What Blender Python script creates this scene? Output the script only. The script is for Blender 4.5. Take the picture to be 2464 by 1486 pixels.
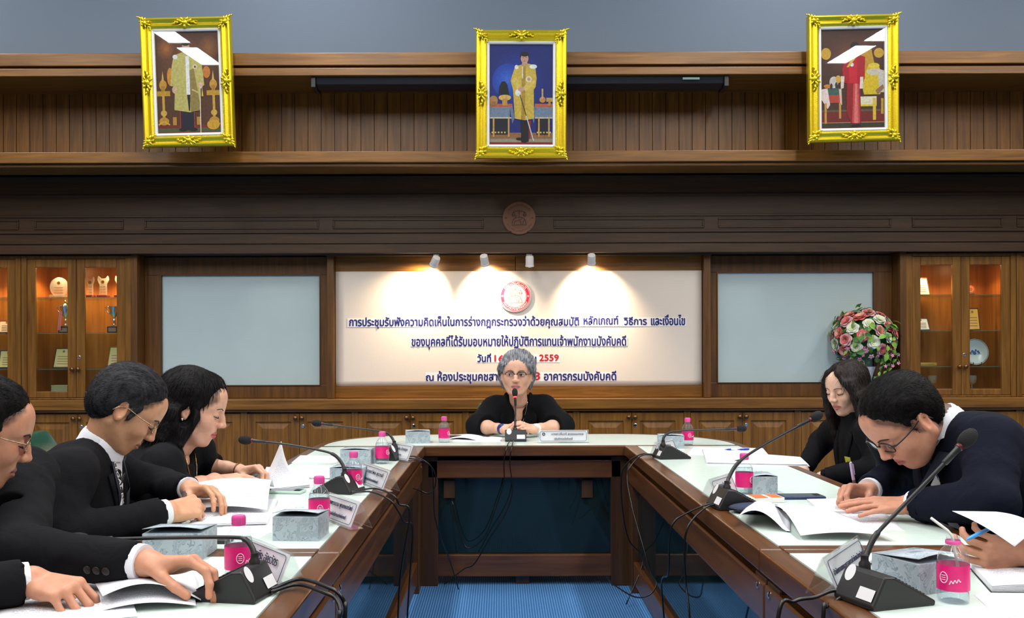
import bpy, bmesh, math, random
import numpy as np
from mathutils import Vector, Matrix, Euler, Quaternion

for _o in list(bpy.data.objects):
    bpy.data.objects.remove(_o)
random.seed(7); np.random.seed(7)
SC = bpy.context.scene
COL = SC.collection
PI = math.pi

# ------------------------------------------------------------------ camera
F, CX, HY, CZ = 2300.0, 1205.0, 840.0, 1.24      # focal length in px, axis in px, eye height
cam = bpy.data.cameras.new('camera'); cam_o = bpy.data.objects.new('camera', cam); COL.objects.link(cam_o)
cam.sensor_width = 36.0; cam.lens = 36.0*F/2464.0
cam.shift_x = (1232.0-CX)/2464.0; cam.shift_y = (HY-743.0)/2464.0
cam.clip_start = 0.02; cam.clip_end = 60
cam_o.location = (0, 0, CZ)
cam_o.rotation_euler = Euler((PI/2, math.radians(0.17), 0), 'XYZ')
SC.camera = cam_o

# ------------------------------------------------------------------ world, exposure, room light
w = bpy.data.worlds.new('world'); SC.world = w; w.use_nodes = True
w.node_tree.nodes['Background'].inputs[0].default_value = (0.6, 0.7, 0.8, 1)
w.node_tree.nodes['Background'].inputs[1].default_value = 0.02
vs = SC.view_settings
vs.view_transform = 'Standard'; vs.look = 'None'; vs.gamma = 1.0; vs.use_curve_mapping = False
vs.exposure = 0.0
try:
    SC.cycles.max_bounces = 5; SC.cycles.diffuse_bounces = 2; SC.cycles.glossy_bounces = 2; SC.cycles.use_adaptive_sampling = True; SC.cycles.adaptive_threshold = .04
    SC.cycles.transparent_max_bounces = 24; SC.cycles.caustics_reflective = False; SC.cycles.caustics_refractive = False
    SC.cycles.sample_clamp_indirect = 4.0
except Exception:
    pass
CEIL = 4.80
TROFFER_L = 40.0          # radiance of the ceiling diffusers
TROFFER_XS = (-4.32, -1.35, 2.1, 5.08)
TROFFER_YS = (5.45, 4.0, 2.55, 1.1, -.35, -1.8)
SPOT_W = 84.0             # banner spots
CAB_W = 22.0               # display cabinet lamps

# ------------------------------------------------------------------ helpers
def P(px, py, Y):
    return Vector(((px-CX)*Y/F, Y, CZ-(py-HY)*Y/F))
TZ = 0.74
def T(px, py, z=TZ):
    s = (py-HY)/(CZ-z)
    return Vector(((px-CX)/s, F/s, z))
def V(*a): return Vector(a)

class MB:
    def __init__(s): s.v = []; s.f = []; s.m = []
    def add(s, vs_, fs, mi=0):
        n = len(s.v); s.v.extend([tuple(p) for p in vs_]); s.f.extend([tuple(i+n for i in q) for q in fs]); s.m.extend([mi]*len(fs)); return s
    def box(s, x0, x1, y0, y1, z0, z1, mi=0, M=None):
        vs_ = [Vector(p) for p in ((x0,y0,z0),(x1,y0,z0),(x1,y1,z0),(x0,y1,z0),(x0,y0,z1),(x1,y0,z1),(x1,y1,z1),(x0,y1,z1))]
        if M is not None: vs_ = [M @ p for p in vs_]
        return s.add(vs_, [(0,3,2,1),(4,5,6,7),(0,1,5,4),(1,2,6,5),(2,3,7,6),(3,0,4,7)], mi)
    def prism(s, poly, a, b, axis='z', mi=0, M=None):
        def pt(u, v, t):
            return {'z': (u, v, t), 'y': (u, t, v), 'x': (t, u, v)}[axis]
        n = len(poly); vs_ = [Vector(pt(u, v, a)) for u, v in poly]+[Vector(pt(u, v, b)) for u, v in poly]
        if M is not None: vs_ = [M @ p for p in vs_]
        fs = [tuple(range(n-1, -1, -1)), tuple(range(n, 2*n))]+[(i, (i+1) % n, n+(i+1) % n, n+i) for i in range(n)]
        if axis == 'y': fs = [tuple(reversed(q)) for q in fs]
        return s.add(vs_, fs, mi)
    def tube(s, pts, r, n=8, cap=True, mi=0):
        pts = [Vector(p) for p in pts]; N = len(pts); rr = r if hasattr(r, '__len__') else [r]*N
        t0 = (pts[1]-pts[0]).normalized(); up = Vector((0,0,1)) if abs(t0.z) < .9 else Vector((1,0,0))
        nx = t0.cross(up).normalized(); vs_ = []; fs = []
        for i in range(N):
            t = (pts[min(i+1, N-1)]-pts[max(i-1, 0)]).normalized()
            nx = (nx-t*nx.dot(t)).normalized(); ny = t.cross(nx)
            for k in range(n):
                a = 2*PI*k/n; vs_.append(pts[i]+(nx*math.cos(a)+ny*math.sin(a))*rr[i])
        for i in range(N-1):
            for k in range(n):
                k2 = (k+1) % n; fs.append((i*n+k, i*n+k2, (i+1)*n+k2, (i+1)*n+k))
        if cap: fs += [tuple(range(n-1, -1, -1)), tuple((N-1)*n+k for k in range(n))]
        return s.add(vs_, fs, mi)
    def lathe(s, prof, c=(0,0,0), n=24, M=None, mi=0, cap=True):
        c = Vector(c); vs_ = []; fs = []
        for r, z in prof:
            for k in range(n):
                a = 2*PI*k/n; p = Vector((r*math.cos(a), r*math.sin(a), z))
                vs_.append((M @ p if M is not None else p)+c)
        for i in range(len(prof)-1):
            for k in range(n):
                k2 = (k+1) % n; fs.append((i*n+k, i*n+k2, (i+1)*n+k2, (i+1)*n+k))
        if cap:
            if prof[0][0] > 1e-5: fs.append(tuple(range(n-1, -1, -1)))
            if prof[-1][0] > 1e-5: fs.append(tuple((len(prof)-1)*n+k for k in range(n)))
        return s.add(vs_, fs, mi)
    def ell(s, c, r, nu=12, nv=8, M=None, mi=0):
        prof = [(math.sin(PI*i/nv), -math.cos(PI*i/nv)) for i in range(nv+1)]
        c = Vector(c); vs_ = []; fs = []
        for a_, z in prof:
            for k in range(nu):
                a = 2*PI*k/nu; p = Vector((r[0]*a_*math.cos(a), r[1]*a_*math.sin(a), r[2]*z))
                vs_.append((M @ p if M is not None else p)+c)
        for i in range(nv):
            for k in range(nu):
                k2 = (k+1) % nu; fs.append((i*nu+k, i*nu+k2, (i+1)*nu+k2, (i+1)*nu+k))
        return s.add(vs_, fs, mi)
    def mesh(s, name, mats):
        me = bpy.data.meshes.new(name); me.from_pydata(s.v, [], s.f)
        for m in (mats if isinstance(mats, (list, tuple)) else [mats]): me.materials.append(m)
        if isinstance(mats, (list, tuple)) and len(mats) > 1: me.polygons.foreach_set('material_index', s.m)
        me.update(); return me
    def build(s, name, mats, parent=None, smooth=False, bevel=0, world=False, M=None, seg=2):
        me = s.mesh(name, mats)
        bm = bmesh.new(); bm.from_mesh(me)
        if smooth: bmesh.ops.remove_doubles(bm, verts=bm.verts, dist=1e-6)
        bmesh.ops.recalc_face_normals(bm, faces=bm.faces); bm.to_mesh(me); bm.free()
        if smooth:
            me.polygons.foreach_set('use_smooth', [True]*len(me.polygons))
            if smooth == 'auto': me.set_sharp_from_angle(angle=math.radians(40))
        o = link(me, name, parent, world, M)
        if bevel:
            b = o.modifiers.new('edge', 'BEVEL'); b.width = bevel; b.segments = seg; b.limit_method = 'ANGLE'; b.angle_limit = math.radians(40)
            b.harden_normals = False
        return o

def link(me, name, parent=None, world=False, M=None):
    o = bpy.data.objects.new(name, me); COL.objects.link(o)
    if M is not None: o.matrix_basis = M
    if parent is not None:
        o.parent = parent
        if world: o.matrix_parent_inverse = parent.matrix_basis.inverted()
    return o
def tag(o, label=None, cat=None, group=None, kind=None):
    if label: o['label'] = label
    if cat: o['category'] = cat
    if group: o['group'] = group
    if kind: o['kind'] = kind
    return o
def thing(name, label, cat, loc=(0,0,0), rz=0, group=None, M=None):
    o = bpy.data.objects.new(name, None); COL.objects.link(o); o.empty_display_size = .05
    if M is not None: o.matrix_basis = M
    else: o.location = loc; o.rotation_euler = (0, 0, rz)
    o.matrix_basis = o.matrix_basis
    return tag(o, label, cat, group)
def copy_tree(o, parent=None):
    c = o.copy(); COL.objects.link(c)
    if parent is not None: c.parent = parent; c.matrix_parent_inverse = o.matrix_parent_inverse.copy()
    for ch in [x for x in o.children]: copy_tree(ch, c)
    return c
def rbez(pts, n=8):
    """Catmull-Rom through the points."""
    pts = [Vector(p) for p in pts]; out = []
    q = [2*pts[0]-pts[1]]+pts+[2*pts[-1]-pts[-2]]
    for i in range(1, len(q)-2):
        for k in range(n):
            t = k/n; a, b, c, d = q[i-1], q[i], q[i+1], q[i+2]
            out.append(.5*((2*b)+(c-a)*t+(2*a-5*b+4*c-d)*t*t+(3*b-a-3*c+d)*t**3))
    out.append(pts[-1]); return out

# ------------------------------------------------------------------ materials
def new_mat(name):
    m = bpy.data.materials.new(name); m.use_nodes = True
    return m, m.node_tree, m.node_tree.nodes['Principled BSDF']
def col4(c): return (c[0], c[1], c[2], 1)
def srgb(r, g, b):
    f = lambda c: (c/255/12.92) if c/255 <= .04045 else ((c/255+.055)/1.055)**2.4
    return (f(r), f(g), f(b))
def mat(name, c, rough=.5, metal=0, spec=.5, bump=0, bscale=200, emit=None, estr=0, sheen=0, coat=0, var=0, vscale=8):
    m, nt, b = new_mat(name); N = nt.nodes; L = nt.links
    b.inputs['Base Color'].default_value = col4(c); b.inputs['Roughness'].default_value = rough
    b.inputs['Metallic'].default_value = metal; b.inputs['Specular IOR Level'].default_value = spec
    if sheen: b.inputs['Sheen Weight'].default_value = sheen
    if coat: b.inputs['Coat Weight'].default_value = coat; b.inputs['Coat Roughness'].default_value = .08
    if emit: b.inputs['Emission Color'].default_value = col4(emit); b.inputs['Emission Strength'].default_value = estr
    tc = N.new('ShaderNodeTexCoord')
    if bump:
        n = N.new('ShaderNodeTexNoise'); n.inputs['Scale'].default_value = bscale; n.inputs['Detail'].default_value = 3
        L.new(tc.outputs['Object'], n.inputs['Vector'])
        bp = N.new('ShaderNodeBump'); bp.inputs['Strength'].default_value = bump; bp.inputs['Distance'].default_value = .002
        L.new(n.outputs['Fac'], bp.inputs['Height']); L.new(bp.outputs['Normal'], b.inputs['Normal'])
    if var:
        n = N.new('ShaderNodeTexNoise'); n.inputs['Scale'].default_value = vscale; n.inputs['Detail'].default_value = 4
        L.new(tc.outputs['Object'], n.inputs['Vector'])
        r = N.new('ShaderNodeValToRGB'); e = r.color_ramp.elements
        e[0].position = .3; e[1].position = .7
        e[0].color = col4([x*(1-var) for x in c]); e[1].color = col4([min(1, x*(1+var)) for x in c])
        L.new(n.outputs['Fac'], r.inputs['Fac']); L.new(r.outputs['Color'], b.inputs['Base Color'])
    return m
def wood(name, c1, c2, axis='x', rough=.38, scale=1.0, coat=0):
    m, nt, b = new_mat(name); N = nt.nodes; L = nt.links
    tc = N.new('ShaderNodeTexCoord'); mp = N.new('ShaderNodeMapping')
    sc = {'x': (1.2, 22, 22), 'y': (22, 1.2, 22), 'z': (22, 22, 1.2)}[axis]
    mp.inputs['Scale'].default_value = [q*scale for q in sc]
    oi = N.new('ShaderNodeObjectInfo'); ml = N.new('ShaderNodeMath'); ml.operation = 'MULTIPLY'; ml.inputs[1].default_value = 37.0
    ad = N.new('ShaderNodeVectorMath'); ad.operation = 'ADD'
    L.new(oi.outputs['Random'], ml.inputs[0]); L.new(tc.outputs['Object'], ad.inputs[0]); L.new(ml.outputs[0], ad.inputs[1])
    L.new(ad.outputs[0], mp.inputs['Vector'])
    n = N.new('ShaderNodeTexNoise'); n.inputs['Scale'].default_value = 1.6; n.inputs['Detail'].default_value = 4; n.inputs['Roughness'].default_value = .6; n.inputs['Distortion'].default_value = .6
    L.new(mp.outputs[0], n.inputs['Vector'])
    r = N.new('ShaderNodeValToRGB'); e = r.color_ramp.elements
    e[0].position = .3; e[0].color = col4(c1); e[1].position = .72; e[1].color = col4(c2)
    L.new(n.outputs['Fac'], r.inputs['Fac']); L.new(r.outputs['Color'], b.inputs['Base Color'])
    b.inputs['Roughness'].default_value = rough
    bp = N.new('ShaderNodeBump'); bp.inputs['Strength'].default_value = .12; bp.inputs['Distance'].default_value = .002
    L.new(n.outputs['Fac'], bp.inputs['Height']); L.new(bp.outputs['Normal'], b.inputs['Normal'])
    if coat: b.inputs['Coat Weight'].default_value = coat; b.inputs['Coat Roughness'].default_value = .12
    return m
def clear(name, tint=(1,1,1), rough=.02, ior=1.45, body=0.0, bodycol=(1,1,1)):
    """thin clear sheet: transparent + Fresnel gloss (+ a little white body)"""
    m, nt, b = new_mat(name); N = nt.nodes; L = nt.links
    N.remove(b); out = N['Material Output']
    tr = N.new('ShaderNodeBsdfTransparent'); tr.inputs[0].default_value = col4(tint)
    gl = N.new('ShaderNodeBsdfGlossy'); gl.inputs['Roughness'].default_value = rough
    fr = N.new('ShaderNodeFresnel'); ge = N.new('ShaderNodeNewGeometry')      # same gloss from both sides of the sheet
    mr = N.new('ShaderNodeMapRange'); mr.inputs[3].default_value = ior; mr.inputs[4].default_value = 1/ior
    L.new(ge.outputs['Backfacing'], mr.inputs[0]); L.new(mr.outputs[0], fr.inputs[0])
    mx = N.new('ShaderNodeMixShader'); L.new(fr.outputs[0], mx.inputs[0])
    src = tr.outputs[0]
    if body:
        df = N.new('ShaderNodeBsdfDiffuse'); df.inputs[0].default_value = col4(bodycol)
        m2 = N.new('ShaderNodeMixShader'); m2.inputs[0].default_value = body
        L.new(tr.outputs[0], m2.inputs[1]); L.new(df.outputs[0], m2.inputs[2]); src = m2.outputs[0]
    L.new(src, mx.inputs[1]); L.new(gl.outputs[0], mx.inputs[2]); L.new(mx.outputs[0], out.inputs[0])
    return m

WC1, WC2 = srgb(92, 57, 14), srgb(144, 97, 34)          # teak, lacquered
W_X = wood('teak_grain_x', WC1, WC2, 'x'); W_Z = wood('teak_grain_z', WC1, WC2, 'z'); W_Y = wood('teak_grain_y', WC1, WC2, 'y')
WD_X = wood('shaded_teak_x', srgb(50, 33, 16), srgb(76, 50, 24), 'x', .42); WD_Z = wood('shaded_teak_z', srgb(50, 33, 16), srgb(76, 50, 24), 'z', .42)  # same teak, with the shade below the overhang put into its colour
TB_X = wood('table_wood_x', srgb(72, 41, 18), srgb(106, 65, 29), 'x', .3, coat=.15); TB_Y = wood('table_wood_y', srgb(72, 41, 18), srgb(106, 65, 29), 'y', .3, coat=.15); TB_Z = wood('table_wood_z', srgb(56, 34, 16), srgb(84, 54, 25), 'z', .3)
WM_X = wood('half_shaded_teak_x', srgb(76, 47, 17), srgb(116, 75, 29), 'x', .4); WM_Z = wood('half_shaded_teak_z', srgb(76, 47, 17), srgb(116, 75, 29), 'z', .4)  # same teak again, part of the overhang's shade mixed into the colour
M_LAM = mat('pale_green_laminate', srgb(214, 230, 222), .22, spec=.5, var=.03, vscale=60)
M_PAINT = mat('blue_grey_wall_paint', srgb(100, 114, 131), .8, bump=.1, bscale=120)
M_PAINT2 = mat('brown_wall_cladding', srgb(104, 74, 48), .6)
M_CEIL = mat('ceiling_white', srgb(190, 192, 192), .9)
M_BLACK = mat('black_plastic', srgb(26, 26, 28), .42, bump=.05, bscale=900)
M_BLACKM = mat('matt_black', srgb(14, 14, 15), .8)
M_RUBBER = mat('black_cable', srgb(16, 16, 18), .35)
M_CHROME = mat('chrome', (.75, .75, .75), .15, 1)
M_SILVER = mat('silver', (.72, .71, .69), .22, 1)
M_BRASS = mat('aged_brass', srgb(120, 84, 50), .35, .8)
M_WHITE = mat('white_paint', srgb(236, 236, 232), .5)
M_PAPER = mat('white_paper', srgb(238, 240, 246), .7)
M_PAPER2 = mat('white_card', srgb(232, 234, 240), .6)
M_GLASS = clear('clear_glass', (.97, .99, .98))
M_GLASSEDGE = clear('shelf_glass', (.80, .92, .86), body=.08, bodycol=(.5, .8, .65))
M_ACRYL = clear('clear_acrylic', (.985, .99, .99), body=.05, ior=1.38)

# ------------------------------------------------------------------ ceiling lights
def troffer_proto():
    t = thing('ceiling_light', 'long recessed fluorescent ceiling light with a white diffuser, mirrored in the portrait glass', 'ceiling light', (0,0,CEIL), 0, 'fluorescent ceiling lights')
    b = MB(); b.box(-.19,.19,-.64,.64,-.02,.0); b.box(-.19,-.15,-.64,.64,-.035,-.02); b.box(.15,.19,-.64,.64,-.035,-.02); b.box(-.15,.15,-.64,-.6,-.035,-.02); b.box(-.15,.15,.6,.64,-.035,-.02)
    b.build('housing', M_WHITE, t)
    m, nt, bs = new_mat('fluorescent_diffuser'); bs.inputs['Base Color'].default_value = (.9,.9,.9,1)
    bs.inputs['Emission Color'].default_value = (1.0, .985, .95, 1); bs.inputs['Emission Strength'].default_value = TROFFER_L
    d = MB(); d.add([(-.15,-.6,-.024),(.15,-.6,-.024),(.15,.6,-.024),(-.15,.6,-.024)], [(0,3,2,1)])
    me = d.mesh('diffuser', m); link(me, 'diffuser', t)
    return t
_t0 = troffer_proto(); _first = True
for _x in TROFFER_XS:
    for _y in TROFFER_YS:
        o = _t0 if _first else copy_tree(_t0); _first = False
        o.location = (_x, _y, CEIL)
# ------------------------------------------------------------------ room shell
def struct(o): o['kind'] = 'structure'; return o
RX0, RX1, RY0, RY1 = -5.7, 5.95, -3.6, 7.45
# blue ribbed carpet
def carpet_mat():
    m, nt, b = new_mat('blue_ribbed_carpet'); N = nt.nodes; L = nt.links
    tc = N.new('ShaderNodeTexCoord')
    n = N.new('ShaderNodeTexNoise'); n.inputs['Scale'].default_value = 260; n.inputs['Detail'].default_value = 2
    wv = N.new('ShaderNodeTexWave'); wv.wave_type = 'BANDS'; wv.bands_direction = 'X'; wv.inputs['Scale'].default_value = 26; wv.inputs['Distortion'].default_value = 2.5; wv.inputs['Detail'].default_value = 2; wv.inputs['Detail Scale'].default_value = 12
    L.new(tc.outputs['Object'], n.inputs['Vector']); L.new(tc.outputs['Object'], wv.inputs['Vector'])
    mx = N.new('ShaderNodeMath'); mx.operation = 'ADD'; L.new(n.outputs['Fac'], mx.inputs[0]); L.new(wv.outputs['Fac'], mx.inputs[1])
    r = N.new('ShaderNodeValToRGB'); e = r.color_ramp.elements; e[0].position = .35; e[1].position = .95
    e[0].color = col4(srgb(52, 96, 150)); e[1].color = col4(srgb(98, 150, 204))
    hf = N.new('ShaderNodeMath'); hf.operation = 'MULTIPLY'; hf.inputs[1].default_value = .6
    L.new(mx.outputs[0], hf.inputs[0]); L.new(hf.outputs[0], r.inputs['Fac']); L.new(r.outputs['Color'], b.inputs['Base Color'])
    b.inputs['Roughness'].default_value = .95; b.inputs['Specular IOR Level'].default_value = .1
    bp = N.new('ShaderNodeBump'); bp.inputs['Strength'].default_value = .5; bp.inputs['Distance'].default_value = .004
    L.new(mx.outputs[0], bp.inputs['Height']); L.new(bp.outputs['Normal'], b.inputs['Normal'])
    return m
struct(MB().box(RX0, RX1, RY0, RY1, -.1, 0).build('floor', carpet_mat()))
struct(MB().box(RX0, RX1, RY0, RY1, CEIL, CEIL+.1).build('ceiling', M_CEIL))
struct(MB().box(RX0-.1, RX0, RY0, RY1, 0, CEIL).build('wall_left', M_PAINT2))
struct(MB().box(RX1, RX1+.1, RY0, RY1, 0, CEIL).build('wall_right', M_PAINT2))
struct(MB().box(RX0, RX1, RY0-.1, RY0, 0, CEIL).build('wall_front', M_PAINT2))
# --- back wall: painted upper part, wood-panelled bulkhead, frieze
YP, YC, YL, YFR = 6.64, 6.20, 6.35, 6.85      # planks, cornice front, ledge front, frieze
wb = struct(MB().box(RX0, RX1, YP+.03, RY1, 3.10, CEIL).box(RX0, RX1, 7.35, RY1, 0, 3.10).build('wall_back', M_PAINT))
bk = struct(thing('wall_panelling', None, None, (0,0,0)))
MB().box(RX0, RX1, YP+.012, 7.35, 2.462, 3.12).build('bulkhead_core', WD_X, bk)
MB().box(RX0, RX1, YC, YP+.03, 3.085, 3.167).build('cornice_board', W_X, bk, bevel=.004)
MB().box(RX0, RX1, YC+.03, YP+.03, 3.068, 3.086).box(RX0, RX1, YC+.005, YP+.03, 3.02, 3.07).build('cornice_board', W_X, bk, bevel=.004)
pw = .092; px0 = -4.6
pm = MB().box(-pw/2+.0022, pw/2-.0022, -.014, .0, 0, .62).mesh('plank', W_Z)
for i in range(int(9.4/pw)):
    o = link(pm, 'plank', bk); o.location = (px0+pw*i, YP+.012, 2.47)
    if i == 0:
        pass
MB().box(RX0, RX1, YL, YP+.012, 2.485, 2.558).build('ledge_board', W_X, bk, bevel=.004)
MB().box(RX0, RX1, YL+.03, YP+.1, 2.462, 2.486).build('ledge_molding', W_X, bk, bevel=.006)
# frieze below the overhang
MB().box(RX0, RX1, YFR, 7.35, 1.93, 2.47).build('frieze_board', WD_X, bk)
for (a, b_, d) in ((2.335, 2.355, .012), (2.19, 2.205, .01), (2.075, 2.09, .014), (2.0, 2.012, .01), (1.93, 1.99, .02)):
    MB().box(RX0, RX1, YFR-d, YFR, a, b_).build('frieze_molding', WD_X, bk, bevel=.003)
def frame_rect(x0, x1, z0, z1, y, t=.014, d=.008):
    b = MB(); b.box(x0, x1, y-d, y, z1-t, z1); b.box(x0, x1, y-d, y, z0, z0+t); b.box(x0, x0+t, y-d, y, z0+t, z1-t); b.box(x1-t, x1, y-d, y, z0+t, z1-t); return b
for (x0, x1) in ((-4.3, -3.45), (-3.34, -2.70), (-2.55, -1.3), (-1.2, -.12), (.38, 1.46), (1.56, 2.8), (2.95, 3.6), (3.7, 4.5)):
    frame_rect(x0, x1, 2.105, 2.178, YFR).build('frieze_panel_frame', WD_X, bk, bevel=.003)
# verticals between bays, flush with the display cabinets
YD = 6.90
CEN = 0.13
for (x0, x1) in ((-2.665, -2.62), (2.88, 2.925)):
    MB().box(x0, x1, YD-.012, 7.35, .885, 1.93).build('pilaster', WM_Z, bk, bevel=.003)
MB().box(-2.62, 2.88, 7.16, 7.36, .885, 1.93).build('alcove_back', WD_Z, bk)

# --- white boards in framed recesses
def white_board(x0, x1, z0, z1, label, fx0, fx1):
    t = thing('white_board', label, 'whiteboard', ((x0+x1)/2, 7.06, z0), 0, 'white boards beside the banner')
    MB().add([(x0, 7.05, z0), (x1, 7.05, z0), (x1, 7.05, z1), (x0, 7.05, z1), (x0, 7.07, z0), (x1, 7.07, z0), (x1, 7.07, z1), (x0, 7.07, z1)],
             [(0,1,2,3),(5,4,7,6),(0,4,5,1),(1,5,6,2),(2,6,7,3),(3,7,4,0)]).build('panel', M_BOARD, t, world=True)
    b = MB(); e = .006
    b.box(fx0, fx1, 7.035, 7.16, z1, 1.925); b.box(fx0, fx1, 7.035, 7.16, .886, z0); b.box(fx0, x0, 7.035, 7.16, z0, z1); b.box(x1, fx1, 7.035, 7.16, z0, z1)
    b.build('surround', WM_Z, t, world=True, bevel=.003)
    f = MB(); f.box(x0-e, x1+e, 7.028, 7.05, z1, z1+e); f.box(x0-e, x1+e, 7.028, 7.05, z0-e, z0); f.box(x0-e, x0, 7.028, 7.05, z0, z1); f.box(x1, x1+e, 7.028, 7.05, z0, z1)
    f.build('edge_strip', M_BRASS, t, world=True)
M_BOARD = mat('white_board_enamel', srgb(188, 206, 206), .3, var=.02, vscale=5)
def q(px, Y): return (px-CX)*Y/F
def qz(py, Y): return CZ-(py-HY)*Y/F
white_board(q(391, 7.05), q(770, 7.05), qz(924, 7.05), qz(660, 7.05), 'pale white board next to the cabinet with silver trophy cups', -2.62, q(803, 6.93))
white_board(q(1726, 7.05), q(2100, 7.05), qz(921, 7.05), qz(657, 7.05), 'pale white board partly hidden by the rose arrangement', q(1694, 6.93), 2.88)

# --- banner bay
YB = 6.99
bx0, bx1, bz0, bz1 = q(807, YB), q(1690, YB), qz(928, YB), qz(652, YB)
bay = thing('banner_bay', 'wooden bay around the cream notice banner with boards above and below', 'wall panel', ((bx0+bx1)/2, 7.0, .886))
for (x0, x1) in ((bx0-.05, bx0), (bx1, bx1+.05)):
    MB().box(x0, x1, 6.93, 7.16, .886, 1.93).build('bay_side', WM_Z, bay, world=True, bevel=.004)
for (x0, x1) in ((bx0, q(1241, YB)-.002), (q(1241, YB)+.002, bx1)):
    MB().box(x0, x1, 7.0, 7.03, bz1-.02, 1.925).build('top_board', W_X, bay, world=True, bevel=.002)
MB().box(bx0, bx1, 6.985, 7.03, .887, bz0+.005).build('lower_board', W_X, bay, world=True, bevel=.003)
MB().box(bx0-.05, bx1+.05, 6.885, 6.91, 1.915, 1.935).build('lamp_rail', WD_X, bay, world=True, bevel=.002)
def fabric(name, c):
    m, nt, b = new_mat(name); N = nt.nodes; L = nt.links
    tc = N.new('ShaderNodeTexCoord'); n = N.new('ShaderNodeTexNoise'); n.inputs['Scale'].default_value = 400; n.inputs['Detail'].default_value = 1
    L.new(tc.outputs['Object'], n.inputs['Vector']); b.inputs['Base Color'].default_value = col4(c); b.inputs['Roughness'].default_value = .9
    bp = N.new('ShaderNodeBump'); bp.inputs['Strength'].default_value = .25; bp.inputs['Distance'].default_value = .002
    L.new(n.outputs['Fac'], bp.inputs['Height']); L.new(bp.outputs['Normal'], b.inputs['Normal']); return m
M_BANNER = fabric('cream_felt', srgb(226, 214, 200))
# softly buckled sheet
nb = 40; vs_ = []; fs_ = []
for i in range(nb+1):
    for (z, k) in ((bz0, 0), (bz0+.04, .5), ((bz0+bz1)/2, 1), (bz1-.03, .5), (bz1, 0)):
        u = i/nb
        vs_.append((bx0+.004+(bx1-bx0-.008)*u, 6.990-.0015*math.sin(u*9+z*3)*k-.001*k, z+.004*math.sin(u*7)*(1 if z == bz0 else 0)))
for i in range(nb):
    for k in range(4): fs_.append((i*5+k, (i+1)*5+k, (i+1)*5+k+1, i*5+k+1))
mbn = MB(); mbn.add(vs_, fs_)
bn = mbn.build('notice_banner', M_BANNER, smooth=True)
sm = bn.modifiers.new('thickness', 'SOLIDIFY'); sm.thickness = .006; sm.offset = -1
tag(bn, 'wide cream felt banner sheet behind the grey-haired woman', 'banner')

# --- lettering
M_NAVY = mat('navy_lettering', srgb(22, 28, 110), .5); M_REDL = mat('red_lettering', srgb(190, 24, 30), .5)
M_INK = mat('printed_ink', srgb(60, 66, 100), .6); M_INKB = mat('black_ink', srgb(30, 32, 48), .6)
M_FOAM = mat('white_foam_board', srgb(235, 232, 230), .6)
def text(body, width, height, mat_, name='lettering', M=None, parent=None, world=False, depth=0.0008, bold=0.0):
    """extruded text fitted into width x height, lower-left on the local origin, facing -Y"""
    c = bpy.data.curves.new(name, 'FONT'); c.body = body; c.extrude = 0; c.resolution_u = 3
    o = bpy.data.objects.new(name, c); COL.objects.link(o)
    dg = bpy.context.evaluated_depsgraph_get(); dg.update()
    me = bpy.data.meshes.new_from_object(o.evaluated_get(dg)); bm = bmesh.new(); bm.from_mesh(me); bmesh.ops.dissolve_degenerate(bm, dist=1e-4, edges=bm.edges); bmesh.ops.triangulate(bm, faces=bm.faces); bm.to_mesh(me); bm.free(); bpy.data.objects.remove(o); bpy.data.curves.remove(c)
    co = np.zeros(len(me.vertices)*3, 'f'); me.vertices.foreach_get('co', co); co = co.reshape(-1, 3)
    lo, hi = co.min(0), co.max(0); sx = width/(hi[0]-lo[0]); sy = height/(hi[1]-lo[1])
    out = np.zeros_like(co); out[:, 0] = (co[:, 0]-lo[0])*sx; out[:, 2] = (co[:, 1]-lo[1])*sy; out[:, 1] = -depth
    par = list(range(len(me.vertices)))                     # overlapping marks get a hair of depth each
    def root_(i):
        while par[i] != i: par[i] = par[par[i]]; i = par[i]
        return i
    for e in me.edges:
        a, b_ = root_(e.vertices[0]), root_(e.vertices[1])
        if a != b_: par[a] = b_
    ids = {}
    for i in range(len(out)): out[i, 1] -= .00004*(ids.setdefault(root_(i), len(ids)) % 5)
    me.vertices.foreach_set('co', out.ravel()); me.materials.clear(); me.materials.append(mat_); me.update()
    if bold:
        # thicken strokes: duplicated, shifted copies of the glyph faces
        n = len(me.vertices); polys = [tuple(p.vertices) for p in me.polygons]
        vv = []; ff = []
        for k, (dx, dz) in enumerate(((0, 0), (bold, 0), (-bold, 0), (0, bold), (0, -bold))):
            vv += [(p[0]+dx, p[1]-k*.00025, p[2]+dz) for p in out]; ff += [tuple(i+k*n for i in pl) for pl in polys]
        me2 = bpy.data.meshes.new(name); me2.from_pydata(vv, [], ff); me2.materials.append(mat_); me2.update(); bpy.data.meshes.remove(me); me = me2
    me.name = name
    return link(me, name, parent, world, M)
def strip(px0, px1, py0, py1, parts, label, back=None):
    """lettering strip on the banner: (body, px0, px1, py0, py1, material) pieces glued to a white foam strip"""
    Y = 6.9815
    x0, x1, z1, z0 = q(px0, Y), q(px1, Y), qz(py0, Y), qz(py1, Y)
    t = thing('lettering_strip', label, 'lettering', ((x0+x1)/2, Y, z0), 0, 'foam lettering strips on the banner')
    MB().box(x0, x1, Y, Y+.005, z0, z1).build('foam_strip', M_FOAM, t, world=True, bevel=.001)
    for (body, a, b_, c, d, m) in parts:
        text(body, q(b_, Y)-q(a, Y), qz(c, Y)-qz(d, Y), m, 'lettering', Matrix.Translation((q(a, Y), Y, qz(d, Y))), t, True, bold=.0022)
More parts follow.
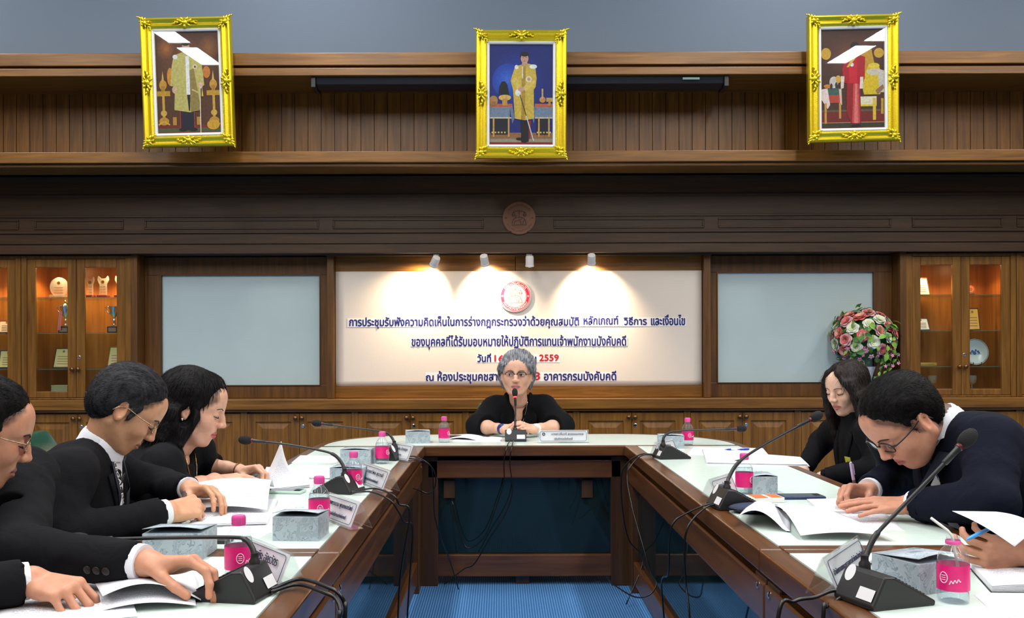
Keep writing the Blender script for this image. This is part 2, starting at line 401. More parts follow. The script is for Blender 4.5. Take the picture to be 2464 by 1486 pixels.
strip(836, 1652, 765, 786, [('การประชุมรับฟังความคิดเห็นในการร่างกฎกระทรวงว่าด้วยคุณสมบัติ', 841, 1393, 760, 790, M_NAVY), ('หลักเกณฑ์', 1405, 1488, 760, 781, M_NAVY), ('วิธีการ', 1501, 1556, 763, 782, M_NAVY), ('และเงื่อนไข', 1567, 1648, 758, 783, M_NAVY)],
      'longest navy Thai lettering line, top line of the banner')
strip(988, 1510, 812, 833, [('ของบุคคลที่ได้รับมอบหมายให้ปฏิบัติการแทนเจ้าพนักงานบังคับคดี', 991, 1506, 806, 839, M_NAVY)], 'second navy Thai lettering line, just above the date line')
strip(1146, 1347, 853, 872, [('วันที่', 1149, 1181, 850, 870, M_NAVY), ('16', 1190, 1212, 854, 869, M_REDL), ('ธันวาคม', 1220, 1290, 853, 870, M_NAVY), ('2559', 1298, 1344, 853, 868, M_REDL)],
      'short date lettering line with red numerals behind the grey-haired head')
strip(1023, 1484, 896, 917, [('ณ', 1025, 1043, 902, 915, M_NAVY), ('ห้องประชุมคชสาร', 1053, 1208, 892, 922, M_NAVY), ('ชั้น', 1232, 1262, 892, 916, M_NAVY), ('3', 1285, 1299, 895, 914, M_REDL), ('อาคารกรมบังคับคดี', 1309, 1482, 893, 915, M_NAVY)],
      'lowest Thai lettering line with a single red numeral 3')

# --- round emblems
M_CRIM = mat('crimson_enamel', srgb(205, 30, 62), .45); M_CREAM = mat('cream_enamel', srgb(246, 238, 228), .5); M_LINE = mat('brown_line', srgb(150, 110, 90), .6)
def ring(b, r0, r1, y, n=48, mi=0, a0=0, a1=2*PI, c=(0, 0)):
    vs_ = []; fs = []
    for i in range(n+1):
        a = a0+(a1-a0)*i/n
        for r in (r0, r1): vs_.append((c[0]+r*math.cos(a), y, c[1]+r*math.sin(a)))
    for i in range(n): fs.append((i*2, (i+1)*2, (i+1)*2+1, i*2+1))
    return b.add(vs_, fs, mi)
def emblem(name, label, cat, c, R, mring, mmid, mtxt, mline, group=None):
    t = thing(name, label, cat, c)
    b = MB(); b.lathe([(R*.97, .0), (R, .004), (R, .012), (R*.97, .014)], M=Matrix.Rotation(PI/2, 4, 'X'), n=56)
    disc = b.build('disc', mmid, t, smooth='auto')
    b = MB(); ring(b, R*.66, R*.95, -.0146); b.build('border_ring', mring, t)
    b = MB(); ring(b, R*.895, R*.91, -.0150); ring(b, R*.69, R*.705, -.0150); b.build('ring_line', mmid, t)
    # lettering bent round the border
    def arc(body, a_mid, span, rr, flip):
        me = text(body, 1.0, .16*R, mtxt, 'border_lettering')
        m = me.data; wd = span
        for v in m.vertices:
            u = v.co.x-.5; h = v.co.z-.08*R
            if not flip: a = a_mid-u*wd; r = rr+h
            else: a = a_mid+u*wd; r = rr-h
            v.co = (r*math.cos(a), -.0152, r*math.sin(a))
        me.parent = t; return me
    arc('กรมบังคับคดี', PI/2, 1.9, R*.80, False); arc('กระทรวงยุติธรรม', -PI/2, 2.2, R*.80, True)
    for sx in (-1, 1):
        b = MB()
        for k in range(4):
            a = k*PI/2; cx_ = sx*R*.8
            b.add([(cx_+.02*R*math.cos(a+PI/2), -.0152, .02*R*math.sin(a+PI/2)), (cx_+.085*R*math.cos(a), -.0152, .085*R*math.sin(a)), (cx_-.02*R*math.cos(a+PI/2), -.0152, -.02*R*math.sin(a+PI/2))], [(0,1,2)])
        b.build('star_mark', mtxt, t)
    # line drawing in the middle: scales over a seated animal
    b = MB(); y = -.0150
    def ln(pts, w_=.018):
        pts = [Vector((p[0]*R, p[1]*R)) for p in pts]
        for p, q_ in zip(pts[:-1], pts[1:]):
            d = (q_-p); n_ = Vector((-d.y, d.x)).normalized()*w_*R
            b.add([(p.x-n_.x, y, p.y-n_.y), (q_.x-n_.x, y, q_.y-n_.y), (q_.x+n_.x, y, q_.y+n_.y), (p.x+n_.x, y, p.y+n_.y)], [(0,1,2,3)])
    ln([(0, .5), (0, .05)]); ln([(-.34, .36), (-.12, .42), (0, .44), (.12, .42), (.34, .36)])
    for sx in (-1, 1): ln([(sx*.34, .36), (sx*.44, .18), (sx*.24, .18), (sx*.34, .36)]); ln([(sx*.44, .18), (sx*.38, .1), (sx*.3, .1), (sx*.24, .18)])
    ln([(-.42, -.34), (-.36, -.1), (-.2, .02), (.1, .04), (.3, -.04), (.4, -.2), (.42, -.4)], .022)
    ln([(-.3, -.38), (-.26, -.2), (-.1, -.16), (.08, -.18), (.12, -.4)]); ln([(.22, -.4), (.24, -.2), (.34, -.16)]); ln([(-.46, -.42), (.46, -.42)])
    ln([(-.2, .02), (-.22, .12), (-.12, .14)]); ln([(-.06, -.06), (.04, -.1), (.16, -.08)])
    b.build('line_drawing', mline, t)
    return t
ce = P(1240, 712, 6.96); ce.y = 6.984
emblem('round_emblem_sign', 'round crimson and white department emblem on the cream banner', 'emblem', ce, .118, M_CRIM, M_CREAM, M_CREAM, M_LINE)
ce = P(1250, 525, YFR); ce.y = YFR
M_EW = mat('brown_wood_emblem', srgb(128, 84, 60), .5); M_EW2 = mat('dark_brown_relief', srgb(60, 38, 28), .5)
emblem('carved_wood_emblem', 'dark carved wooden emblem disc on the shaded frieze', 'emblem', ce, .118, M_EW, M_EW, M_EW2, M_EW2)

# --- spot lamps over the banner
M_LAMP = mat('white_lamp_enamel', srgb(232, 226, 220), .35)
def spot(px, py, on, label, aim, power):
    c = P(px, py, 6.80)
    t = thing('spot_lamp', label, 'spot lamp', (c.x, c.y, c.z), 0, 'spot lamps above the banner')
    d = (Vector(aim)-c).normalized(); R = d.to_track_quat('Z', 'Y').to_matrix().to_4x4()
    b = MB(); b.lathe([(.018, -.035), (.026, -.033), (.029, -.02), (.029, .03), (.031, .032), (.031, .042), (.028, .042), (.024, .02), (0, .005)], M=R, n=20); b.build('housing', M_LAMP, t, smooth='auto')
    b = MB(); b.tube([(0, .0, .0), (0, .03, .02), (0, .075, .03), (0, .085, 1.92-c.z)], .006, 8); b.lathe([(.022, 0), (.022, .01)], (0, .085, 1.915-c.z), 14); b.build('bracket', M_LAMP, t)
    gm = mat('lamp_reflector_lit' if on else 'lamp_reflector', (.9, .8, .7), .3, emit=(1, .72, .42) if on else None, estr=60 if on else 0)
    b = MB(); b.ell(d*.03, (.02, .02, .02), 14, 10); b.build('bulb_glass', gm, t, smooth=True)
    if on:
        l = bpy.data.lights.new('spot_beam', 'SPOT'); l.energy = power; l.color = (1, .76, .50); l.spot_size = math.radians(112); l.spot_blend = 1.0; l.shadow_soft_size = .02
        lo = bpy.data.objects.new('spot_beam', l); COL.objects.link(lo); lo.parent = t
        lo.matrix_basis = Matrix.Translation(d*.06) @ d.to_track_quat('-Z', 'Y').to_matrix().to_4x4()
spot(1048, 627, True, 'lit spot lamp nearest the trophy cabinet end of the banner', (q(1022, YB)-.02, YB, 1.66), SPOT_W*.8)
spot(1166, 624, True, 'lit spot lamp just beside the round crimson emblem', (q(1180, YB), YB, 1.66), SPOT_W)
spot(1275, 627, False, 'unlit white spot lamp among the lit ones', (q(1275, YB), YB-.04, 1.3), 0)
spot(1424, 623, True, 'lit spot lamp apart from the others, nearest the roses', (q(1424, YB), YB, 1.66), SPOT_W)

# --- counter and base cabinets
tag(MB().box(-4.7, 4.9, 6.86, 7.345, .81, .885).box(-4.7, 4.9, 6.875, 7.345, .795, .811).build('counter_top', W_X, bevel=.005), 'long wooden counter ledge running below the boards and cabinets', 'counter')
def panel_door_mesh(w_, h, name, m):
    b = MB(); t = .02
    def loop(mx_, y, mz=None):
        mz = mx_ if mz is None else mz
        return [(mx_, y, mz), (w_-mx_, y, mz), (w_-mx_, y, h-mz), (mx_, y, h-mz)]
    L_ = [loop(0, t), loop(0, 0), loop(.058, 0), loop(.062, .009), (loop(.074, .009)), loop(.108, .0015)]
    vs_ = [p for l in L_ for p in l]; fs = [(3, 2, 1, 0)]
    for i in range(len(L_)-1):
        for k in range(4): fs.append((i*4+k, i*4+(k+1) % 4, (i+1)*4+(k+1) % 4, (i+1)*4+k))
    k = (len(L_)-1)*4; fs.append((k, k+1, k+2, k+3)); b.add(vs_, fs); return b
dm = panel_door_mesh(.372, .685, 'door', W_Z).mesh('door', W_Z)
knob_me = MB().lathe([(.006, 0), (.006, .012), (.014, .018), (.0165, .026), (.013, .033), (0, .035)], M=Matrix.Rotation(PI/2, 4, 'X'), n=14).mesh('knob', M_BRASS)
for p in knob_me.polygons: p.use_smooth = True
lock_me = MB().lathe([(.013, 0), (.013, .003), (.010, .004), (.010, .002), (0, .002)], M=Matrix.Rotation(PI/2, 4, 'X'), n=14).mesh('lock', M_CHROME)
CABL = ['wooden base cabinet at the far end behind the suited man in rimless glasses', 'wooden base cabinet below the trophy cabinet with silver cups', 'wooden base cabinet behind the heads of the lanyard man and the black-dressed woman', 'wooden base cabinet behind the two gooseneck microphone heads',
        'wooden base cabinet behind the pale box and pink bottle of the head table', 'wooden base cabinet directly behind the grey-haired woman', 'wooden base cabinet between the grey-haired woman and the head table\'s end bottle', 'wooden base cabinet behind the end bottle of the head table', 'wooden base cabinet behind the long-haired young woman', 'wooden base cabinet behind the bent man in navy suit', 'wooden base cabinet at the far end below the second plate cabinet']
for k in range(-3, 8):
    cx_ = -1.456+.8*k+(.0)
    t = thing('base_cabinet', CABL[k+3], 'cabinet', (cx_, 6.90, 0), 0, 'base cabinets under the counter')
    MB().box(-.4, .4, .022, .44, .06, .794).box(-.4, -.376, 0, .03, .06, .794).box(.376, .4, 0, .03, .06, .794).box(-.4, .4, .05, .44, 0, .06).build('body', W_Z, t, bevel=.002)
    for sx in (-1, 1):
        d = link(dm, 'door', t); d.location = (-.374 if sx < 0 else .002, .001, .095)
        kn = link(knob_me, 'knob', d); kn.location = ((.372-.022) if sx < 0 else .02, 0, .655)
    lk = link(lock_me, 'lock', d); lk.location = (.024, 0, .595)

# --- glazed display cabinets
M_INT = wood('cabinet_inside', srgb(150, 84, 34), srgb(186, 112, 52), 'z', .35)
def display_cabinet(xc, label, lit, w_=.80):
    z0, z1 = .886, 1.925; h = z1-z0
    t = thing('display_cabinet', label, 'display cabinet', (xc, YD, z0), 0, 'glazed display cabinets')
    hw = w_/2
    MB().box(-hw, hw, .40, .42, 0, h).build('back_panel', M_INT, t)
    MB().box(-hw, -hw+.02, .025, .4, 0, h).box(hw-.02, hw, .025, .4, 0, h).box(-hw, hw, .025, .4, 0, .05).box(-hw, hw, .025, .4, h-.055, h).build('body', M_INT, t)
    MB().box(-hw, -hw+.045, -.005, .025, 0, h).box(hw-.045, hw, -.005, .025, 0, h).box(-hw+.045, hw-.045, -.005, .025, 0, .012).box(-hw+.045, hw-.045, -.005, .025, h-.022, h).build('face_frame', W_Z, t, bevel=.003)
    dw = hw-.045-.001; dz0, dz1 = .014, h-.024
    for sx in (-1, 1):
        a, b_ = (-dw, -.001) if sx < 0 else (.001, dw); st = .062
        if sx < 0: p0, p1 = a+st, b_-st
        else: p0, p1 = a+st, b_-st
        m = MB(); m.box(a, p0, 0, .024, dz0, dz1); m.box(p1, b_, 0, .024, dz0, dz1); m.box(p0, p1, 0, .024, dz0, dz0+.045); m.box(p0, p1, 0, .024, dz1-.06, dz1)
        d = m.build('door', W_Z, t, bevel=.004)
        MB().box(p0-.004, p1+.004, .011, .015, dz0+.04, dz1-.055).build('pane', M_GLASS, d)
        kn = link(knob_me, 'knob', d); kn.location = (-.022 if sx < 0 else .022, 0, .22)
    lk = link(lock_me, 'lock', d); lk.location = (.022, 0, .305)
    for z in (.215, .475, .735):
        MB().box(-hw+.022, hw-.022, .03, .395, z, z+.008).build('glass_shelf', M_GLASSEDGE, t)
    for sx in (-1, 1):
        b = MB(); b.lathe([(.035, 0), (.035, -.006), (.026, -.008), (0, -.003)], (sx*.19, .16, h-.055), 18); b.build('downlight', mat('downlight_lit', (.9,.8,.6), .4, emit=(1, .62, .28) if lit[sx > 0] else None, estr=40 if lit[sx > 0] else 0), t)
        if lit[sx > 0]:
            l = bpy.data.lights.new('cabinet_lamp', 'SPOT'); l.energy = CAB_W*lit[sx > 0]; l.color = (1, .60, .27); l.spot_size = math.radians(140); l.spot_blend = .6; l.shadow_soft_size = .03
            lo = bpy.data.objects.new('cabinet_lamp', l); COL.objects.link(lo); lo.parent = t; lo.location = (sx*.19, .17, h-.07)
    return t
display_cabinet(-3.855, 'cut-off glazed display cabinet at the outer end above the rimless-glasses man', (1, 1))
display_cabinet(-3.065, 'lit glazed display cabinet with silver trophy cups and crystal plaques', (1, 1))
display_cabinet(3.325, 'glazed display cabinet holding a blue and white plate and framed certificates', (.8, .35))
display_cabinet(4.115, 'glazed display cabinet at the outer end beyond the blue and white plate, mostly cut off', (0, 0))

# --- projector screen housing under the cornice
t = thing('projector_screen_case', 'long black projection screen case under the wooden cornice', 'screen case', (0, 6.3, 3.0))
b = MB(); xa, xb = q(755, 6.3), q(1750, 6.3)
b.prism([(6.235, 3.0195), (6.40, 3.0195), (6.40, 2.965), (6.30, 2.955), (6.25, 2.975)], xa+.03, xb-.03, 'x'); b.build('case', M_BLACK, t, world=True, bevel=.004)
for xe in (xa, xb-.03): MB().box(xe, xe+.03, 6.23, 6.405, 2.95, 3.02).build('end_cap', M_BLACK, t, world=True, bevel=.004)
xm = q(1665, 6.23)
MB().box(xm-.055, xm+.055, 6.228, 6.236, 2.994, 3.008).build('maker_plate', mat('plate_grey_green', srgb(120, 150, 140), .4), t, world=True)
# ------------------------------------------------------------------ U-shaped conference table
XL0, XL1, XR0, XR1 = -.972, -.397, .641, 1.268     # outer/inner edges of the two wings
YJ, YH0, YH1 = 2.36, 4.96, 5.66
M_TGL = clear('smoked_panel_glass', (.07, .11, .12), .03, 1.5, body=.5, bodycol=(.012, .030, .032))
def wing(x0, x1, y0, y1, inner, label, glass=True):
    """inner: +1 when the U's inside is on the +x side"""
    t = thing('conference_table', label, 'table', ((x0+x1)/2, (y0+y1)/2, 0), 0, 'wing tables of the U')
    ix, ox = (x1, x0) if inner > 0 else (x0, x1); sg = 1 if inner > 0 else -1
    bi, bo, be = .062, .05, .046
    th = .055
    a, b_ = (ox+sg*bo, ix-sg*bi)
    lo, hi = min(a, b_), max(a, b_)
    # four border boards round the laminate field
    MB().box(min(b_, ix), max(b_, ix), y0, y1, TZ-th, TZ).build('border_board', TB_Y, t, world=True, bevel=.006, seg=3)
    MB().box(min(a, ox), max(a, ox), y0, y1, TZ-th, TZ).build('border_board', TB_Y, t, world=True, bevel=.006)
    MB().box(lo, hi, y0, y0+be, TZ-th, TZ).build('border_board', TB_X, t, world=True, bevel=.002)
    MB().box(lo, hi, y1-be, y1, TZ-th, TZ).build('border_board', TB_X, t, world=True, bevel=.002)
    MB().box(lo, hi, y0+be, y1-be, TZ-.03, TZ+.0008).build('laminate_top', M_LAM, t, world=True)
    # recessed neck, rail, smoked glass, lower rail, end posts
    n0, n1 = sorted((ix-sg*.06, ix-sg*.14))
    MB().box(n0, n1, y0+.02, y1-.02, TZ-th-.03, TZ-th).build('shadow_gap', M_BLACKM, t, world=True)
    n0, n1 = sorted((ix-sg*.012, ix-sg*.05))
    MB().box(n0, n1, y0+.003, y1-.003, .555, .655).build('rail', TB_Y, t, world=True, bevel=.006)
    n0, n1 = sorted((ix-sg*.052, ix-sg*.058))
    MB().box(n0, n1, y0+.10, y1-.10, .15, .56).build('glass_panel' if glass else 'wood_panel', M_TGL if glass else TB_Z, t, world=True)
    n0, n1 = sorted((ix-sg*.03, ix-sg*.07))
    MB().box(n0, n1, y0+.1, y1-.1, .05, .16).build('lower_rail', TB_Y, t, world=True, bevel=.004)
    for ya, yb in ((y0+.003, y0+.11), (y1-.11, y1-.003)):
        n0, n1 = sorted((ix-sg*.02, ix-sg*.32))
        MB().box(n0, n1, ya, yb, 0, TZ-th-.02).build('post', TB_Z, t, world=True, bevel=.004)
        n0, n1 = sorted((ox+sg*.06, ox+sg*.12))
        MB().box(n0, n1, ya, yb, 0, TZ-th).build('post', TB_Z, t, world=True, bevel=.004)
    n0, n1 = sorted((ix-sg*.012, ix-sg*.0035))
    for ya in (y0+.05, y1-.05):
        MB().lathe([(.009, 0), (.009, .004), (.005, .006), (0, .006)], (ix-sg*.0125, ya, .64), 12, Matrix.Rotation(sg*PI/2, 4, 'Y')).build('bolt', M_CHROME, t, world=True)
    return t
wing(XL0, XL1, YJ, YH0, 1, 'wing table of the U under the lanyard man\'s and black-dressed woman\'s papers')
wing(XL0, XL1, -.25, YJ-.002, 1, 'wing table of the U under the near suited man\'s open papers and hand', False)
wing(XR0, XR1, YJ+.02, YH0, -1, 'wing table of the U where the navy-suited man writes')
wing(XR0, XR1, -.25, YJ+.018, -1, 'wing table of the U under the open bottle with the straw', False)
# head table, rounded outer corners
t = thing('conference_table', 'head table of the U where the grey-haired woman sits', 'table', ((XL0+XR1)/2, 5.3, 0))
def dshape(x0, x1, y0, y1, rx, ry, n=14):
    pts = [(x0, y0), (x1, y0)]
    for i in range(n+1):
        a = PI/2*i/n; pts.append((x1-rx+rx*math.cos(a), y1-ry+ry*math.sin(a)))
    for i in range(n+1):
        a = PI/2+PI/2*i/n; pts.append((x0+rx+rx*math.cos(a), y1-ry+ry*math.sin(a)))
    return pts
MB().prism(dshape(XL0, XR1, YH0+.002, YH1, .62, .62), TZ-.055, TZ-.0005).build('wood_top', TB_X, t, world=True, bevel=.006)
MB().prism(dshape(XL0+.05, XR1-.05, YH0+.012, YH1-.05, .58, .58), TZ-.03, TZ+.0008).build('laminate_top', M_LAM, t, world=True)
xi0, xi1 = XL1-.02, XR0+.02
MB().box(xi0, xi1, YH0+.004, YH0+.02, TZ-.05, TZ-.004).build('front_edge', TB_X, t, world=True, bevel=.004)
MB().box(xi0, xi1, YH0+.09, YH0+.15, TZ-.09, TZ-.05).build('shadow_gap', M_BLACKM, t, world=True)
MB().box(xi0+.03, xi1-.03, YH0+.05, YH0+.09, .565, .66).build('rail', TB_X, t, world=True, bevel=.006)
MB().box(xi0+.05, xi1-.05, YH0+.10, YH0+.106, .15, .57).build('glass_panel', M_TGL, t, world=True)
MB().box(xi0+.03, xi1-.03, YH0+.07, YH0+.11, .045, .16).build('lower_rail', TB_X, t, world=True, bevel=.004)
for (a, b_) in ((xi0-.08, xi0+.085), (xi1-.085, xi1+.08)):
    MB().box(a, b_, YH0+.05, YH0+.13, 0, TZ-.06).build('post', TB_Z, t, world=True, bevel=.004)
for (a, b_) in ((XL0+.3, XL0+.38), (XR1-.38, XR1-.3)):
    MB().box(a, b_, YH1-.25, YH1-.15, 0, TZ-.05).build('post', TB_Z, t, world=True, bevel=.004)
xm = q(1255, YH0+.2)
MB().box(xm-.035, xm+.035, YH0+.10, YH0+.16, 0, .05).build('center_foot', TB_Z, t, world=True)
for px_ in (1080, 1412):
    xm = q(px_, YH0+.09); MB().box(xm-.03, xm+.03, YH0+.088, YH0+.1, .455, .55).build('clip_block', WD_Z, t, world=True, bevel=.002)
# ------------------------------------------------------------------ smooth implicit bodies (for people)
class Sdf:
    """list of smooth primitives, meshed with surface nets on a grid of step h"""
    def __init__(s, h): s.h = h; s.ops = []
    def _bb(s, lo, hi, pad): return np.array(lo, 'f')-pad, np.array(hi, 'f')+pad
    def cone(s, a, b, ra, rb, k=.01, op='u'):
        a = np.array(a, 'f'); b = np.array(b, 'f'); r = max(ra, rb)
        lo, hi = s._bb(np.minimum(a, b), np.maximum(a, b), r+k+3*s.h)
        def f(x, y, z):
            d = b-a; L2 = float(d@d)+1e-12
            t = np.clip(((x-a[0])*d[0]+(y-a[1])*d[1]+(z-a[2])*d[2])/L2, 0, 1)
            return np.sqrt((x-a[0]-t*d[0])**2+(y-a[1]-t*d[1])**2+(z-a[2]-t*d[2])**2)-(ra+(rb-ra)*t)
        s.ops.append((f, lo, hi, k, op)); return s
    def chain(s, pts, rs, k=.01, op='u'):
        for i in range(len(pts)-1): s.cone(pts[i], pts[i+1], rs[i], rs[i+1], k, op)
        return s
    def ell(s, c, r, k=.01, op='u', R=None):
        c = np.array(c, 'f'); r = np.array(r, 'f'); m = float(r.max()); rm = float(r.min())
        lo, hi = s._bb(c, c, m+k+3*s.h)
        Rm = None if R is None else np.array(R, 'f')[:3, :3].T      # world -> local
        def f(x, y, z):
            x = x-c[0]; y = y-c[1]; z = z-c[2]
            if Rm is not None:
                x, y, z = (Rm[i, 0]*x+Rm[i, 1]*y+Rm[i, 2]*z for i in range(3))
            k0 = np.sqrt((x/r[0])**2+(y/r[1])**2+(z/r[2])**2)
            k1 = np.sqrt((x/r[0]**2)**2+(y/r[1]**2)**2+(z/r[2]**2)**2)+1e-9
            return k0*(k0-1)/k1
        s.ops.append((f, lo, hi, k, op)); return s
    def fn(s, f, lo, hi, k=.01, op='i'):
        s.ops.append((f, np.array(lo, 'f'), np.array(hi, 'f'), k, op)); return s
    def mesh(s):
        us = [o for o in s.ops if o[4] == 'u']
        lo = np.min([o[1] for o in us], 0); hi = np.max([o[2] for o in us], 0); h = s.h
        n = np.ceil((hi-lo)/h).astype(int)+1
        D = np.full(n, .08, 'f')
        for f, a, b, k, op in s.ops:
            i0 = np.maximum(np.floor((a-lo)/h).astype(int), 0); i1 = np.minimum(np.ceil((b-lo)/h).astype(int)+1, n)
            if (i1 <= i0).any(): continue
            ax = [lo[j]+h*np.arange(i0[j], i1[j], dtype='f') for j in range(3)]
            d = f(ax[0][:, None, None], ax[1][None, :, None], ax[2][None, None, :]).astype('f')
            sl = tuple(slice(i0[j], i1[j]) for j in range(3)); e = D[sl]
            if op == 's': d = -d
            if k > 0:
                m = np.maximum(k-np.abs(e-d), 0)/k; m = m*m*k*.25
            else: m = 0
            D[sl] = np.minimum(e, d)-m if op == 'u' else np.maximum(e, d)+m
        return surface_nets(D, lo, h)
def surface_nets(D, lo, h):
    S = D < 0
    c = np.zeros(np.array(D.shape)-1, 'u1')
    for i in (0, 1):
        for j in (0, 1):
            for k in (0, 1):
                c += S[i:D.shape[0]-1+i, j:D.shape[1]-1+j, k:D.shape[2]-1+k]
    act = (c > 0) & (c < 8); idx = np.argwhere(act); N = len(idx)
    cid = np.full(c.shape, -1, 'i4'); cid[act] = np.arange(N)
    acc = np.zeros((N, 3), 'f'); cnt = np.zeros(N, 'f')
    corners = [(i, j, k) for i in (0, 1) for j in (0, 1) for k in (0, 1)]
    val = {q_: D[idx[:, 0]+q_[0], idx[:, 1]+q_[1], idx[:, 2]+q_[2]] for q_ in corners}
    for p in corners:
        for ax in range(3):
            if p[ax] == 0:
                q_ = list(p); q_[ax] = 1; q_ = tuple(q_); a, b = val[p], val[q_]
                m = (a < 0) != (b < 0); t = np.where(m, a/(a-b+1e-20), 0)
                pos = np.tile(np.array(p, 'f'), (N, 1)); pos[:, ax] = t
                acc[m] += pos[m]; cnt[m] += 1
    v = lo+h*(idx+acc/np.maximum(cnt, 1)[:, None])
    faces = []
    for ax in range(3):
        sh = [slice(0, None)]*3
        a = [slice(None)]*3; b = [slice(None)]*3; a[ax] = slice(0, -1); b[ax] = slice(1, None)
        A, B = S[tuple(a)], S[tuple(b)]; ch = A != B
        o1, o2 = [j for j in range(3) if j != ax]
        e = np.argwhere(ch)
        e = e[(e[:, o1] > 0) & (e[:, o2] > 0) & (e[:, o1] < c.shape[o1]) & (e[:, o2] < c.shape[o2])]
        if not len(e): continue
        def cell(d1, d2):
            g = e.copy(); g[:, o1] += d1; g[:, o2] += d2
            return cid[g[:, 0], g[:, 1], g[:, 2]]
        qd = np.stack([cell(-1, -1), cell(0, -1), cell(0, 0), cell(-1, 0)], 1)
        flip = A[e[:, 0], e[:, 1], e[:, 2]]
        if ax == 1: flip = ~flip
        qd[~flip] = qd[~flip][:, ::-1]
        faces.append(qd)
    f = np.concatenate(faces); f = f[(f >= 0).all(1)]
    return v.astype('f'), f
def relax(v, f, n=1, w=.5):
    """Laplacian smoothing"""
    e = np.concatenate([f[:, [0, 1]], f[:, [1, 2]], f[:, [2, 3]], f[:, [3, 0]]]); e = np.concatenate([e, e[:, ::-1]])
    deg = np.bincount(e[:, 0], minlength=len(v)).astype('f')[:, None]
    for _ in range(n):
        s_ = np.stack([np.bincount(e[:, 0], v[e[:, 1], j], minlength=len(v)) for j in range(3)], 1)
        v = v*(1-w)+w*(s_/np.maximum(deg, 1)).astype('f')
    return v
def vnormals(v, f):
    n = np.cross(v[f[:, 2]]-v[f[:, 0]], v[f[:, 3]]-v[f[:, 1]]); N = np.zeros_like(v)
    for j in range(4):
        for a in range(3): N[:, a] += np.bincount(f[:, j], n[:, a], minlength=len(v))
    return N/(np.linalg.norm(N, axis=1, keepdims=True)+1e-12)
_rs = np.random.RandomState(3); _W = [(_rs.normal(size=3), _rs.uniform(0, 6.28)) for _ in range(24)]
def wobble(v, freq, i0=0, n=6):
    """cheap smooth noise in about -1..1"""
    o = np.zeros(len(v), 'f')
    for w_, p in _W[i0:i0+n]: o += np.sin(v@(w_*freq)+p)
    return o/math.sqrt(n)
def npmesh(name, v, f, mat_, parent=None, M=None, world=True, colors=None):
    me = bpy.data.meshes.new(name); me.vertices.add(len(v)); me.vertices.foreach_set('co', np.ascontiguousarray(v, 'f').ravel())
    me.loops.add(f.size); me.loops.foreach_set('vertex_index', np.ascontiguousarray(f, 'i4').ravel())
    me.polygons.add(len(f)); me.polygons.foreach_set('loop_start', np.arange(0, f.size, 4, dtype='i4'))
    me.update(calc_edges=True); me.validate()
    me.polygons.foreach_set('use_smooth', np.ones(len(me.polygons), bool))
    for m in (mat_ if isinstance(mat_, list) else [mat_]): me.materials.append(m)
    if colors is not None:
        a = me.color_attributes.new('tone', 'FLOAT_COLOR', 'POINT'); cc = np.ones((len(v), 4), 'f'); cc[:, :3] = colors; a.data.foreach_set('color', cc.ravel())
    return link(me, name, parent, world, M)
def join(parts):
    vs_, fs, cs = [], [], []; n = 0
    for p in parts:
        vs_.append(p[0]); fs.append(p[1]+n); n += len(p[0]); cs.append(p[2])
    return np.concatenate(vs_), np.concatenate(fs), np.concatenate(cs)
def frame(fwd, up):
    """matrix with columns forward, left, up"""
    fwd = Vector(fwd).normalized(); up = Vector(up); left = up.cross(fwd).normalized(); up = fwd.cross(left)
    return Matrix((fwd, left, up)).transposed()
def xf(M, v):
    A = np.array(M.to_3x3() if len(M) == 4 else M, 'f'); t = np.array(M.translation if len(M) == 4 else (0, 0, 0), 'f')
    return v@A.T+t

# ---- skin / hair / cloth
def skin_mat():
    m, nt, b = new_mat('skin'); N = nt.nodes; L = nt.links
    at = N.new('ShaderNodeAttribute'); at.attribute_name = 'tone'
    tc = N.new('ShaderNodeTexCoord'); n = N.new('ShaderNodeTexNoise'); n.inputs['Scale'].default_value = 60; n.inputs['Detail'].default_value = 4
    L.new(tc.outputs['Object'], n.inputs['Vector'])
    mx = N.new('ShaderNodeMix'); mx.data_type = 'RGBA'; mx.blend_type = 'MULTIPLY'; mx.inputs[0].default_value = .35
    r = N.new('ShaderNodeValToRGB'); r.color_ramp.elements[0].color = (.72, .62, .58, 1); r.color_ramp.elements[1].color = (1, 1, 1, 1)
    r.color_ramp.elements[0].position = .3; r.color_ramp.elements[1].position = .6
    L.new(n.outputs['Fac'], r.inputs['Fac']); L.new(at.outputs['Color'], mx.inputs[6]); L.new(r.outputs['Color'], mx.inputs[7])
    L.new(mx.outputs[2], b.inputs['Base Color']); b.inputs['Roughness'].default_value = .48; b.inputs['Specular IOR Level'].default_value = .4
    b.inputs['Subsurface Weight'].default_value = .0
    n2 = N.new('ShaderNodeTexNoise'); n2.inputs['Scale'].default_value = 420; n2.inputs['Detail'].default_value = 2; L.new(tc.outputs['Object'], n2.inputs['Vector'])
    bp = N.new('ShaderNodeBump'); bp.inputs['Strength'].default_value = .12; bp.inputs['Distance'].default_value = .001
    L.new(n2.outputs['Fac'], bp.inputs['Height']); L.new(bp.outputs['Normal'], b.inputs['Normal'])
    return m
M_SKIN = skin_mat()
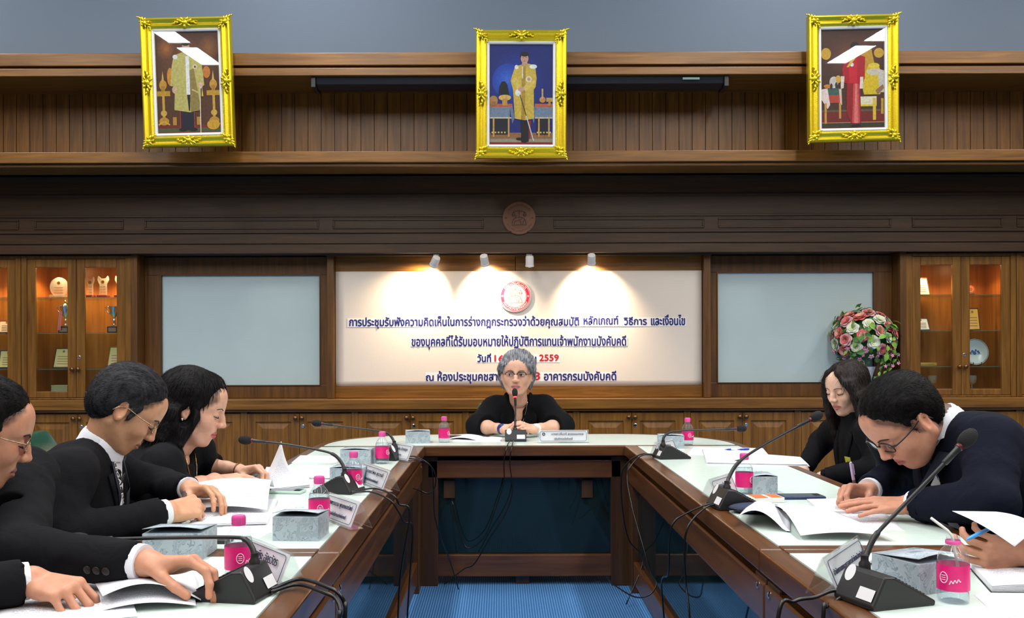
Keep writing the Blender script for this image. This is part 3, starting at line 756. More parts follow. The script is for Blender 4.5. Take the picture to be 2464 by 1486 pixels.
def hair_mat(name, c1, c2, sc=(14, 120, 14), rough=.38, spec=.2):
    m, nt, b = new_mat(name); N = nt.nodes; L = nt.links
    tc = N.new('ShaderNodeTexCoord'); mp = N.new('ShaderNodeMapping'); mp.inputs['Scale'].default_value = sc; L.new(tc.outputs['Object'], mp.inputs['Vector'])
    n = N.new('ShaderNodeTexNoise'); n.inputs['Scale'].default_value = 2.2; n.inputs['Detail'].default_value = 5; n.inputs['Roughness'].default_value = .65; n.inputs['Distortion'].default_value = .4
    L.new(mp.outputs[0], n.inputs['Vector'])
    r = N.new('ShaderNodeValToRGB'); e = r.color_ramp.elements; e[0].position = .36; e[1].position = .66; e[0].color = col4(c1); e[1].color = col4(c2)
    L.new(n.outputs['Fac'], r.inputs['Fac']); L.new(r.outputs['Color'], b.inputs['Base Color'])
    b.inputs['Roughness'].default_value = rough; b.inputs['Specular IOR Level'].default_value = spec
    bp = N.new('ShaderNodeBump'); bp.inputs['Strength'].default_value = .7; bp.inputs['Distance'].default_value = .004
    L.new(n.outputs['Fac'], bp.inputs['Height']); L.new(bp.outputs['Normal'], b.inputs['Normal'])
    return m
def cloth_mat(name, c, rough=.85, sheen=.15):
    m, nt, b = new_mat(name); N = nt.nodes; L = nt.links
    tc = N.new('ShaderNodeTexCoord')
    n = N.new('ShaderNodeTexNoise'); n.inputs['Scale'].default_value = 9; n.inputs['Detail'].default_value = 3; n.inputs['Distortion'].default_value = .8
    n2 = N.new('ShaderNodeTexNoise'); n2.inputs['Scale'].default_value = 600; n2.inputs['Detail'].default_value = 1
    L.new(tc.outputs['Object'], n.inputs['Vector']); L.new(tc.outputs['Object'], n2.inputs['Vector'])
    b.inputs['Base Color'].default_value = col4(c); b.inputs['Roughness'].default_value = rough; b.inputs['Sheen Weight'].default_value = sheen; b.inputs['Specular IOR Level'].default_value = .15
    bp = N.new('ShaderNodeBump'); bp.inputs['Strength'].default_value = .45; bp.inputs['Distance'].default_value = .02
    b2 = N.new('ShaderNodeBump'); b2.inputs['Strength'].default_value = .2; b2.inputs['Distance'].default_value = .001
    L.new(n.outputs['Fac'], bp.inputs['Height']); L.new(n2.outputs['Fac'], b2.inputs['Height']); L.new(bp.outputs['Normal'], b2.inputs['Normal']); L.new(b2.outputs['Normal'], b.inputs['Normal'])
    return m
M_SUITB = cloth_mat('black_wool', srgb(15, 15, 19), .9, 0); M_SUITN = cloth_mat('navy_wool', srgb(13, 17, 32), .9, 0); M_DRESS = cloth_mat('black_crepe', srgb(12, 13, 17), .85, 0)
M_SHIRT = cloth_mat('white_cotton', srgb(226, 228, 236), .75, 0); M_TROUS = cloth_mat('charcoal_trousers', srgb(26, 26, 30)); M_SHOE = mat('black_leather_shoe', srgb(14, 13, 13), .3)
M_LIPS = None
M_EYEW = mat('eye_white', srgb(232, 226, 222), .15); M_IRIS = mat('dark_iris', srgb(32, 18, 12), .1); M_LASH = mat('lash_line', srgb(20, 14, 12), .6)
M_BROW = mat('brow_hair', srgb(34, 26, 24), .7, bump=.4, bscale=500)
M_GOLD = mat('yellow_gold', srgb(226, 176, 84), .25, 1)

def head_sdf(h=.0026, female=False, wide=1.0, jaw=1.0):
    s = Sdf(h)
    s.ell((-.014, 0, .036), (.097, .077*wide, .082), .02)
    s.ell((.022, 0, .0), (.066, .066*wide, .085), .025)
    s.ell((.034, 0, -.045), (.052, .052*wide*jaw, .06), .02)
    jw = .050*jaw*wide
    for y in (-1, 1):
        s.cone((-.004, y*jw, -.042), (.05, y*.024*jaw, -.093), .019*jaw, .015*jaw, .028)
        s.ell((.06, y*.036*wide, -.024), (.025, .022, .024), .025)            # cheek
        s.cone((.083, y*.012, .021), (.066, y*.046*wide, .022), .0115 if not female else .009, .010, .018)   # brow ridge
    s.ell((.066, 0, -.098), (.018, .022*jaw, .015), .02)
    s.ell((.072, 0, -.060), (.021, .030, .026), .02)
    s.ell((.058, 0, .052), (.036, .055*wide, .04), .03)                       # forehead
    for y in (-1, 1):
        s.ell((.101, y*.032, .003), (.018, .021, .0125), .014, 's')           # eye socket
        s.ell((.0785, y*.0315, .0035), (.0135, .0165, .0115), .006)           # lid
    s.chain([(.090, 0, .016), (.099, 0, -.006), (.110, 0, -.026)], [.0075, .0085, .0105], .012)
    for y in (-1, 1): s.ell((.101, y*.0125, -.030), (.010, .0085, .0085), .008)
    for y in (-1, 1): s.ell((.103, y*.0075, -.0385), (.0045, .0035, .003), .004, 's')
    # mouth
    for y in (-1, 1):
        s.cone((.0925, 0, -.0585), (.083, y*.022, -.0635), .0058, .0032, .004)
        s.cone((.0915, 0, -.0695), (.083, y*.020, -.0650), .0068, .0035, .004)
        s.cone((.0985, 0, -.0640), (.087, y*.022, -.0645), .0018, .0014, .003, 's')
        s.ell((-.008, y*.0765*wide, -.008), (.017, .0075, .031), .008, R=Euler((0, math.radians(-14), y*math.radians(22))).to_matrix())
        s.ell((-.006, y*.083*wide, -.004), (.0095, .006, .019), .006, 's', R=Euler((0, math.radians(-14), y*math.radians(22))).to_matrix())
        s.ell((.004, y*.076*wide, -.012), (.005, .005, .008), .006)
    return s
def head_colors(v, tone, lip):
    c = np.tile(np.array(tone, 'f'), (len(v), 1))
    def blend(mask, col): c[:] = c*(1-mask[:, None])+np.array(col, 'f')*mask[:, None]
    x, y, z = v.T
    t_ = np.array(tone)
    blush = np.exp(-(((x-.07)/.03)**2+((np.abs(y)-.04)/.022)**2+((z+.028)/.02)**2))*.35
    blend(blush, t_*np.array((1.08, .82, .78)))
    blend(np.exp(-(((x-.11)/.018)**2+(y/.016)**2+((z+.028)/.014)**2))*.35, t_*np.array((1.05, .8, .75)))
    m = np.clip(1.25-np.sqrt(((np.abs(y))/.0235)**2+((z+.0640)/.0105)**2), 0, .25)/.25*(x > .074)
    blend(m, lip)
    blend(np.exp(-(((z+.0642)/.0016)**2))*(np.abs(y) < .022)*(x > .078)*.75, np.array(lip)*.25)
    ear = np.exp(-(((x+.008)/.02)**2+((z+.008)/.03)**2))*(np.abs(y) > .07)*.3
    blend(ear, t_*np.array((1.08, .78, .72)))
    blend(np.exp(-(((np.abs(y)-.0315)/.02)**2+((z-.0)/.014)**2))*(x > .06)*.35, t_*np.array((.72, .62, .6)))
    return np.clip(c, 0, 1)

# ---- hands: forward kinematics, then one smooth surface with the forearm
FING = {  # base on the palm (x along the hand, y towards the thumb side), phalanges, radius
    'index': ((.092, .028, .003), (.042, .026, .021), .0088), 'middle': ((.096, .008, .005), (.046, .030, .022), .0090),
    'ring': ((.091, -.012, .003), (.042, .028, .021), .0086), 'little': ((.081, -.030, -.001), (.034, .021, .019), .0077)}
def hand_parts(s, M, side, curls, thumb, spread=.08, sc=1.0):
    """adds a hand to sdf s. M: matrix with columns hand-forward, thumb side, back of the hand; curls: per finger 3 bends (radians)"""
    def pt(p): return M @ Vector(p)*1.0
    W_ = lambda x, y, z: M @ Vector((x*sc, y*sc, z*sc))
    for nm, (b, L_, r) in FING.items(): s.cone(W_(.006, b[1]*.55, -.002), W_(*b), .0145*sc, .0108*sc, .012*sc)
    s.ell(W_(.035, .020, -.010), (.03*sc, .016*sc, .014*sc), .014*sc, R=M.to_3x3())
    s.ell(W_(.04, -.02, -.008), (.034*sc, .014*sc, .012*sc), .014*sc, R=M.to_3x3())
    tips = {}
    for i, (nm, (b, L_, r)) in enumerate(FING.items()):
        c = curls[nm] if isinstance(curls, dict) else curls[i]
        sp = (1.5-i)*spread; p = Vector(b); a = 0
        dirh = Vector((math.cos(sp), math.sin(sp), 0)); rr = r*sc
        for j in range(3):
            a += c[j]
            d = dirh*math.cos(a)+Vector((0, 0, -1))*math.sin(a)
            p2 = p+d*L_[j]
            s.cone(W_(*p), W_(*p2), rr*(1.0-.07*j), rr*(1.0-.07*(j+1)), .0035*sc if j else .006*sc); p = p2
        tips[nm] = W_(*p)
    p = Vector((.018, .026, -.008)); L_ = (.040, .032, .026); az, el, b1, b2 = thumb    # azimuth out from the palm, drop, bends
    rads = (.0128, .0108, .0098, .0085)
    d = Vector((math.cos(az)*math.cos(el), math.sin(az)*math.cos(el), -math.sin(el)))
    ax = Vector((math.sin(.9), 0, math.cos(.9)))
    for j in range(3):
        p2 = p+d*L_[j]; s.cone(W_(*p), W_(*p2), rads[j]*sc, rads[j+1]*sc, .009*sc if j == 0 else .0035*sc); p = p2
        d = Matrix.Rotation(-(b1, b2, 0)[j], 3, ax) @ d
    tips['thumb'] = W_(*p)
    return tips
def hand_frame(wrist, fwd, back, side):
    """side +1: right hand, -1: left. columns: forward, towards the thumb, out of the back"""
    f = Vector(fwd).normalized(); b = Vector(back); b = (b-f*b.dot(f)).normalized()
    th = b.cross(f)*side         # right hand, palm down, pointing +x: thumb to +y
    M = Matrix((f, th, b)).transposed().to_4x4(); M.translation = Vector(wrist); return M
RELAX = [(.25, .35, .2), (.28, .4, .22), (.32, .42, .24), (.36, .42, .25)]
GRIP = [(.7, .9, .5), (.75, 1.0, .55), (.85, 1.05, .6), (.95, 1.05, .6)]
FLAT = [(.06, .1, .06), (.04, .1, .06), (.06, .12, .06), (.1, .12, .08)]
PEN = [(.75, .75, .25), (.85, .95, .4), (1.0, 1.1, .5), (1.1, 1.15, .5)]
# ------------------------------------------------------------------ people
from mathutils.bvhtree import BVHTree
TONE_A, TONE_B, TONE_C, TONE_D, TONE_E, TONE_F = srgb(196, 138, 110), srgb(202, 150, 116), srgb(222, 172, 146), srgb(226, 176, 150), srgb(234, 190, 164), srgb(206, 148, 122)
H_BLACK = hair_mat('black_hair', srgb(7, 6, 7), srgb(26, 24, 25), rough=.5, spec=.1); H_GREY = hair_mat('silver_grey_hair', srgb(58, 60, 66), srgb(172, 176, 184), (8, 110, 12))
H_SALT = hair_mat('dark_greying_hair', srgb(12, 12, 14), srgb(54, 54, 60), rough=.5, spec=.16); H_LONG = hair_mat('long_dark_hair', srgb(12, 9, 9), srgb(44, 34, 32), (90, 90, 6), .42)

def hair_short(h=.0034, top=.012, line=0.0, full=0.0):
    s = Sdf(h)
    s.ell((-.017, 0, .038), (.1005, .0795+full, .082+top), .01)
    s.ell((.016, .006, .076), (.058, .054, .028+top*.7), .05)
    s.ell((-.042, 0, -.002), (.0705, .0745+full, .075), .02)
    def cut(x, y, z):
        a = np.maximum(np.abs(y)-.045, 0); e = np.sin(x*210+y*60)*np.sin(y*190+z*230)*.0022
        front = .95*x+.31*z-.106+.25*a+line
        return np.maximum(np.maximum(front, .822*x-.569*z-.033), .581*x-.814*z-.038)+e
    s.cut = cut
    s.fn(cut, (-.2, -.2, -.2), (.2, .2, .25), .030)
    for y in (-1, 1):
        s.cone((.030, y*.067, .025), (.021, y*.0705, -.014), .0075, .0045, .012)
        s.ell((-.004, y*.088, -.016), (.022, .018, .034), .008, 's')
    return s
def hair_bob(h=.0036):
    s = Sdf(h)
    s.ell((-.022, 0, .042), (.108, .091, .092), .01)
    s.ell((-.058, 0, -.02), (.062, .088, .085), .03)
    s.ell((.035, .02, .075), (.055, .06, .042), .03)
    def cut(x, y, z):
        a = np.maximum(np.abs(y)-.05, 0)
        return np.maximum(.95*x+.31*z-.109+.12*a, .66*x-.75*z-.036)+np.sin(x*210+y*60)*np.sin(y*190+z*230)*.002
    s.cut = cut
    s.fn(cut, (-.3, -.2, -.3), (.2, .2, .25), .03)
    rs = np.random.RandomState(5)
    for i in range(16):
        a = PI*(.32+1.36*i/15); r = .078
        p0 = np.array((-.02+r*math.cos(a)*.95, r*math.sin(a)*1.02, -.02)); p1 = p0+np.array((-.014, 0, -.055)); p2 = p1+np.array((math.cos(a)*.026-.004, math.sin(a)*.024, -.034-.02*rs.rand()))
        s.chain([p0, p1, p2], [.026, .024, .012], .014)
    for y in (-1, 1): s.ell((.004, y*.092, -.02), (.024, .024, .034), .01, 's')
    return s
def hair_bouffant(h=.0036):
    s = Sdf(h)
    s.ell((-.02, 0, .046), (.106, .092, .090), .01)
    s.ell((-.05, 0, -.005), (.07, .088, .085), .03)
    rs = np.random.RandomState(2)
    for i in range(11):                                  # swept-back locks off the forehead
        y = -.072+.0145*i; zz = .092-.9*(y*y)/.09
        s.chain([(.086-2.2*y*y, y*.86, .080-abs(y)*.34), (.064, y*.95+.008, zz+.012+.006*rs.rand()), (-.02, y*1.05+.014, zz+.026+.004*rs.rand()), (-.09, y*.9+.01, zz-.03)], [.0045, .0145, .018, .015], .006)
    for y in (-1, 1):
        for i in range(4):
            s.chain([(.045-.012*i, y*(.078+.002*i), .055), (.012-.016*i, y*(.089-.001*i), .03), (-.02-.014*i, y*(.088-.004*i), -.02), (-.045-.008*i, y*.072, -.075)], [.012, .016, .016, .010], .012)
    def cut(x, y, z):
        a = np.maximum(np.abs(y)-.045, 0)
        return np.maximum(.93*x+.37*z-.126+.12*a, .72*x-.69*z-.052)+np.sin(x*210+y*60)*np.sin(y*190+z*230)*.002
    s.cut = cut
    s.fn(cut, (-.3, -.2, -.3), (.2, .2, .25), .026)
    for y in (-1, 1): s.ell((.01, y*.09, -.02), (.026, .02, .034), .01, 's')
    return s
def hair_long(h=.004):
    s = Sdf(h)
    s.ell((-.018, 0, .040), (.106, .088, .090), .01)
    def cut(x, y, z):
        return np.maximum(.95*x+.31*z-.110+.20*np.maximum(np.abs(y)-.006, 0), .80*x-.6*z-.060)
    s.cut = cut
    s.fn(cut, (-.3, -.2, -.3), (.2, .2, .25), .024)
    for y in (-1, 1):
        for i in range(6):
            x0 = .052-.027*i
            s.chain([(x0, y*(.066+.005*i-.0022*i*i), .045), (x0-.004, y*(.086+.002*i-.0025*i*i), -.02), (x0-.008, y*(.090-.0035*i), -.11), (x0*.8-.004, y*(.088-.005*i), -.21), (x0*.7+.006, y*(.080-.006*i), -.30-.01*i)], [.017, .021, .021, .019, .007], .012)
    for y in (-1, 1):
        s.chain([(.040, y*.004, .122), (.072, y*.030, .092), (.072, y*.056, .050), (.050, y*.076, .0), (.040, y*.084, -.07)], [.008, .012, .014, .014, .014], .012)
    s.ell((-.055, 0, -.06), (.055, .075, .13), .03)
    s.ell((-.055, 0, -.18), (.04, .07, .13), .03)
    return s

def blades(v, n, count, ln, wd, flow, lift, seed):
    """thin tapering strands lying on the hair surface"""
    rs = np.random.RandomState(seed); i = rs.choice(len(v), count); p = v[i]; nn = n[i]
    d = flow(p)+rs.normal(size=(count, 3))*.16; d -= nn*np.sum(d*nn, 1, keepdims=True); d /= np.linalg.norm(d, axis=1, keepdims=True)+1e-9
    sd = np.cross(d, nn); L_ = ln*(.6+.8*rs.rand(count, 1)); w_ = wd*(.6+.8*rs.rand(count, 1))
    p0 = p-nn*.002; p1 = p+d*L_*.5+nn*lift*.8; p2 = p+d*L_+nn*(lift*.3-.12*L_)
    V_ = np.stack([p0-sd*w_, p0+sd*w_, p1-sd*w_*.8, p1+sd*w_*.8, p2-sd*w_*.12, p2+sd*w_*.12], 1).reshape(-1, 3)
    b = np.arange(count)[:, None]*6
    return V_, np.concatenate([b+np.array([0, 1, 3, 2]), b+np.array([2, 3, 5, 4])])
def flow_back(p):
    d = np.stack([-np.ones(len(p)), p[:, 1]*2, -.2-0*p[:, 0]], 1); m = np.clip((np.abs(p[:, 1])-.045)/.03, 0, 1)*(p[:, 2] < .09); d[:, 0] += .45*m; d[:, 2] -= 1.0*m; return d
def flow_down(p):
    c = p-np.array((-.02, 0, .125)); c = c/(np.linalg.norm(c, axis=1, keepdims=True)+1e-9); c[:, 2] -= .5; return c

def glasses(root, Mh, rim, kind, lens, wide=1.0):
    """spectacles in head space: two lenses, bridge, temples"""
    g = Mh
    fr = MB(); xl = .1035
    def rimpts(y, w_, h_, n=22, half=False):
        out = []
        rng = range(n+1) if not half else range(n//2+1)
        for i in rng:
            a = 2*PI*i/n; ca, sa = math.cos(a), math.sin(a); e = .7
            out.append((xl-abs(y+w_*ca)*.14, y+w_*math.copysign(abs(ca)**e, ca), .0015+h_*math.copysign(abs(sa)**e, sa)))
        return out
    o = bpy.data.objects.new('spectacles', None); COL.objects.link(o); o.parent = root; o.matrix_parent_inverse = root.matrix_basis.inverted(); o.matrix_basis = Mh
    w_, h_ = .0245*wide, .0165
    r = .0013 if kind != 'full' else .0019
    for y in (-.0315, .0315):
        if kind in ('full', 'thin'): fr.tube(rimpts(y, w_, h_), r, 6, cap=False)
        elif kind == 'brow': fr.tube(rimpts(y, w_, h_, half=True), .0024, 6)
        pts = rimpts(y, w_*.98, h_*.98)[:-1]
        l = MB(); l.add(pts+[(p[0]-.0012, p[1], p[2]) for p in pts], [tuple(range(len(pts)))]+[tuple(range(2*len(pts)-1, len(pts)-1, -1))]); l.build('lens', lens, o)
    fr.tube([(xl-.001, -.0085, .006), (xl+.002, 0, .008), (xl-.001, .0085, .006)], r, 6)
    for s_ in (-1, 1):
        ye = s_*(.0315+w_)
        fr.tube(rbez([(xl-.0075, ye, .006), (xl-.012, s_*.069, .007), (.05, s_*.077, .006), (.0, s_*.0795, .008), (-.02, s_*.081, -.004), (-.028, s_*.081, -.018)], 5), .0019 if kind == 'full' else .0014, 6)
    fr.build('frame', rim, o, smooth=True)
    return o

def person(label,  tone, lip, head_c, fwd, up, hs, J, top_mat, hair, hair_m, hands, female=False, collar='suit', sleeves=('long', 'long'), wide=1.0, jaw=1.0,
           eyes='down', brow=(.0026, 1), bulk=1.0, opening=True, shirt=None, legs=True, fingers_res=.0026, neck_r=.054, wr=.0022, brow_m=None, strands=(7000, .015, .0006, flow_back, .0022), fade=-.012, scalp=(.02, .017, .016)):
    pel = Vector(J['pelvis'])
    root = thing('person', label, 'person', (pel.x, pel.y, 0)); Ti = root.matrix_basis.inverted()
    R = frame(fwd, up); Mh = Matrix.Translation(head_c) @ R.to_4x4() @ Matrix.Scale(hs, 4)
    neck = Vector(J['neck']); nl = Mh.inverted() @ neck
    # --- body: head and neck, hands and forearms, hidden trunk
    s = head_sdf(.0027, female, wide, jaw)
    s.cone((-.02, 0, -.03), tuple(nl), neck_r*.95/hs*1.0, neck_r/hs, .03)
    v, f = s.mesh(); v = relax(v, f, 1, .4)
    hb = BVHTree.FromPolygons([Vector(p) for p in v], [tuple(int(i) for i in q_) for q_ in f])
    hc = head_colors(v, tone, lip)
    k = np.clip((fade-hair.cut(v[:, 0], v[:, 1], v[:, 2]))/.010, 0, 1)*.8*(np.abs(v[:, 1]) < .083)*(v[:, 2] > -.085)
    k *= 1-np.exp(-(((v[:, 0]+.006)/.018)**2+((v[:, 2]+.008)/.03)**2))*(np.abs(v[:, 1]) > .068)
    hc = hc*(1-k[:, None])+np.array(scalp, 'f')*k[:, None]
    parts = [(xf(Mh, v), f, hc)]
    tips = {}
    for sd, hd in hands.items():
        sg = 1 if sd == 'R' else -1
        s = Sdf(fingers_res); Mw = hand_frame(hd['wrist'], hd['fwd'], hd['back'], sg)
        tips[sd] = hand_parts(s, Mw, sg, hd.get('curl', RELAX), hd.get('thumb', (.55, .35, .25, .25)), hd.get('spread', .07), hd.get('sc', 1.0))
        w0 = Vector(hd['wrist']); el = Vector(J['el'+sd]); sc = hd.get('sc', 1.0)
        mid = w0.lerp(el, .5)
        s.ell(w0, (.022*sc, .027*sc, .02*sc), .015, R=Mw.to_3x3())
        s.cone(w0, w0.lerp(el, .25), .023*sc, .0275*sc, .02); s.cone(w0.lerp(el, .25), w0.lerp(el, .7), .0275*sc, .040*sc, .02); s.cone(w0.lerp(el, .7), el, .040*sc, .040*sc, .02)
        v, f = s.mesh(); v = relax(v, f, 1, .35)
        c = np.tile(np.array(tone, 'f'), (len(v), 1))
        for nm, tp in tips[sd].items():                # redder finger ends and knuckles
            d = np.linalg.norm(v-np.array(tp, 'f'), axis=1); k = np.exp(-(d/.016)**2)[:, None]*.35
            c = c*(1-k)+np.array(tone, 'f')*np.array((1.05, .80, .74), 'f')*k
        parts.append((v, f, c))
    upv = (neck-pel).normalized(); shL, shR = Vector(J['shL']), Vector(J['shR'])
    left = (shL-shR); left = (left-upv*left.dot(upv)).normalized(); fw = left.cross(upv).normalized()
    Rt = Matrix((fw, left, upv)).transposed(); Ln = (neck-pel).length
    pt = lambda a, b_, c: neck+fw*a+left*b_+upv*c
    tr = Sdf(.016)
    tr.cone(pel, pt(-.01, 0, -.12), .085*bulk, .075*bulk, .05); tr.cone(shL-upv*.03, shR-upv*.03, .03, .03, .04); tr.cone(pt(0, 0, -.12), neck-upv*.03, .06, .045, .04)
    for sd in 'LR': tr.cone(Vector(J['sh'+sd]), Vector(J['el'+sd]), .042, .036, .03)
    v, f = tr.mesh(); parts.append((v, f, np.tile(np.array(tone, 'f'), (len(v), 1))))
    v, f, c = join(parts)
    npmesh('body', v, f, M_SKIN, root, colors=c)
    # --- garment
    g = Sdf(.0075)
    for sd in 'LR':
        S_, E_ = Vector(J['sh'+sd]), Vector(J['el'+sd]); W0 = Vector(hands[sd]['wrist']) if sd in hands else Vector(J['wr'+sd])
        sl = sleeves[0 if sd == 'L' else 1]
        r1, r2 = (.066, .058) if sl != 'flare' else (.075, .082)
        g.cone(S_, E_, r1*bulk**.5, r2*bulk**.5, .05)
        if sl == 'long': g.cone(E_, W0.lerp(E_, .10), .058*bulk**.5, .042*bulk**.5, .02)
        elif sl == 'threeq': g.cone(E_, W0.lerp(E_, .52), .055, .052, .02)
        elif sl == 'flare': g.cone(E_, W0.lerp(E_, .80), .082, .070, .03)
        if sl in ('long', 'threeq', 'flare'):           # open cuff end
            q0 = W0.lerp(E_, {'long': .10, 'threeq': .52, 'flare': .80}[sl]); dr = (W0-E_).normalized()
            def plane(x, y, z, q0=q0, dr=dr): return -((x-q0.x)*dr.x+(y-q0.y)*dr.y+(z-q0.z)*dr.z)
            lo = np.array(q0)-.105; hi = np.array(q0)+.105
            # slice the rounded end off, then hollow it
            c2 = q0+dr*.055
            cr = {'long': .062, 'threeq': .075, 'flare': .10}[sl]
            g.ell(c2, (.055, cr, cr), .004, 's', R=frame(dr, Vector((0, 0, 1)) if abs(dr.z) < .9 else Vector((0, 1, 0))))
    g.ell(pel+upv*.08, (.140*bulk, .185*bulk, .16), .05, R=Rt)
    g.ell(pel.lerp(neck, .45), (.132*bulk, .172*bulk, .20), .06, R=Rt)
    g.ell(pt(-.005, 0, -.19), (.122*bulk, .180*bulk, .17), .06, R=Rt)
    g.ell(pt(-.03, 0, -.09), (.085*bulk, .150*bulk, .08), .05, R=Rt)
    for sd in 'LR': g.cone(Vector(J['sh'+sd]), pt(-.01, .04*(1 if sd == 'L' else -1), -.025), .058, .040, .05)
    if collar == 'suit':
        g.cone(pt(.0, 0, -.045), pt(.025, 0, .09), .054, .076, .012, 's')
        if opening: g.ell(pt(.135*bulk, 0, -.16), (.07, .040, .17), .01, 's', R=Rt)
    elif collar == 'boat':
        g.cone(pt(.015, 0, .0), pt(.03, 0, .1), .066, .10, .012, 's')
    elif collar == 'vee':
        g.cone(pt(.0, 0, -.02), pt(.02, 0, .09), .054, .075, .012, 's')
        g.ell(pt(.10, 0, -.03), (.07, .038, .085), .012, 's', R=Rt)
    v, f = g.mesh(); n = vnormals(v, f)
    v = v+n*(wobble(v, 22, 0)*wr+wobble(v, 55, 8)*wr*.45)[:, None]; v = relax(v, f, 1, .3)
    npmesh('jacket' if collar == 'suit' else 'dress', v, f, top_mat, root)
    bvh = BVHTree.FromPolygons([Vector(p) for p in v], [tuple(int(i) for i in q_) for q_ in f])
    if shirt is not None:
        sh = Sdf(.0075)
        sh.ell(pt(-.005, 0, -.19), (.112*bulk, .150*bulk, .16), .05, R=Rt); sh.ell(pel.lerp(neck, .45), (.120*bulk, .15*bulk, .19), .05, R=Rt)
        sh.cone(pt(-.0, 0, -.09), pt(.0, 0, .005), .085, .066, .04)
        sh.cone(pt(.0, 0, -.0), pt(.012, 0, .10), .050, .060, .008, 's')
        v2, f2 = sh.mesh(); npmesh('shirt', v2, f2, shirt, root)
        for sd, hd in hands.items():
            if hd.get('cuff', True):
                w0 = Vector(hd['wrist']); E_ = Vector(J['el'+sd]); d = (w0-E_).normalized()
                b = MB(); a0, a1 = w0-d*.055, w0-d*hd.get('cuffgap', .002)
                rr = .036*hd.get('sc', 1.0)
                b.tube([a0, a0.lerp(a1, .5), a1, a1-d*.001, a0+d*.01], [rr*1.04, rr*1.04, rr*1.0, rr*.93, rr*.93], 20, cap=False); b.build('shirt_cuff', shirt, root, smooth='auto', world=True)
    if legs:
        L_ = Sdf(.012); fh = Vector((fw.x, fw.y, 0)).normalized(); lh = Vector((left.x, left.y, 0)).normalized()
        for sg in (-1, 1):
            hip = pel+lh*.09*sg-Vector((0, 0, .02)); kn = hip+fh*.42+lh*.05*sg; kn.z = .50; an = kn-fh*.05; an.z = .10
            L_.cone(hip, kn, .092*bulk, .064, .04); L_.cone(kn, an, .062, .046, .02)
            b = MB(); b.ell(an+fh*.06-Vector((0, 0, .055)), (.135, .045, .045), 14, 8, Matrix((fh, lh, Vector((0, 0, 1)))).transposed()); b.build('shoe', M_SHOE, root, smooth=True, world=True)
        v3, f3 = L_.mesh(); npmesh('trousers', v3, f3, M_TROUS, root)
    # --- hair and face details, in head space
    hv, hf = hair.mesh(); hn = vnormals(hv, hf)
    st = np.sin(hv[:, 1]*330+np.sin(hv[:, 0]*40)*2+np.sin(hv[:, 2]*34)*2)*.0005+np.sin(hv[:, 1]*150+hv[:, 0]*25+hv[:, 2]*18)*.0010
    hv = hv+hn*st[:, None]
    bv, bf = blades(hv, hn, strands[0], strands[1], strands[2], strands[3], strands[4], 4)
    hf = np.concatenate([hf, bf+len(hv)]); hv = np.concatenate([hv, bv])
    npmesh('hair', hv, hf, hair_m, root, Mh)
    for y in (-1, 1):
        b = MB(); bw, bl = brow
        pts = rbez([(.094, y*.012, .0205), (.0915, y*.028, .0260), (.079, y*.049, .0215)], 5)
        pts = [(hb.ray_cast(Vector((.2, p.y, p.z)), Vector((-1, 0, 0)))[0] or p)+Vector((-.0006, 0, 0)) for p in pts]
        b.tube(pts, [bw*.8]+[bw]*(len(pts)-2)+[bw*.3], 6); b.build('eyebrow', brow_m or M_BROW, root, smooth=True, world=True, M=Mh)
        if eyes == 'open':
            b = MB(); b.ell((.0815, y*.0315, .0020), (.0118, .0140, .0068), 16, 10); e = b.build('eye', M_EYEW, root, smooth=True, world=True, M=Mh)
            b = MB(); b.ell((.0905, y*.0315-.002, .0020), (.0035, .0058, .0056), 12, 8); b.build('iris', M_IRIS, e, smooth=True)
            b = MB(); b.tube(rbez([(.0865, y*.0180, .0020), (.0935, y*.028, .0085), (.0915, y*.038, .0080), (.0800, y*.0475, .0030)], 5), .0013, 6); b.build('eyelash', M_LASH, root, smooth=True, world=True, M=Mh)
        else:
            b = MB(); b.tube(rbez([(.0875, y*.0190, -.0015), (.0930, y*.028, -.0052), (.0905, y*.038, -.0050), (.0790, y*.0478, -.0010)], 5), [.0006]+[.0015]*14+[.0008], 6); b.build('eyelash', M_LASH, root, smooth=True, world=True, M=Mh)
    return root, Mh, dict(pt=pt, fw=fw, left=left, up=upv, bvh=bvh, tips=tips, neck=neck)

def on_front(B, rows, off=.003):
    """rays from in front of the chest onto the garment; rows of (left, up) pairs"""
    out = []
    for a, c in rows:
        o = B['pt'](.5, a, c); h = B['bvh'].ray_cast(o, -B['fw'])
        out.append((h[0]+h[1]*off) if h[0] is not None else B['pt'](.1, a, c))
    return out
def ribbon(B, centre, w_, name, m, root, off=.004):
    """flat band over the garment along (left, up) points"""
    n = len(centre); b = MB(); L_ = []
    for i, (a, c) in enumerate(centre):
        p0, p1 = centre[max(i-1, 0)], centre[min(i+1, n-1)]; d = Vector((p1[0]-p0[0], p1[1]-p0[1])).normalized(); nx = Vector((-d.y, d.x))*w_/2
        L_ += [(a-nx.x, c-nx.y), (a+nx.x, c+nx.y)]
    P_ = on_front(B, L_, off); b.add(P_, [(2*i, 2*i+1, 2*i+3, 2*i+2) for i in range(n-1)])
    o = b.build(name, m, root, smooth=True, world=True); md = o.modifiers.new('thickness', 'SOLIDIFY'); md.thickness = .0015; md.offset = 0
    return o
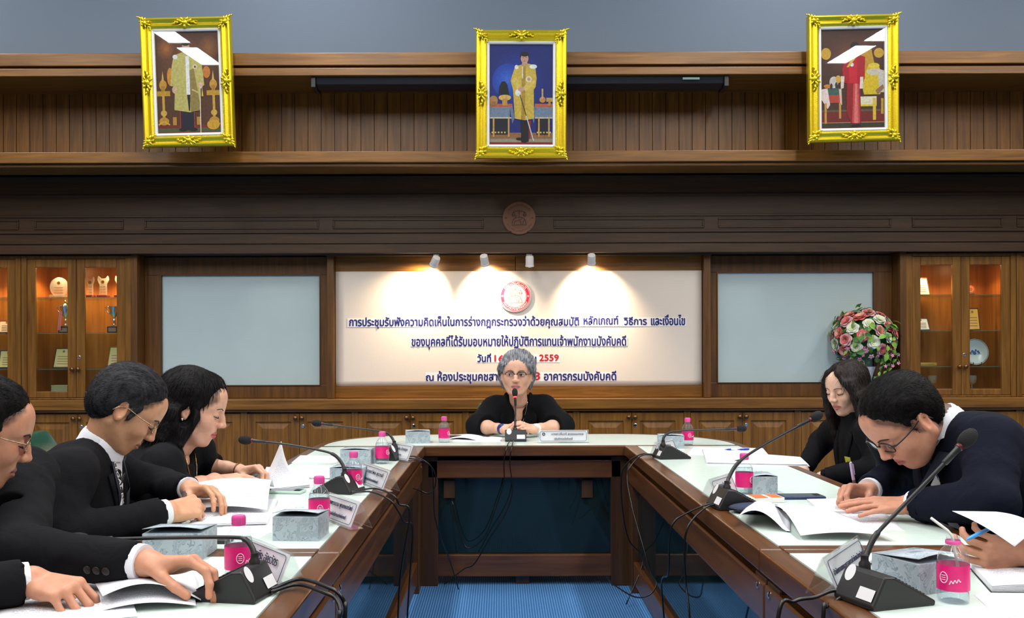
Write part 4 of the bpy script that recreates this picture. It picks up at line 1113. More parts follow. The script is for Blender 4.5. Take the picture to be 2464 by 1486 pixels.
def lapels(B, m, root, lo=-.36, w_=.045, top=-.05):
    for sg in (-1, 1):
        inn = [(sg*(.046-.030*t), top+(lo-top)*t) for t in [i/8 for i in range(9)]]
        out = [(sg*(.046-.030*t+w_*(1.15-.9*t)*(1 if t < .95 else .3)), top+(lo-top)*t-.01) for t in [i/8 for i in range(9)]]
        a, c = on_front(B, inn, .002), on_front(B, out, .005); b = MB()
        b.add([p for pr in zip(a, c) for p in pr], [(2*i, 2*i+1, 2*i+3, 2*i+2) for i in range(8)])
        o = b.build('lapel', m, root, smooth=True, world=True); md = o.modifiers.new('thickness', 'SOLIDIFY'); md.thickness = .004; md.offset = 0
def neck_band(root, B, m, r=.058, h0=-.03, h1=.028, tilt=.02, name='shirt_collar', rf=1.08):
    """folded collar standing round the neck, open at the throat"""
    b = MB(); n = 28; vs_ = []
    for i in range(n+1):
        a = -PI+.28+(2*PI-.56)*i/n+PI
        a = PI+(-PI+.22)+(2*PI-.44)*i/n
        ca, sa = math.cos(a-PI), math.sin(a-PI)
        for (rr, hh) in ((r*1.22, h0), (r*1.12, (h0+h1)*.5), (r*1.02, h1), (r*.97, h1), (r*.97, h0)):
            vs_.append(B['pt'](-(-ca)*rr*rf*-1+tilt*(hh-h0)/.06*.3, sa*rr, hh+.012*(-ca)*-1*-1))
    fs = []
    for i in range(n):
        for k in range(4): fs.append((i*5+k, (i+1)*5+k, (i+1)*5+k+1, i*5+k+1))
    b.add(vs_, fs); return b.build(name, m, root, smooth=True, world=True)

# joints ------------------------------------------------------------
def D3(az, pitch):   # az: degrees from +x towards +y, pitch: degrees down
    a, p = math.radians(az), math.radians(pitch); return Vector((math.cos(a)*math.cos(p), math.sin(a)*math.cos(p), -math.sin(p))), Vector((math.cos(a)*math.sin(p), math.sin(a)*math.sin(p), math.cos(p)))
LENS = clear('spectacle_lens', (.93, .93, .96), .02, 1.5)
RIM_T = mat('thin_gold_rim', srgb(170, 150, 120), .25, 1); RIM_B = mat('black_rim', srgb(18, 18, 20), .3)

def man_lanyard():
    fw, up = D3(22, 38)
    J = dict(neck=P(242, 1066, 2.78), shR=P(163, 1142, 2.56), shL=P(255, 1128, 3.0), elR=P(135, 1292, 2.44), elL=V(-1.10, 3.08, .80), pelvis=V(-1.34, 2.74, .52))
    wR = P(402, 1228, 2.68); wL = V(-.955, 2.93, .815)
    hands = dict(R=dict(wrist=wR, fwd=V(.62, .72, .06), back=V(.35, -.55, .75), curl=PEN, thumb=(.35, .75, .35, .3), sc=1.0),
                 L=dict(wrist=wL, fwd=V(.85, -.45, .0), back=V(.1, .3, .95), curl=[(.5, .5, .3)]*4, thumb=(.5, .5, .3, .3)))
    root, Mh, B = person('suited man with greying hair and a dark lanyard looking down while holding a pen', TONE_B, srgb(168, 98, 84), P(300, 980, 2.78), fw, up, 1.01, J, M_SUITB,
                         hair_short(top=.010), H_SALT, hands, shirt=M_SHIRT, bulk=1.06)
    glasses(root, Mh, RIM_T, 'thin', LENS)
    neck_band(root, B, M_SHIRT, .060, -.035, .035); lapels(B, M_SUITB, root)
    ribbon(B, [(0, -.06), (.002, -.12), (-.002, -.2), (.0, -.28), (0, -.35)], .05, 'tie', mat('black_tie', srgb(20, 20, 26), .6), root, .006)
    ln = mat('navy_lanyard', srgb(18, 22, 40), .7)
    for sg in (-1, 1): ribbon(B, [(sg*.062, -.03), (sg*.058, -.1), (sg*.046, -.18), (sg*.03, -.26), (sg*.016, -.33), (sg*.008, -.40)], .022, 'lanyard', ln, root, .009)
    return root, Mh, B
def woman_dress():
    fw, up = D3(6, 18)
    J = dict(neck=P(430, 1068, 3.36), shR=P(388, 1118, 3.15), shL=V(-1.13, 3.53, .87), elR=P(372, 1196, 3.06), elL=V(-1.16, 3.60, .81), pelvis=V(-1.33, 3.33, .52))
    hands = dict(R=dict(wrist=P(514, 1153, 3.32), fwd=V(.80, .55, -.03), back=V(-.1, -.35, .9), curl=[(.15, .2, .1)]*4, thumb=(.45, .4, .2, .2), sc=.95),
                 L=dict(wrist=P(572, 1130, 3.56), fwd=V(.95, -.25, .12), back=V(-.2, .25, .9), curl=GRIP, thumb=(.4, .6, .3, .3), sc=.95))
    root, Mh, B = person('woman in a black dress with a wavy black bob reading papers in profile', TONE_C, srgb(192, 96, 96), P(464, 978, 3.36), fw, up, 1.07, J, M_DRESS,
                         hair_bob(), H_BLACK, hands, female=True, strands=(2600, .035, .0009, flow_down, .003), collar='boat', sleeves=('threeq', 'threeq'), brow=(.0016, 1), neck_r=.050, wide=.98)
    b = MB(); b.ell(Mh @ Vector((-.006, -.083, -.036)), (.006, .006, .006), 10, 8); b.build('earring', M_SILVER, root, smooth=True, world=True)
    ch = [(-.062, -.012), (-.055, -.05), (-.035, -.095), (-.008, -.128), (.0, -.135), (.008, -.128), (.035, -.095), (.055, -.05), (.062, -.012)]
    b = MB(); b.tube(on_front(B, ch, .004), .0013, 6); o = b.build('necklace', M_GOLD, root, smooth=True, world=True)
    b = MB(); b.ell(on_front(B, [(0, -.148)], .007)[0], (.008, .008, .013), 10, 8); b.build('pendant', M_GOLD, o, smooth=True, world=False).matrix_parent_inverse = Matrix()
    w0 = Vector(hands['L']['wrist']); d = (w0-J['elL']).normalized()
    b = MB(); pr = frame(d, V(0, 0, 1)); b.tube([w0+pr @ Vector((0, .031*math.cos(a), .029*math.sin(a))) for a in [2*PI*i/18 for i in range(19)]], .004, 6); b.build('bracelet', M_BRASS, root, smooth=True, world=True)
    return root, Mh, B
def chairwoman():
    fw = V(-.07, -1, -.06).normalized(); up = V(.02, -.06, 1)
    J = dict(neck=P(1247, 962, 5.71), shR=P(1190, 982, 5.74), shL=P(1308, 980, 5.74), elR=P(1156, 1026, 5.62), elL=P(1346, 1026, 5.62), pelvis=V(.10, 5.98, .50))
    hands = dict(R=dict(wrist=P(1213, 1032, 5.44), fwd=V(.72, -.62, .22), back=V(-.45, -.35, .8), curl=[(.5, .9, .5), (.5, .95, .5), (.55, .95, .5), (.6, .95, .5)], thumb=(.3, .1, .1, .1), sc=.98),
                 L=dict(wrist=P(1284, 1032, 5.43), fwd=V(-.75, -.60, .25), back=V(.45, -.35, .8), curl=[(.45, .85, .5), (.45, .9, .5), (.5, .9, .5), (.55, .9, .5)], thumb=(.3, .1, .1, .1), sc=.98))
    root, Mh, B = person('woman with silver-grey hair and half-rim glasses speaking into the lit microphone', TONE_D, srgb(192, 116, 114), P(1243, 899, 5.62), fw, up, 1.07, J, M_DRESS,
                         hair_bouffant(), H_GREY, hands, female=True, collar='vee', sleeves=('flare', 'flare'), eyes='open', brow_m=mat('grey_brown_brow', srgb(84, 70, 66), .8), brow=(.0017, 1), wide=1.03, jaw=1.12, bulk=1.0, strands=(1800, .03, .0009, flow_back, .002), scalp=srgb(120, 118, 120), fade=-.04)
    glasses(root, Mh, RIM_B, 'brow', LENS)
    b = MB()
    for sg in (-1, 1): b.ell(Mh @ Vector((-.002, sg*.085, -.036)), (.005, .005, .006), 10, 8)
    b.build('earring', M_SILVER, root, smooth=True, world=True)
    # collar of the dress standing open round the neck
    for sg in (-1, 1):
        inn = [(sg*.056, -.0), (sg*.056, -.05), (sg*.046, -.10), (sg*.026, -.15), (sg*.004, -.185)]
        out = [(sg*.13, -.005), (sg*.125, -.06), (sg*.10, -.115), (sg*.06, -.165), (sg*.01, -.205)]
        a, c = on_front(B, inn, .006), on_front(B, out, .010)
        a[0] = B['pt'](-.035, sg*.060, .045); c[0] = B['pt'](-.05, sg*.092, .012)
        a[1] = B['pt'](.02, sg*.062, .0); a[2] = B['pt'](.062, sg*.052, -.06)
        m_ = MB(); m_.add([p for pr in zip(a, c) for p in pr], [(2*i, 2*i+1, 2*i+3, 2*i+2) for i in range(4)])
        o = m_.build('dress_collar', M_DRESS, root, smooth=True, world=True); md = o.modifiers.new('sub', 'SUBSURF'); md.levels = md.render_levels = 2; md = o.modifiers.new('thickness', 'SOLIDIFY'); md.thickness = .006; md.offset = 0
    b = MB(); b.tube([B['pt'](.045, .052, .02), B['pt'](.062, .045, -.03), B['pt'](.082, .030, -.085), B['pt'](.098, .012, -.13)], .0015, 6); b.build('necklace', M_SILVER, root, smooth=True, world=True)
    for sd, m_, nm, r in (('R', mat('dark_blue_strap', srgb(26, 52, 120), .4), 'watch', .031), ('L', mat('white_strap', srgb(232, 230, 228), .4), 'watch', .031)):
        w0 = Vector(hands[sd]['wrist']); d = (w0-Vector(J['el'+sd])).normalized(); pr = frame(d, V(0, 0, 1)); c0 = w0-d*.02
        b = MB(); b.tube([c0-d*.010, c0-d*.009, c0+d*.009, c0+d*.010], [r*.9, r, r, r*.9], 20, cap=False)
        b.ell(c0+V(0, -.024, .014), (.016, .008, .016), 12, 8); b.build(nm, m_, root, smooth='auto', world=True)
    return root, Mh, B
def young_woman():
    fw = V(-.86, -.46, -.26).normalized(); up = V(-.2, -.1, 1)
    J = dict(neck=P(2058, 1004, 4.42), shL=P(2092, 1042, 4.24), shR=P(2008, 1040, 4.62), elL=P(2118, 1128, 4.14), elR=V(1.58, 4.72, .78), wrL=V(1.42, 4.25, .66), wrR=V(1.42, 4.5, .66), pelvis=V(1.74, 4.42, .50))
    hands = dict(L=dict(wrist=V(1.44, 4.28, .665), fwd=V(-.6, .8, -.1), back=V(0, 0, 1), sc=.92), R=dict(wrist=V(1.44, 4.56, .665), fwd=V(-.6, -.8, -.1), back=V(0, 0, 1), sc=.92))
    root, Mh, B = person('young woman with long straight dark hair in a black blazer with a yellow badge', TONE_E, srgb(196, 116, 108), P(2038, 936, 4.42), fw, up, 1.0, J, M_SUITB,
                         hair_long(), H_LONG, hands, female=True, strands=(2600, .05, .0009, flow_down, .001), shirt=M_DRESS, brow=(.0016, 1), neck_r=.047, wide=.95, jaw=.92, bulk=.9, opening=True)
    lapels(B, M_SUITB, root)
    c = on_front(B, [(.085, -.20)], .008)[0]
    Mb = Matrix.Translation(c) @ Matrix((B['left'], -B['fw'], B['up'])).transposed().to_4x4()
    o = MB().box(-.028, .028, -.002, .002, -.045, .045).build('name_badge', mat('yellow_green_card', srgb(206, 208, 66), .4, var=.25, vscale=60), root, world=True, M=Mb, bevel=.001)
    return root, Mh, B
def man_writing():
    fw, up = D3(190, 47)
    J = dict(neck=P(2266, 1022, 2.85), shL=P(2382, 1066, 2.68), shR=V(1.27, 3.10, .95), elL=P(2385, 1212, 2.54), elR=V(1.34, 3.2, .82), pelvis=V(1.60, 2.80, .56))
    hands = dict(L=dict(wrist=P(2192, 1214, 2.76), fwd=V(-.95, .05, -.04), back=V(.0, -.25, .97), curl=FLAT, thumb=(.6, .1, .1, .1), spread=.06, sc=1.03),
                 R=dict(wrist=P(2088, 1182, 2.99), fwd=V(-.80, -.35, .05), back=V(-.25, .35, .85), curl=[(.75, .8, .3), (.85, .95, .4), (.95, 1.05, .5), (1.0, 1.1, .5)], thumb=(.45, .7, .35, .35), sc=1.03))
    root, Mh, B = person('man in a navy suit and black-rimmed glasses bent over the table writing', TONE_F, srgb(176, 96, 90), P(2174, 1012, 2.82), fw, up, 1.10, J, M_SUITN,
                         hair_short(top=.006, full=.005), H_BLACK, hands, shirt=M_SHIRT, bulk=1.26, wide=1.06, jaw=1.22, neck_r=.062, fade=-.002)
    glasses(root, Mh, RIM_B, 'full', LENS, 1.05)
    neck_band(root, B, M_SHIRT, .066, -.03, .032); lapels(B, M_SUITN, root)
    ribbon(B, [(0, -.05), (.012, -.12), (.014, -.2), (.008, -.28)], .02, 'lanyard', mat('blue_lanyard', srgb(38, 104, 160), .6), root, .008)
    return root, Mh, B
def man_reaching():
    fw, up = D3(28, 20)
    J = dict(neck=P(-88, 1132, 2.16), shR=V(-1.24, 1.90, .93), shL=V(-1.17, 2.36, .93), elR=V(-1.12, 1.72, .79), elL=P(40, 1328, 2.02), pelvis=V(-1.42, 2.10, .52))
    hands = dict(L=dict(wrist=P(352, 1352, 1.93), fwd=V(.97, -.06, .02), back=V(.05, .25, .95), curl=[(.5, .7, .35), (.55, .75, .4), (.6, .8, .4), (.65, .8, .4)], thumb=(.35, .55, .2, .2), sc=1.05, cuffgap=.006),
                 R=dict(wrist=P(70, 1392, 1.86), fwd=V(.80, -.22, -.12), back=V(.15, -.25, .95), curl=[(.75, .55, .2), (.8, .55, .2), (.85, .55, .2), (.9, .5, .2)], thumb=(.5, .75, .2, .2), spread=.12, sc=1.0))
    root, Mh, B = person('suited man in rimless glasses at the picture edge reaching for the near microphone base', TONE_A, srgb(160, 92, 82), P(-50, 1036, 2.13), fw, up, 1.01, J, M_SUITB,
                         hair_short(top=.008, full=.003), H_BLACK, hands, shirt=M_SHIRT, bulk=1.05, wide=1.03, jaw=1.08)
    glasses(root, Mh, RIM_T, 'thin', clear('tinted_lens', (.82, .78, .9), .02, 1.6))
    neck_band(root, B, M_SHIRT, .062, -.03, .03); lapels(B, M_SUITB, root)
    # sleeve buttons
    w0 = Vector(hands['L']['wrist']); E_ = Vector(J['elL']); d = (w0-E_).normalized()
    for i in range(3):
        c = w0-d*(.075+.022*i); h = B['bvh'].ray_cast(c+V(0, -.3, -.01), V(0, 1, 0))
        if h[0]:
            b = MB(); b.lathe([(.0085, 0), (.0085, .002), (.006, .003), (0, .002)], h[0], 14, h[1].to_track_quat('Z', 'Y').to_matrix().to_4x4()); b.build('sleeve_button', M_BLACK, root, smooth='auto', world=True)
    return root, Mh, B
def person_edge():
    fw, up = D3(185, 25)
    J = dict(neck=V(1.60, 1.92, .97), shL=V(1.62, 1.70, .92), shR=V(1.60, 2.14, .92), elL=V(1.42, 1.66, .80), elR=V(1.44, 2.20, .80), pelvis=V(1.80, 1.92, .52))
    hands = dict(R=dict(wrist=P(2478, 1332, 2.10), fwd=V(-.97, .0, .02), back=V(.1, -.86, -.35), curl=[(.55, .75, .4), (.6, .8, .4), (.6, .85, .45), (.65, .85, .45)], thumb=(.25, -.35, .15, .1), sc=1.0),
                 L=dict(wrist=V(1.20, 1.74, .80), fwd=V(-.95, .3, -.1), back=V(0, 0, 1)))
    root, Mh, B = person('person out of frame whose hand holds a white sheet and a blue pen', TONE_A, srgb(160, 92, 82), V(1.50, 1.92, 1.13), fw, up, 1.04, J, M_SUITB,
                         hair_short(top=.008), H_BLACK, hands, shirt=M_SHIRT, bulk=1.0)
    return root, Mh, B
# ------------------------------------------------------------------ portraits in gilt frames
M_GILT = mat('bright_gilt', srgb(232, 208, 44), .27, .75, bump=.25, bscale=160); M_LINER = mat('silver_white_liner', srgb(222, 222, 216), .35)
_pc = {}
def pigment(c):
    c = tuple(c)
    if c not in _pc: _pc[c] = mat('print_%d_%d_%d' % c, srgb(*c), .5, var=.18, vscale=70)
    return _pc[c]
class Print:
    """flat colour print made of thin stacked shapes; u, v in 0..1"""
    def __init__(s, w_, h): s.w, s.h = w_, h; s.b = MB(); s.mats = []; s.k = 0
    def mi(s, c):
        m = pigment(c)
        if m not in s.mats: s.mats.append(m)
        return s.mats.index(m)
    def poly(s, pts, c):
        s.k += 1; y = -.00006*s.k
        s.b.add([((u-.5)*s.w, y, (v-.5)*s.h) for u, v in pts], [tuple(range(len(pts)))], s.mi(c)); return s
    def ell(s, u, v, ru, rv, c, n=18): return s.poly([(u+ru*math.cos(2*PI*i/n), v+rv*math.sin(2*PI*i/n)) for i in range(n)], c)
    def rect(s, u0, u1, v0, v1, c): return s.poly([(u0, v0), (u1, v0), (u1, v1), (u0, v1)], c)
    def glow(s, u, v, ru, rv, c0, c1, n=9):
        for i in range(n):
            f = 1-i/n; k = i/(n-1); s.ell(u, v, ru*f, rv*f, tuple(int(a+(b_-a)*k) for a, b_ in zip(c0, c1)), 30)
        return s
    def clip(s): pass
    def line(s, a, b_, w_, c):
        d = Vector((b_[0]-a[0], (b_[1]-a[1])*1.5)).normalized(); n = Vector((-d.y, d.x/1.5))*w_
        return s.poly([(a[0]-n.x, a[1]-n.y), (b_[0]-n.x, b_[1]-n.y), (b_[0]+n.x, b_[1]+n.y), (a[0]+n.x, a[1]+n.y)], c)
def sweep_rect(b, w_, h, prof):
    """mitred frame: prof = list of (inset from the outer edge, y)"""
    n = len(prof); vs_ = []
    for ins, y in prof:
        a, c = w_/2-ins, h/2-ins; vs_ += [(-a, y, -c), (a, y, -c), (a, y, c), (-a, y, c)]
    fs = []
    for i in range(n):
        j = (i+1) % n
        for k in range(4): fs.append((i*4+k, i*4+(k+1) % 4, j*4+(k+1) % 4, j*4+k))
    b.add(vs_, fs)
def acanthus(b, c, ang, sc, rs):
    """cluster of curled leaf lumps"""
    R = Matrix.Rotation(ang, 4, 'Y')
    for (x, z, rx, rz, a, d) in ((0, 0, .020, .016, 0, .012), (.026, .010, .020, .008, .5, .008), (-.026, .010, .020, .008, -.5, .008), (.044, .003, .016, .007, .1, .006), (-.044, .003, .016, .007, -.1, .006),
                                 (.014, .020, .014, .007, 1.0, .007), (-.014, .020, .014, .007, -1.0, .007), (0, -.018, .010, .012, 0, .009), (.022, -.012, .014, .006, -.6, .007), (-.022, -.012, .014, .006, .6, .007), (.060, -.004, .010, .005, -.3, .005), (-.060, -.004, .010, .005, .3, .005)):
        M = R @ Matrix.Rotation(-a, 4, 'Y'); p = R @ Vector((x*sc, -.002-.004*rs.random(), z*sc))
        b.ell(Vector(c)+p, (rx*sc, d*sc*1.2, rz*sc), 8, 6, M)
def portrait(label, c, w_, h, tilt, rot, pic):
    M = Matrix.Translation(c) @ Matrix.Rotation(rot, 4, 'Y') @ Matrix.Rotation(tilt, 4, 'X')
    t = thing('framed_portrait', label, 'framed picture', M=M, group='gilt framed portraits')
    fwid = .070; rs = random.Random(3)
    b = MB(); sweep_rect(b, w_, h, [(0, .03), (0, -.008), (.006, -.02), (.014, -.024), (.022, -.018), (.034, -.006), (.046, -.012), (.054, -.016), (.062, -.010), (fwid, -.002), (fwid, .03)]); b.build('gilt_frame', M_GILT, t, bevel=.002)
    b = MB(); sweep_rect(b, w_-2*fwid, h-2*fwid, [(0, .02), (0, -.004), (.004, -.006), (.014, -.002), (.018, .004), (.018, .02)]); b.build('liner', M_LINER, t)
    for sx in (-1, 1):
        for sz in (-1, 1):
            b = MB(); acanthus(b, (sx*(w_/2-.034), -.014, sz*(h/2-.034)), sx*sz*-PI/4, .95, rs); b.build('corner_ornament', M_GILT, t, smooth=True)
    for sx in (-1, 1):
        b = MB(); acanthus(b, (sx*(w_/2-.037), -.014, 0), -sx*PI/2, 1.15, rs); b.build('side_ornament', M_GILT, t, smooth=True)
    for sz in (-1, 1):
        b = MB(); acanthus(b, (0, -.014, sz*(h/2-.037)), 0 if sz > 0 else PI, 1.15, rs); b.build('top_ornament' if sz > 0 else 'bottom_ornament', M_GILT, t, smooth=True)
    b = MB(); r = .0032; ins = fwid-.006
    nx, nz = int((w_-2*ins)/.0095), int((h-2*ins)/.0095)
    for i in range(nx+1):
        for sz in (-1, 1): b.ell((-(w_/2-ins)+(w_-2*ins)*i/nx, -.006, sz*(h/2-ins)), (r, r, r), 5, 4)
    for i in range(1, nz):
        for sx in (-1, 1): b.ell((sx*(w_/2-ins), -.006, -(h/2-ins)+(h-2*ins)*i/nz), (r, r, r), 5, 4)
    tag(b.build('beading', M_GILT, t), kind='stuff')
    iw, ih = w_-2*fwid-.036, h-2*fwid-.036
    pr = Print(iw, ih); pic(pr)
    o = pr.b.mesh('print', pr.mats); link(o, 'print', t).location = (0, .012, 0)
    MB().box(-iw/2-.004, iw/2+.004, .001, .003, -ih/2-.004, ih/2+.004).build('glass', M_PGLASS, t)
    MB().box(-w_/2+.02, w_/2-.02, .014, .032, -h/2+.02, h/2-.02).build('backing', M_BLACKM, t)
    zc = 3.12-c.z
    for sx in (-1, 1): MB().box(sx*.12-.02, sx*.12+.02, .03, .1+zc*math.tan(tilt)+.004, zc-.02, zc+.02).build('wall_bracket', M_BLACKM, t)
    return t
M_PGLASS = clear('picture_glass', (.96, .97, .97), .01, 1.5)
def pic_blue(p):
    B1, B2, B3, GO, GO2, SK, BK, WH = (18, 34, 116), (26, 62, 170), (54, 104, 210), (214, 182, 70), (180, 142, 48), (206, 160, 134), (16, 17, 26), (236, 236, 236)
    p.rect(0, 1, 0, 1, B1).glow(.45, .62, .45, .37, B1, B2).glow(.28, .64, .24, .17, B2, B3, 7).rect(0, 1, 0, .12, (150, 102, 64)).rect(0, 1, .02, .06, (150, 146, 120)).rect(0, 1, 0, .025, (140, 30, 44))
    for x0, x1, d in ((0, .36, 1), (.72, 1, -1)):
        p.rect(x0, x1, .36, .41, (196, 96, 56)).rect(x0, x1-.04 if d > 0 else x1, .27, .375, (120, 136, 160)).rect(x0, x1, .262, .275, (214, 206, 180))
        p.rect(x0+.02, x1-.06, .10, .26, (24, 26, 40))
        for u in (x0+.05, x1-.07): p.rect(u, u+.025, .08, .27, (206, 160, 80))
        for k in range(5): p.rect(x0+.03+k*.05, x0+.055+k*.05, .115, .13, (226, 196, 110))
    p.poly([(.32, .36), (.36, .21), (.40, .27), (.36, .40)], (110, 124, 156)); p.poly([(.74, .36), (.70, .21), (.67, .28), (.72, .40)], (110, 124, 156))
    p.ell(.06, .44, .07, .05, (182, 130, 70)).rect(.03, .09, .39, .43, (160, 110, 60)).ell(.24, .47, .10, .03, (222, 180, 90)).rect(.20, .28, .39, .46, (196, 148, 70)).poly([(.14, .50), (.15, .58), (.19, .63), (.24, .635), (.28, .60), (.31, .50)], (10, 12, 14))
    p.ell(.84, .45, .05, .03, (196, 140, 80)).rect(.825, .85, .46, .56, (214, 170, 90)).rect(.9, 1, .43, .47, (206, 166, 90)).rect(.93, .97, .39, .44, (190, 140, 70))
    p.rect(.50, .62, .03, .26, BK).ell(.47, .058, .05, .014, (12, 12, 14)).ell(.55, .035, .05, .014, (12, 12, 14)).poly([(.62, .24), (.66, .24), (.64, .06), (.62, .06)], (150, 24, 40))
    p.poly([(.40, .26), (.38, .45), (.37, .55), (.33, .64), (.36, .70), (.40, .78), (.50, .80), (.62, .81), (.72, .79), (.745, .66), (.73, .58), (.70, .55), (.705, .26), (.56, .245)], GO)
    p.poly([(.50, .25), (.51, .78), (.57, .79), (.56, .25)], GO2).poly([(.34, .64), (.44, .55), (.50, .565), (.42, .68)], (226, 196, 92)).poly([(.74, .64), (.58, .53), (.52, .56), (.62, .64)], (226, 196, 92))
    p.ell(.425, .775, .03, .022, WH).ell(.69, .78, .06, .022, WH).ell(.62, .655, .05, .032, (232, 222, 186)).ell(.62, .655, .025, .016, (206, 150, 110)).rect(.51, .53, .66, .78, (226, 220, 196))
    p.ell(.45, .52, .045, .035, (240, 240, 240)).ell(.50, .555, .05, .026, SK).line((.48, .50), (.70, .035), .006, (40, 40, 44)).line((.58, .29), (.70, .035), .008, (206, 206, 206))
    p.poly([(.51, .79), (.51, .82), (.60, .82), (.60, .79)], SK).ell(.553, .862, .062, .052, SK, 22).ell(.553, .905, .066, .026, (24, 22, 24), 20).rect(.488, .5, .875, .905, (24, 22, 24)).rect(.607, .618, .875, .905, (24, 22, 24))
    p.ell(.53, .87, .010, .004, (40, 28, 26)).ell(.575, .87, .010, .004, (40, 28, 26)).ell(.552, .836, .016, .004, (170, 100, 96)).poly([(.547, .872), (.558, .872), (.562, .85), (.543, .85)], (190, 142, 118))
def pic_gold(p):
    p.rect(0, 1, 0, 1, (84, 48, 24)).glow(.5, .70, .5, .3, (84, 48, 24), (130, 74, 32)).glow(.17, .84, .16, .12, (100, 58, 28), (166, 100, 36), 6).glow(.84, .84, .16, .12, (100, 58, 28), (140, 88, 42), 6).rect(0, 1, 0, .08, (122, 36, 26)).rect(0, 1, .012, .05, (78, 88, 54))
    for u in (.10, .90):
        p.rect(u-.11, u+.11, .37, .42, (196, 148, 40)).rect(u-.02, u+.02, .10, .37, (206, 160, 60)).ell(u, .12, .08, .04, (196, 142, 44)).ell(u, .2, .05, .03, (214, 170, 70)).ell(u, .48, .06, .05, (206, 150, 50)).rect(u-.03, u+.03, .42, .47, (180, 126, 36)).poly([(u-.02, .52), (u, .62), (u+.02, .52)], (220, 176, 80))
        for s_ in (-1, 1): p.line((u, .12), (u+s_*.09, .085), .012, (214, 166, 60))
    p.ell(.88, .08, .1, .05, (214, 160, 40)).rect(.24, .30, .08, .16, (190, 140, 50)).rect(.62, .68, .08, .16, (190, 140, 50)).ell(.22, .56, .05, .09, (214, 140, 40)).ell(.8, .6, .06, .06, (200, 120, 40))
    p.rect(.36, .58, .03, .22, (18, 20, 40)).ell(.40, .035, .07, .016, (14, 14, 18)).ell(.56, .035, .07, .016, (14, 14, 18)).rect(.355, .365, .05, .22, (190, 50, 40)).rect(.58, .59, .05, .22, (190, 50, 40))
    p.poly([(.27, .23), (.29, .46), (.22, .47), (.25, .66), (.29, .77), (.42, .80), (.60, .77), (.72, .72), (.74, .62), (.76, .47), (.68, .45), (.68, .23), (.52, .205)], (196, 184, 104)).poly([(.53, .21), (.52, .62), (.60, .64), (.68, .30), (.67, .22)], (150, 128, 66))
    p.poly([(.47, .38), (.475, .76), (.53, .76), (.53, .38)], (238, 238, 240)).poly([(.50, .22), (.48, .38), (.53, .38), (.52, .22)], (24, 24, 34)).ell(.31, .755, .04, .022, (232, 232, 232)).ell(.62, .655, .035, .024, (226, 214, 190)).ell(.62, .655, .016, .012, (120, 60, 40))
    p.ell(.28, .43, .035, .035, (220, 176, 150)).ell(.70, .47, .035, .032, (220, 176, 150)).line((.69, .46), (.68, .0), .007, (226, 216, 190)).line((.56, .43), (.66, .40), .01, (206, 184, 120)).poly([(.72, .46), (.74, .36), (.71, .36)], (226, 196, 60))
    p.rect(.44, .53, .78, .82, (206, 160, 134)).ell(.485, .85, .06, .05, (206, 160, 134)).ell(.485, .89, .064, .028, (30, 28, 28))
def pic_red(p):
    p.rect(0, 1, 0, 1, (74, 42, 30)).glow(.5, .74, .48, .25, (74, 42, 30), (116, 68, 48)).ell(.08, .76, .08, .06, (206, 160, 50)).ell(.92, .76, .08, .05, (206, 160, 50)).rect(0, 1, 0, .19, (118, 28, 26)).rect(0, 1, .17, .19, (90, 84, 60)).rect(0, 1, .01, .055, (48, 54, 40)).rect(0, 1, .055, .062, (200, 130, 90))
    p.poly([(.60, .76), (.80, .80), (.86, .62), (.7, .5)], (196, 150, 40)).poly([(.66, .40), (.70, .56), (.74, .62), (.92, .62), (.98, .54), (.94, .34), (.68, .34)], (222, 188, 30)).ell(.84, .57, .12, .035, (206, 196, 176)).ell(.84, .63, .09, .03, (226, 196, 60)).poly([(.9, .6), (1, .58), (1, .36), (.92, .36)], (206, 196, 186))
    p.poly([(.62, .24), (.62, .32), (.88, .32), (.88, .23)], (232, 222, 190)).rect(.62, .88, .22, .24, (222, 196, 60)).rect(.82, .87, .08, .30, (226, 190, 60)).poly([(.86, .38), (.98, .44), (1, .40), (.9, .34)], (150, 110, 80)).rect(.95, .99, .14, .3, (200, 150, 50))
    p.rect(.04, .33, .34, .41, (58, 96, 84)).rect(.04, .33, .26, .34, (186, 70, 52)).poly([(0, .40), (.10, .41), (.14, .24), (.10, .20), (0, .30)], (236, 214, 206)).poly([(.28, .40), (.32, .40), (.33, .24), (.30, .24)], (226, 190, 170))
    for u in (.05, .28): p.rect(u, u+.035, .05 if u < .1 else .1, .26, (206, 150, 64))
    p.ell(.20, .47, .07, .06, (206, 196, 190)).ell(.27, .5, .04, .04, (222, 170, 60)).ell(.10, .43, .06, .02, (206, 130, 60)).ell(.16, .43, .02, .03, (60, 44, 40)).ell(.24, .44, .02, .03, (50, 50, 60))
    p.ell(.52, .022, .05, .012, (14, 12, 14)).ell(.58, .026, .05, .012, (14, 12, 14)).poly([(.40, .15), (.40, .47), (.62, .47), (.63, .05), (.48, .045)], (150, 18, 28)).poly([(.49, .05), (.51, .46), (.60, .46), (.61, .05)], (204, 70, 74)).poly([(.52, .05), (.54, .46), (.57, .46), (.58, .05)], (228, 120, 116))
    p.poly([(.36, .46), (.33, .60), (.38, .69), (.46, .72), (.62, .74), (.70, .72), (.69, .50), (.63, .45)], (176, 16, 36)).poly([(.44, .46), (.45, .70), (.56, .72), (.58, .46)], (206, 26, 46)).ell(.49, .645, .028, .02, (226, 226, 236)).poly([(.40, .62), (.44, .62), (.56, .72), (.52, .73)], (206, 186, 60))
    p.poly([(.31, .53), (.37, .53), (.355, .41), (.31, .40)], (236, 214, 200)).poly([(.62, .52), (.67, .52), (.67, .40), (.61, .40)], (236, 214, 200)).rect(.50, .57, .72, .76, (226, 190, 168)).ell(.535, .80, .05, .045, (226, 190, 168)).ell(.535, .835, .07, .04, (36, 26, 26))
YPF = 6.10
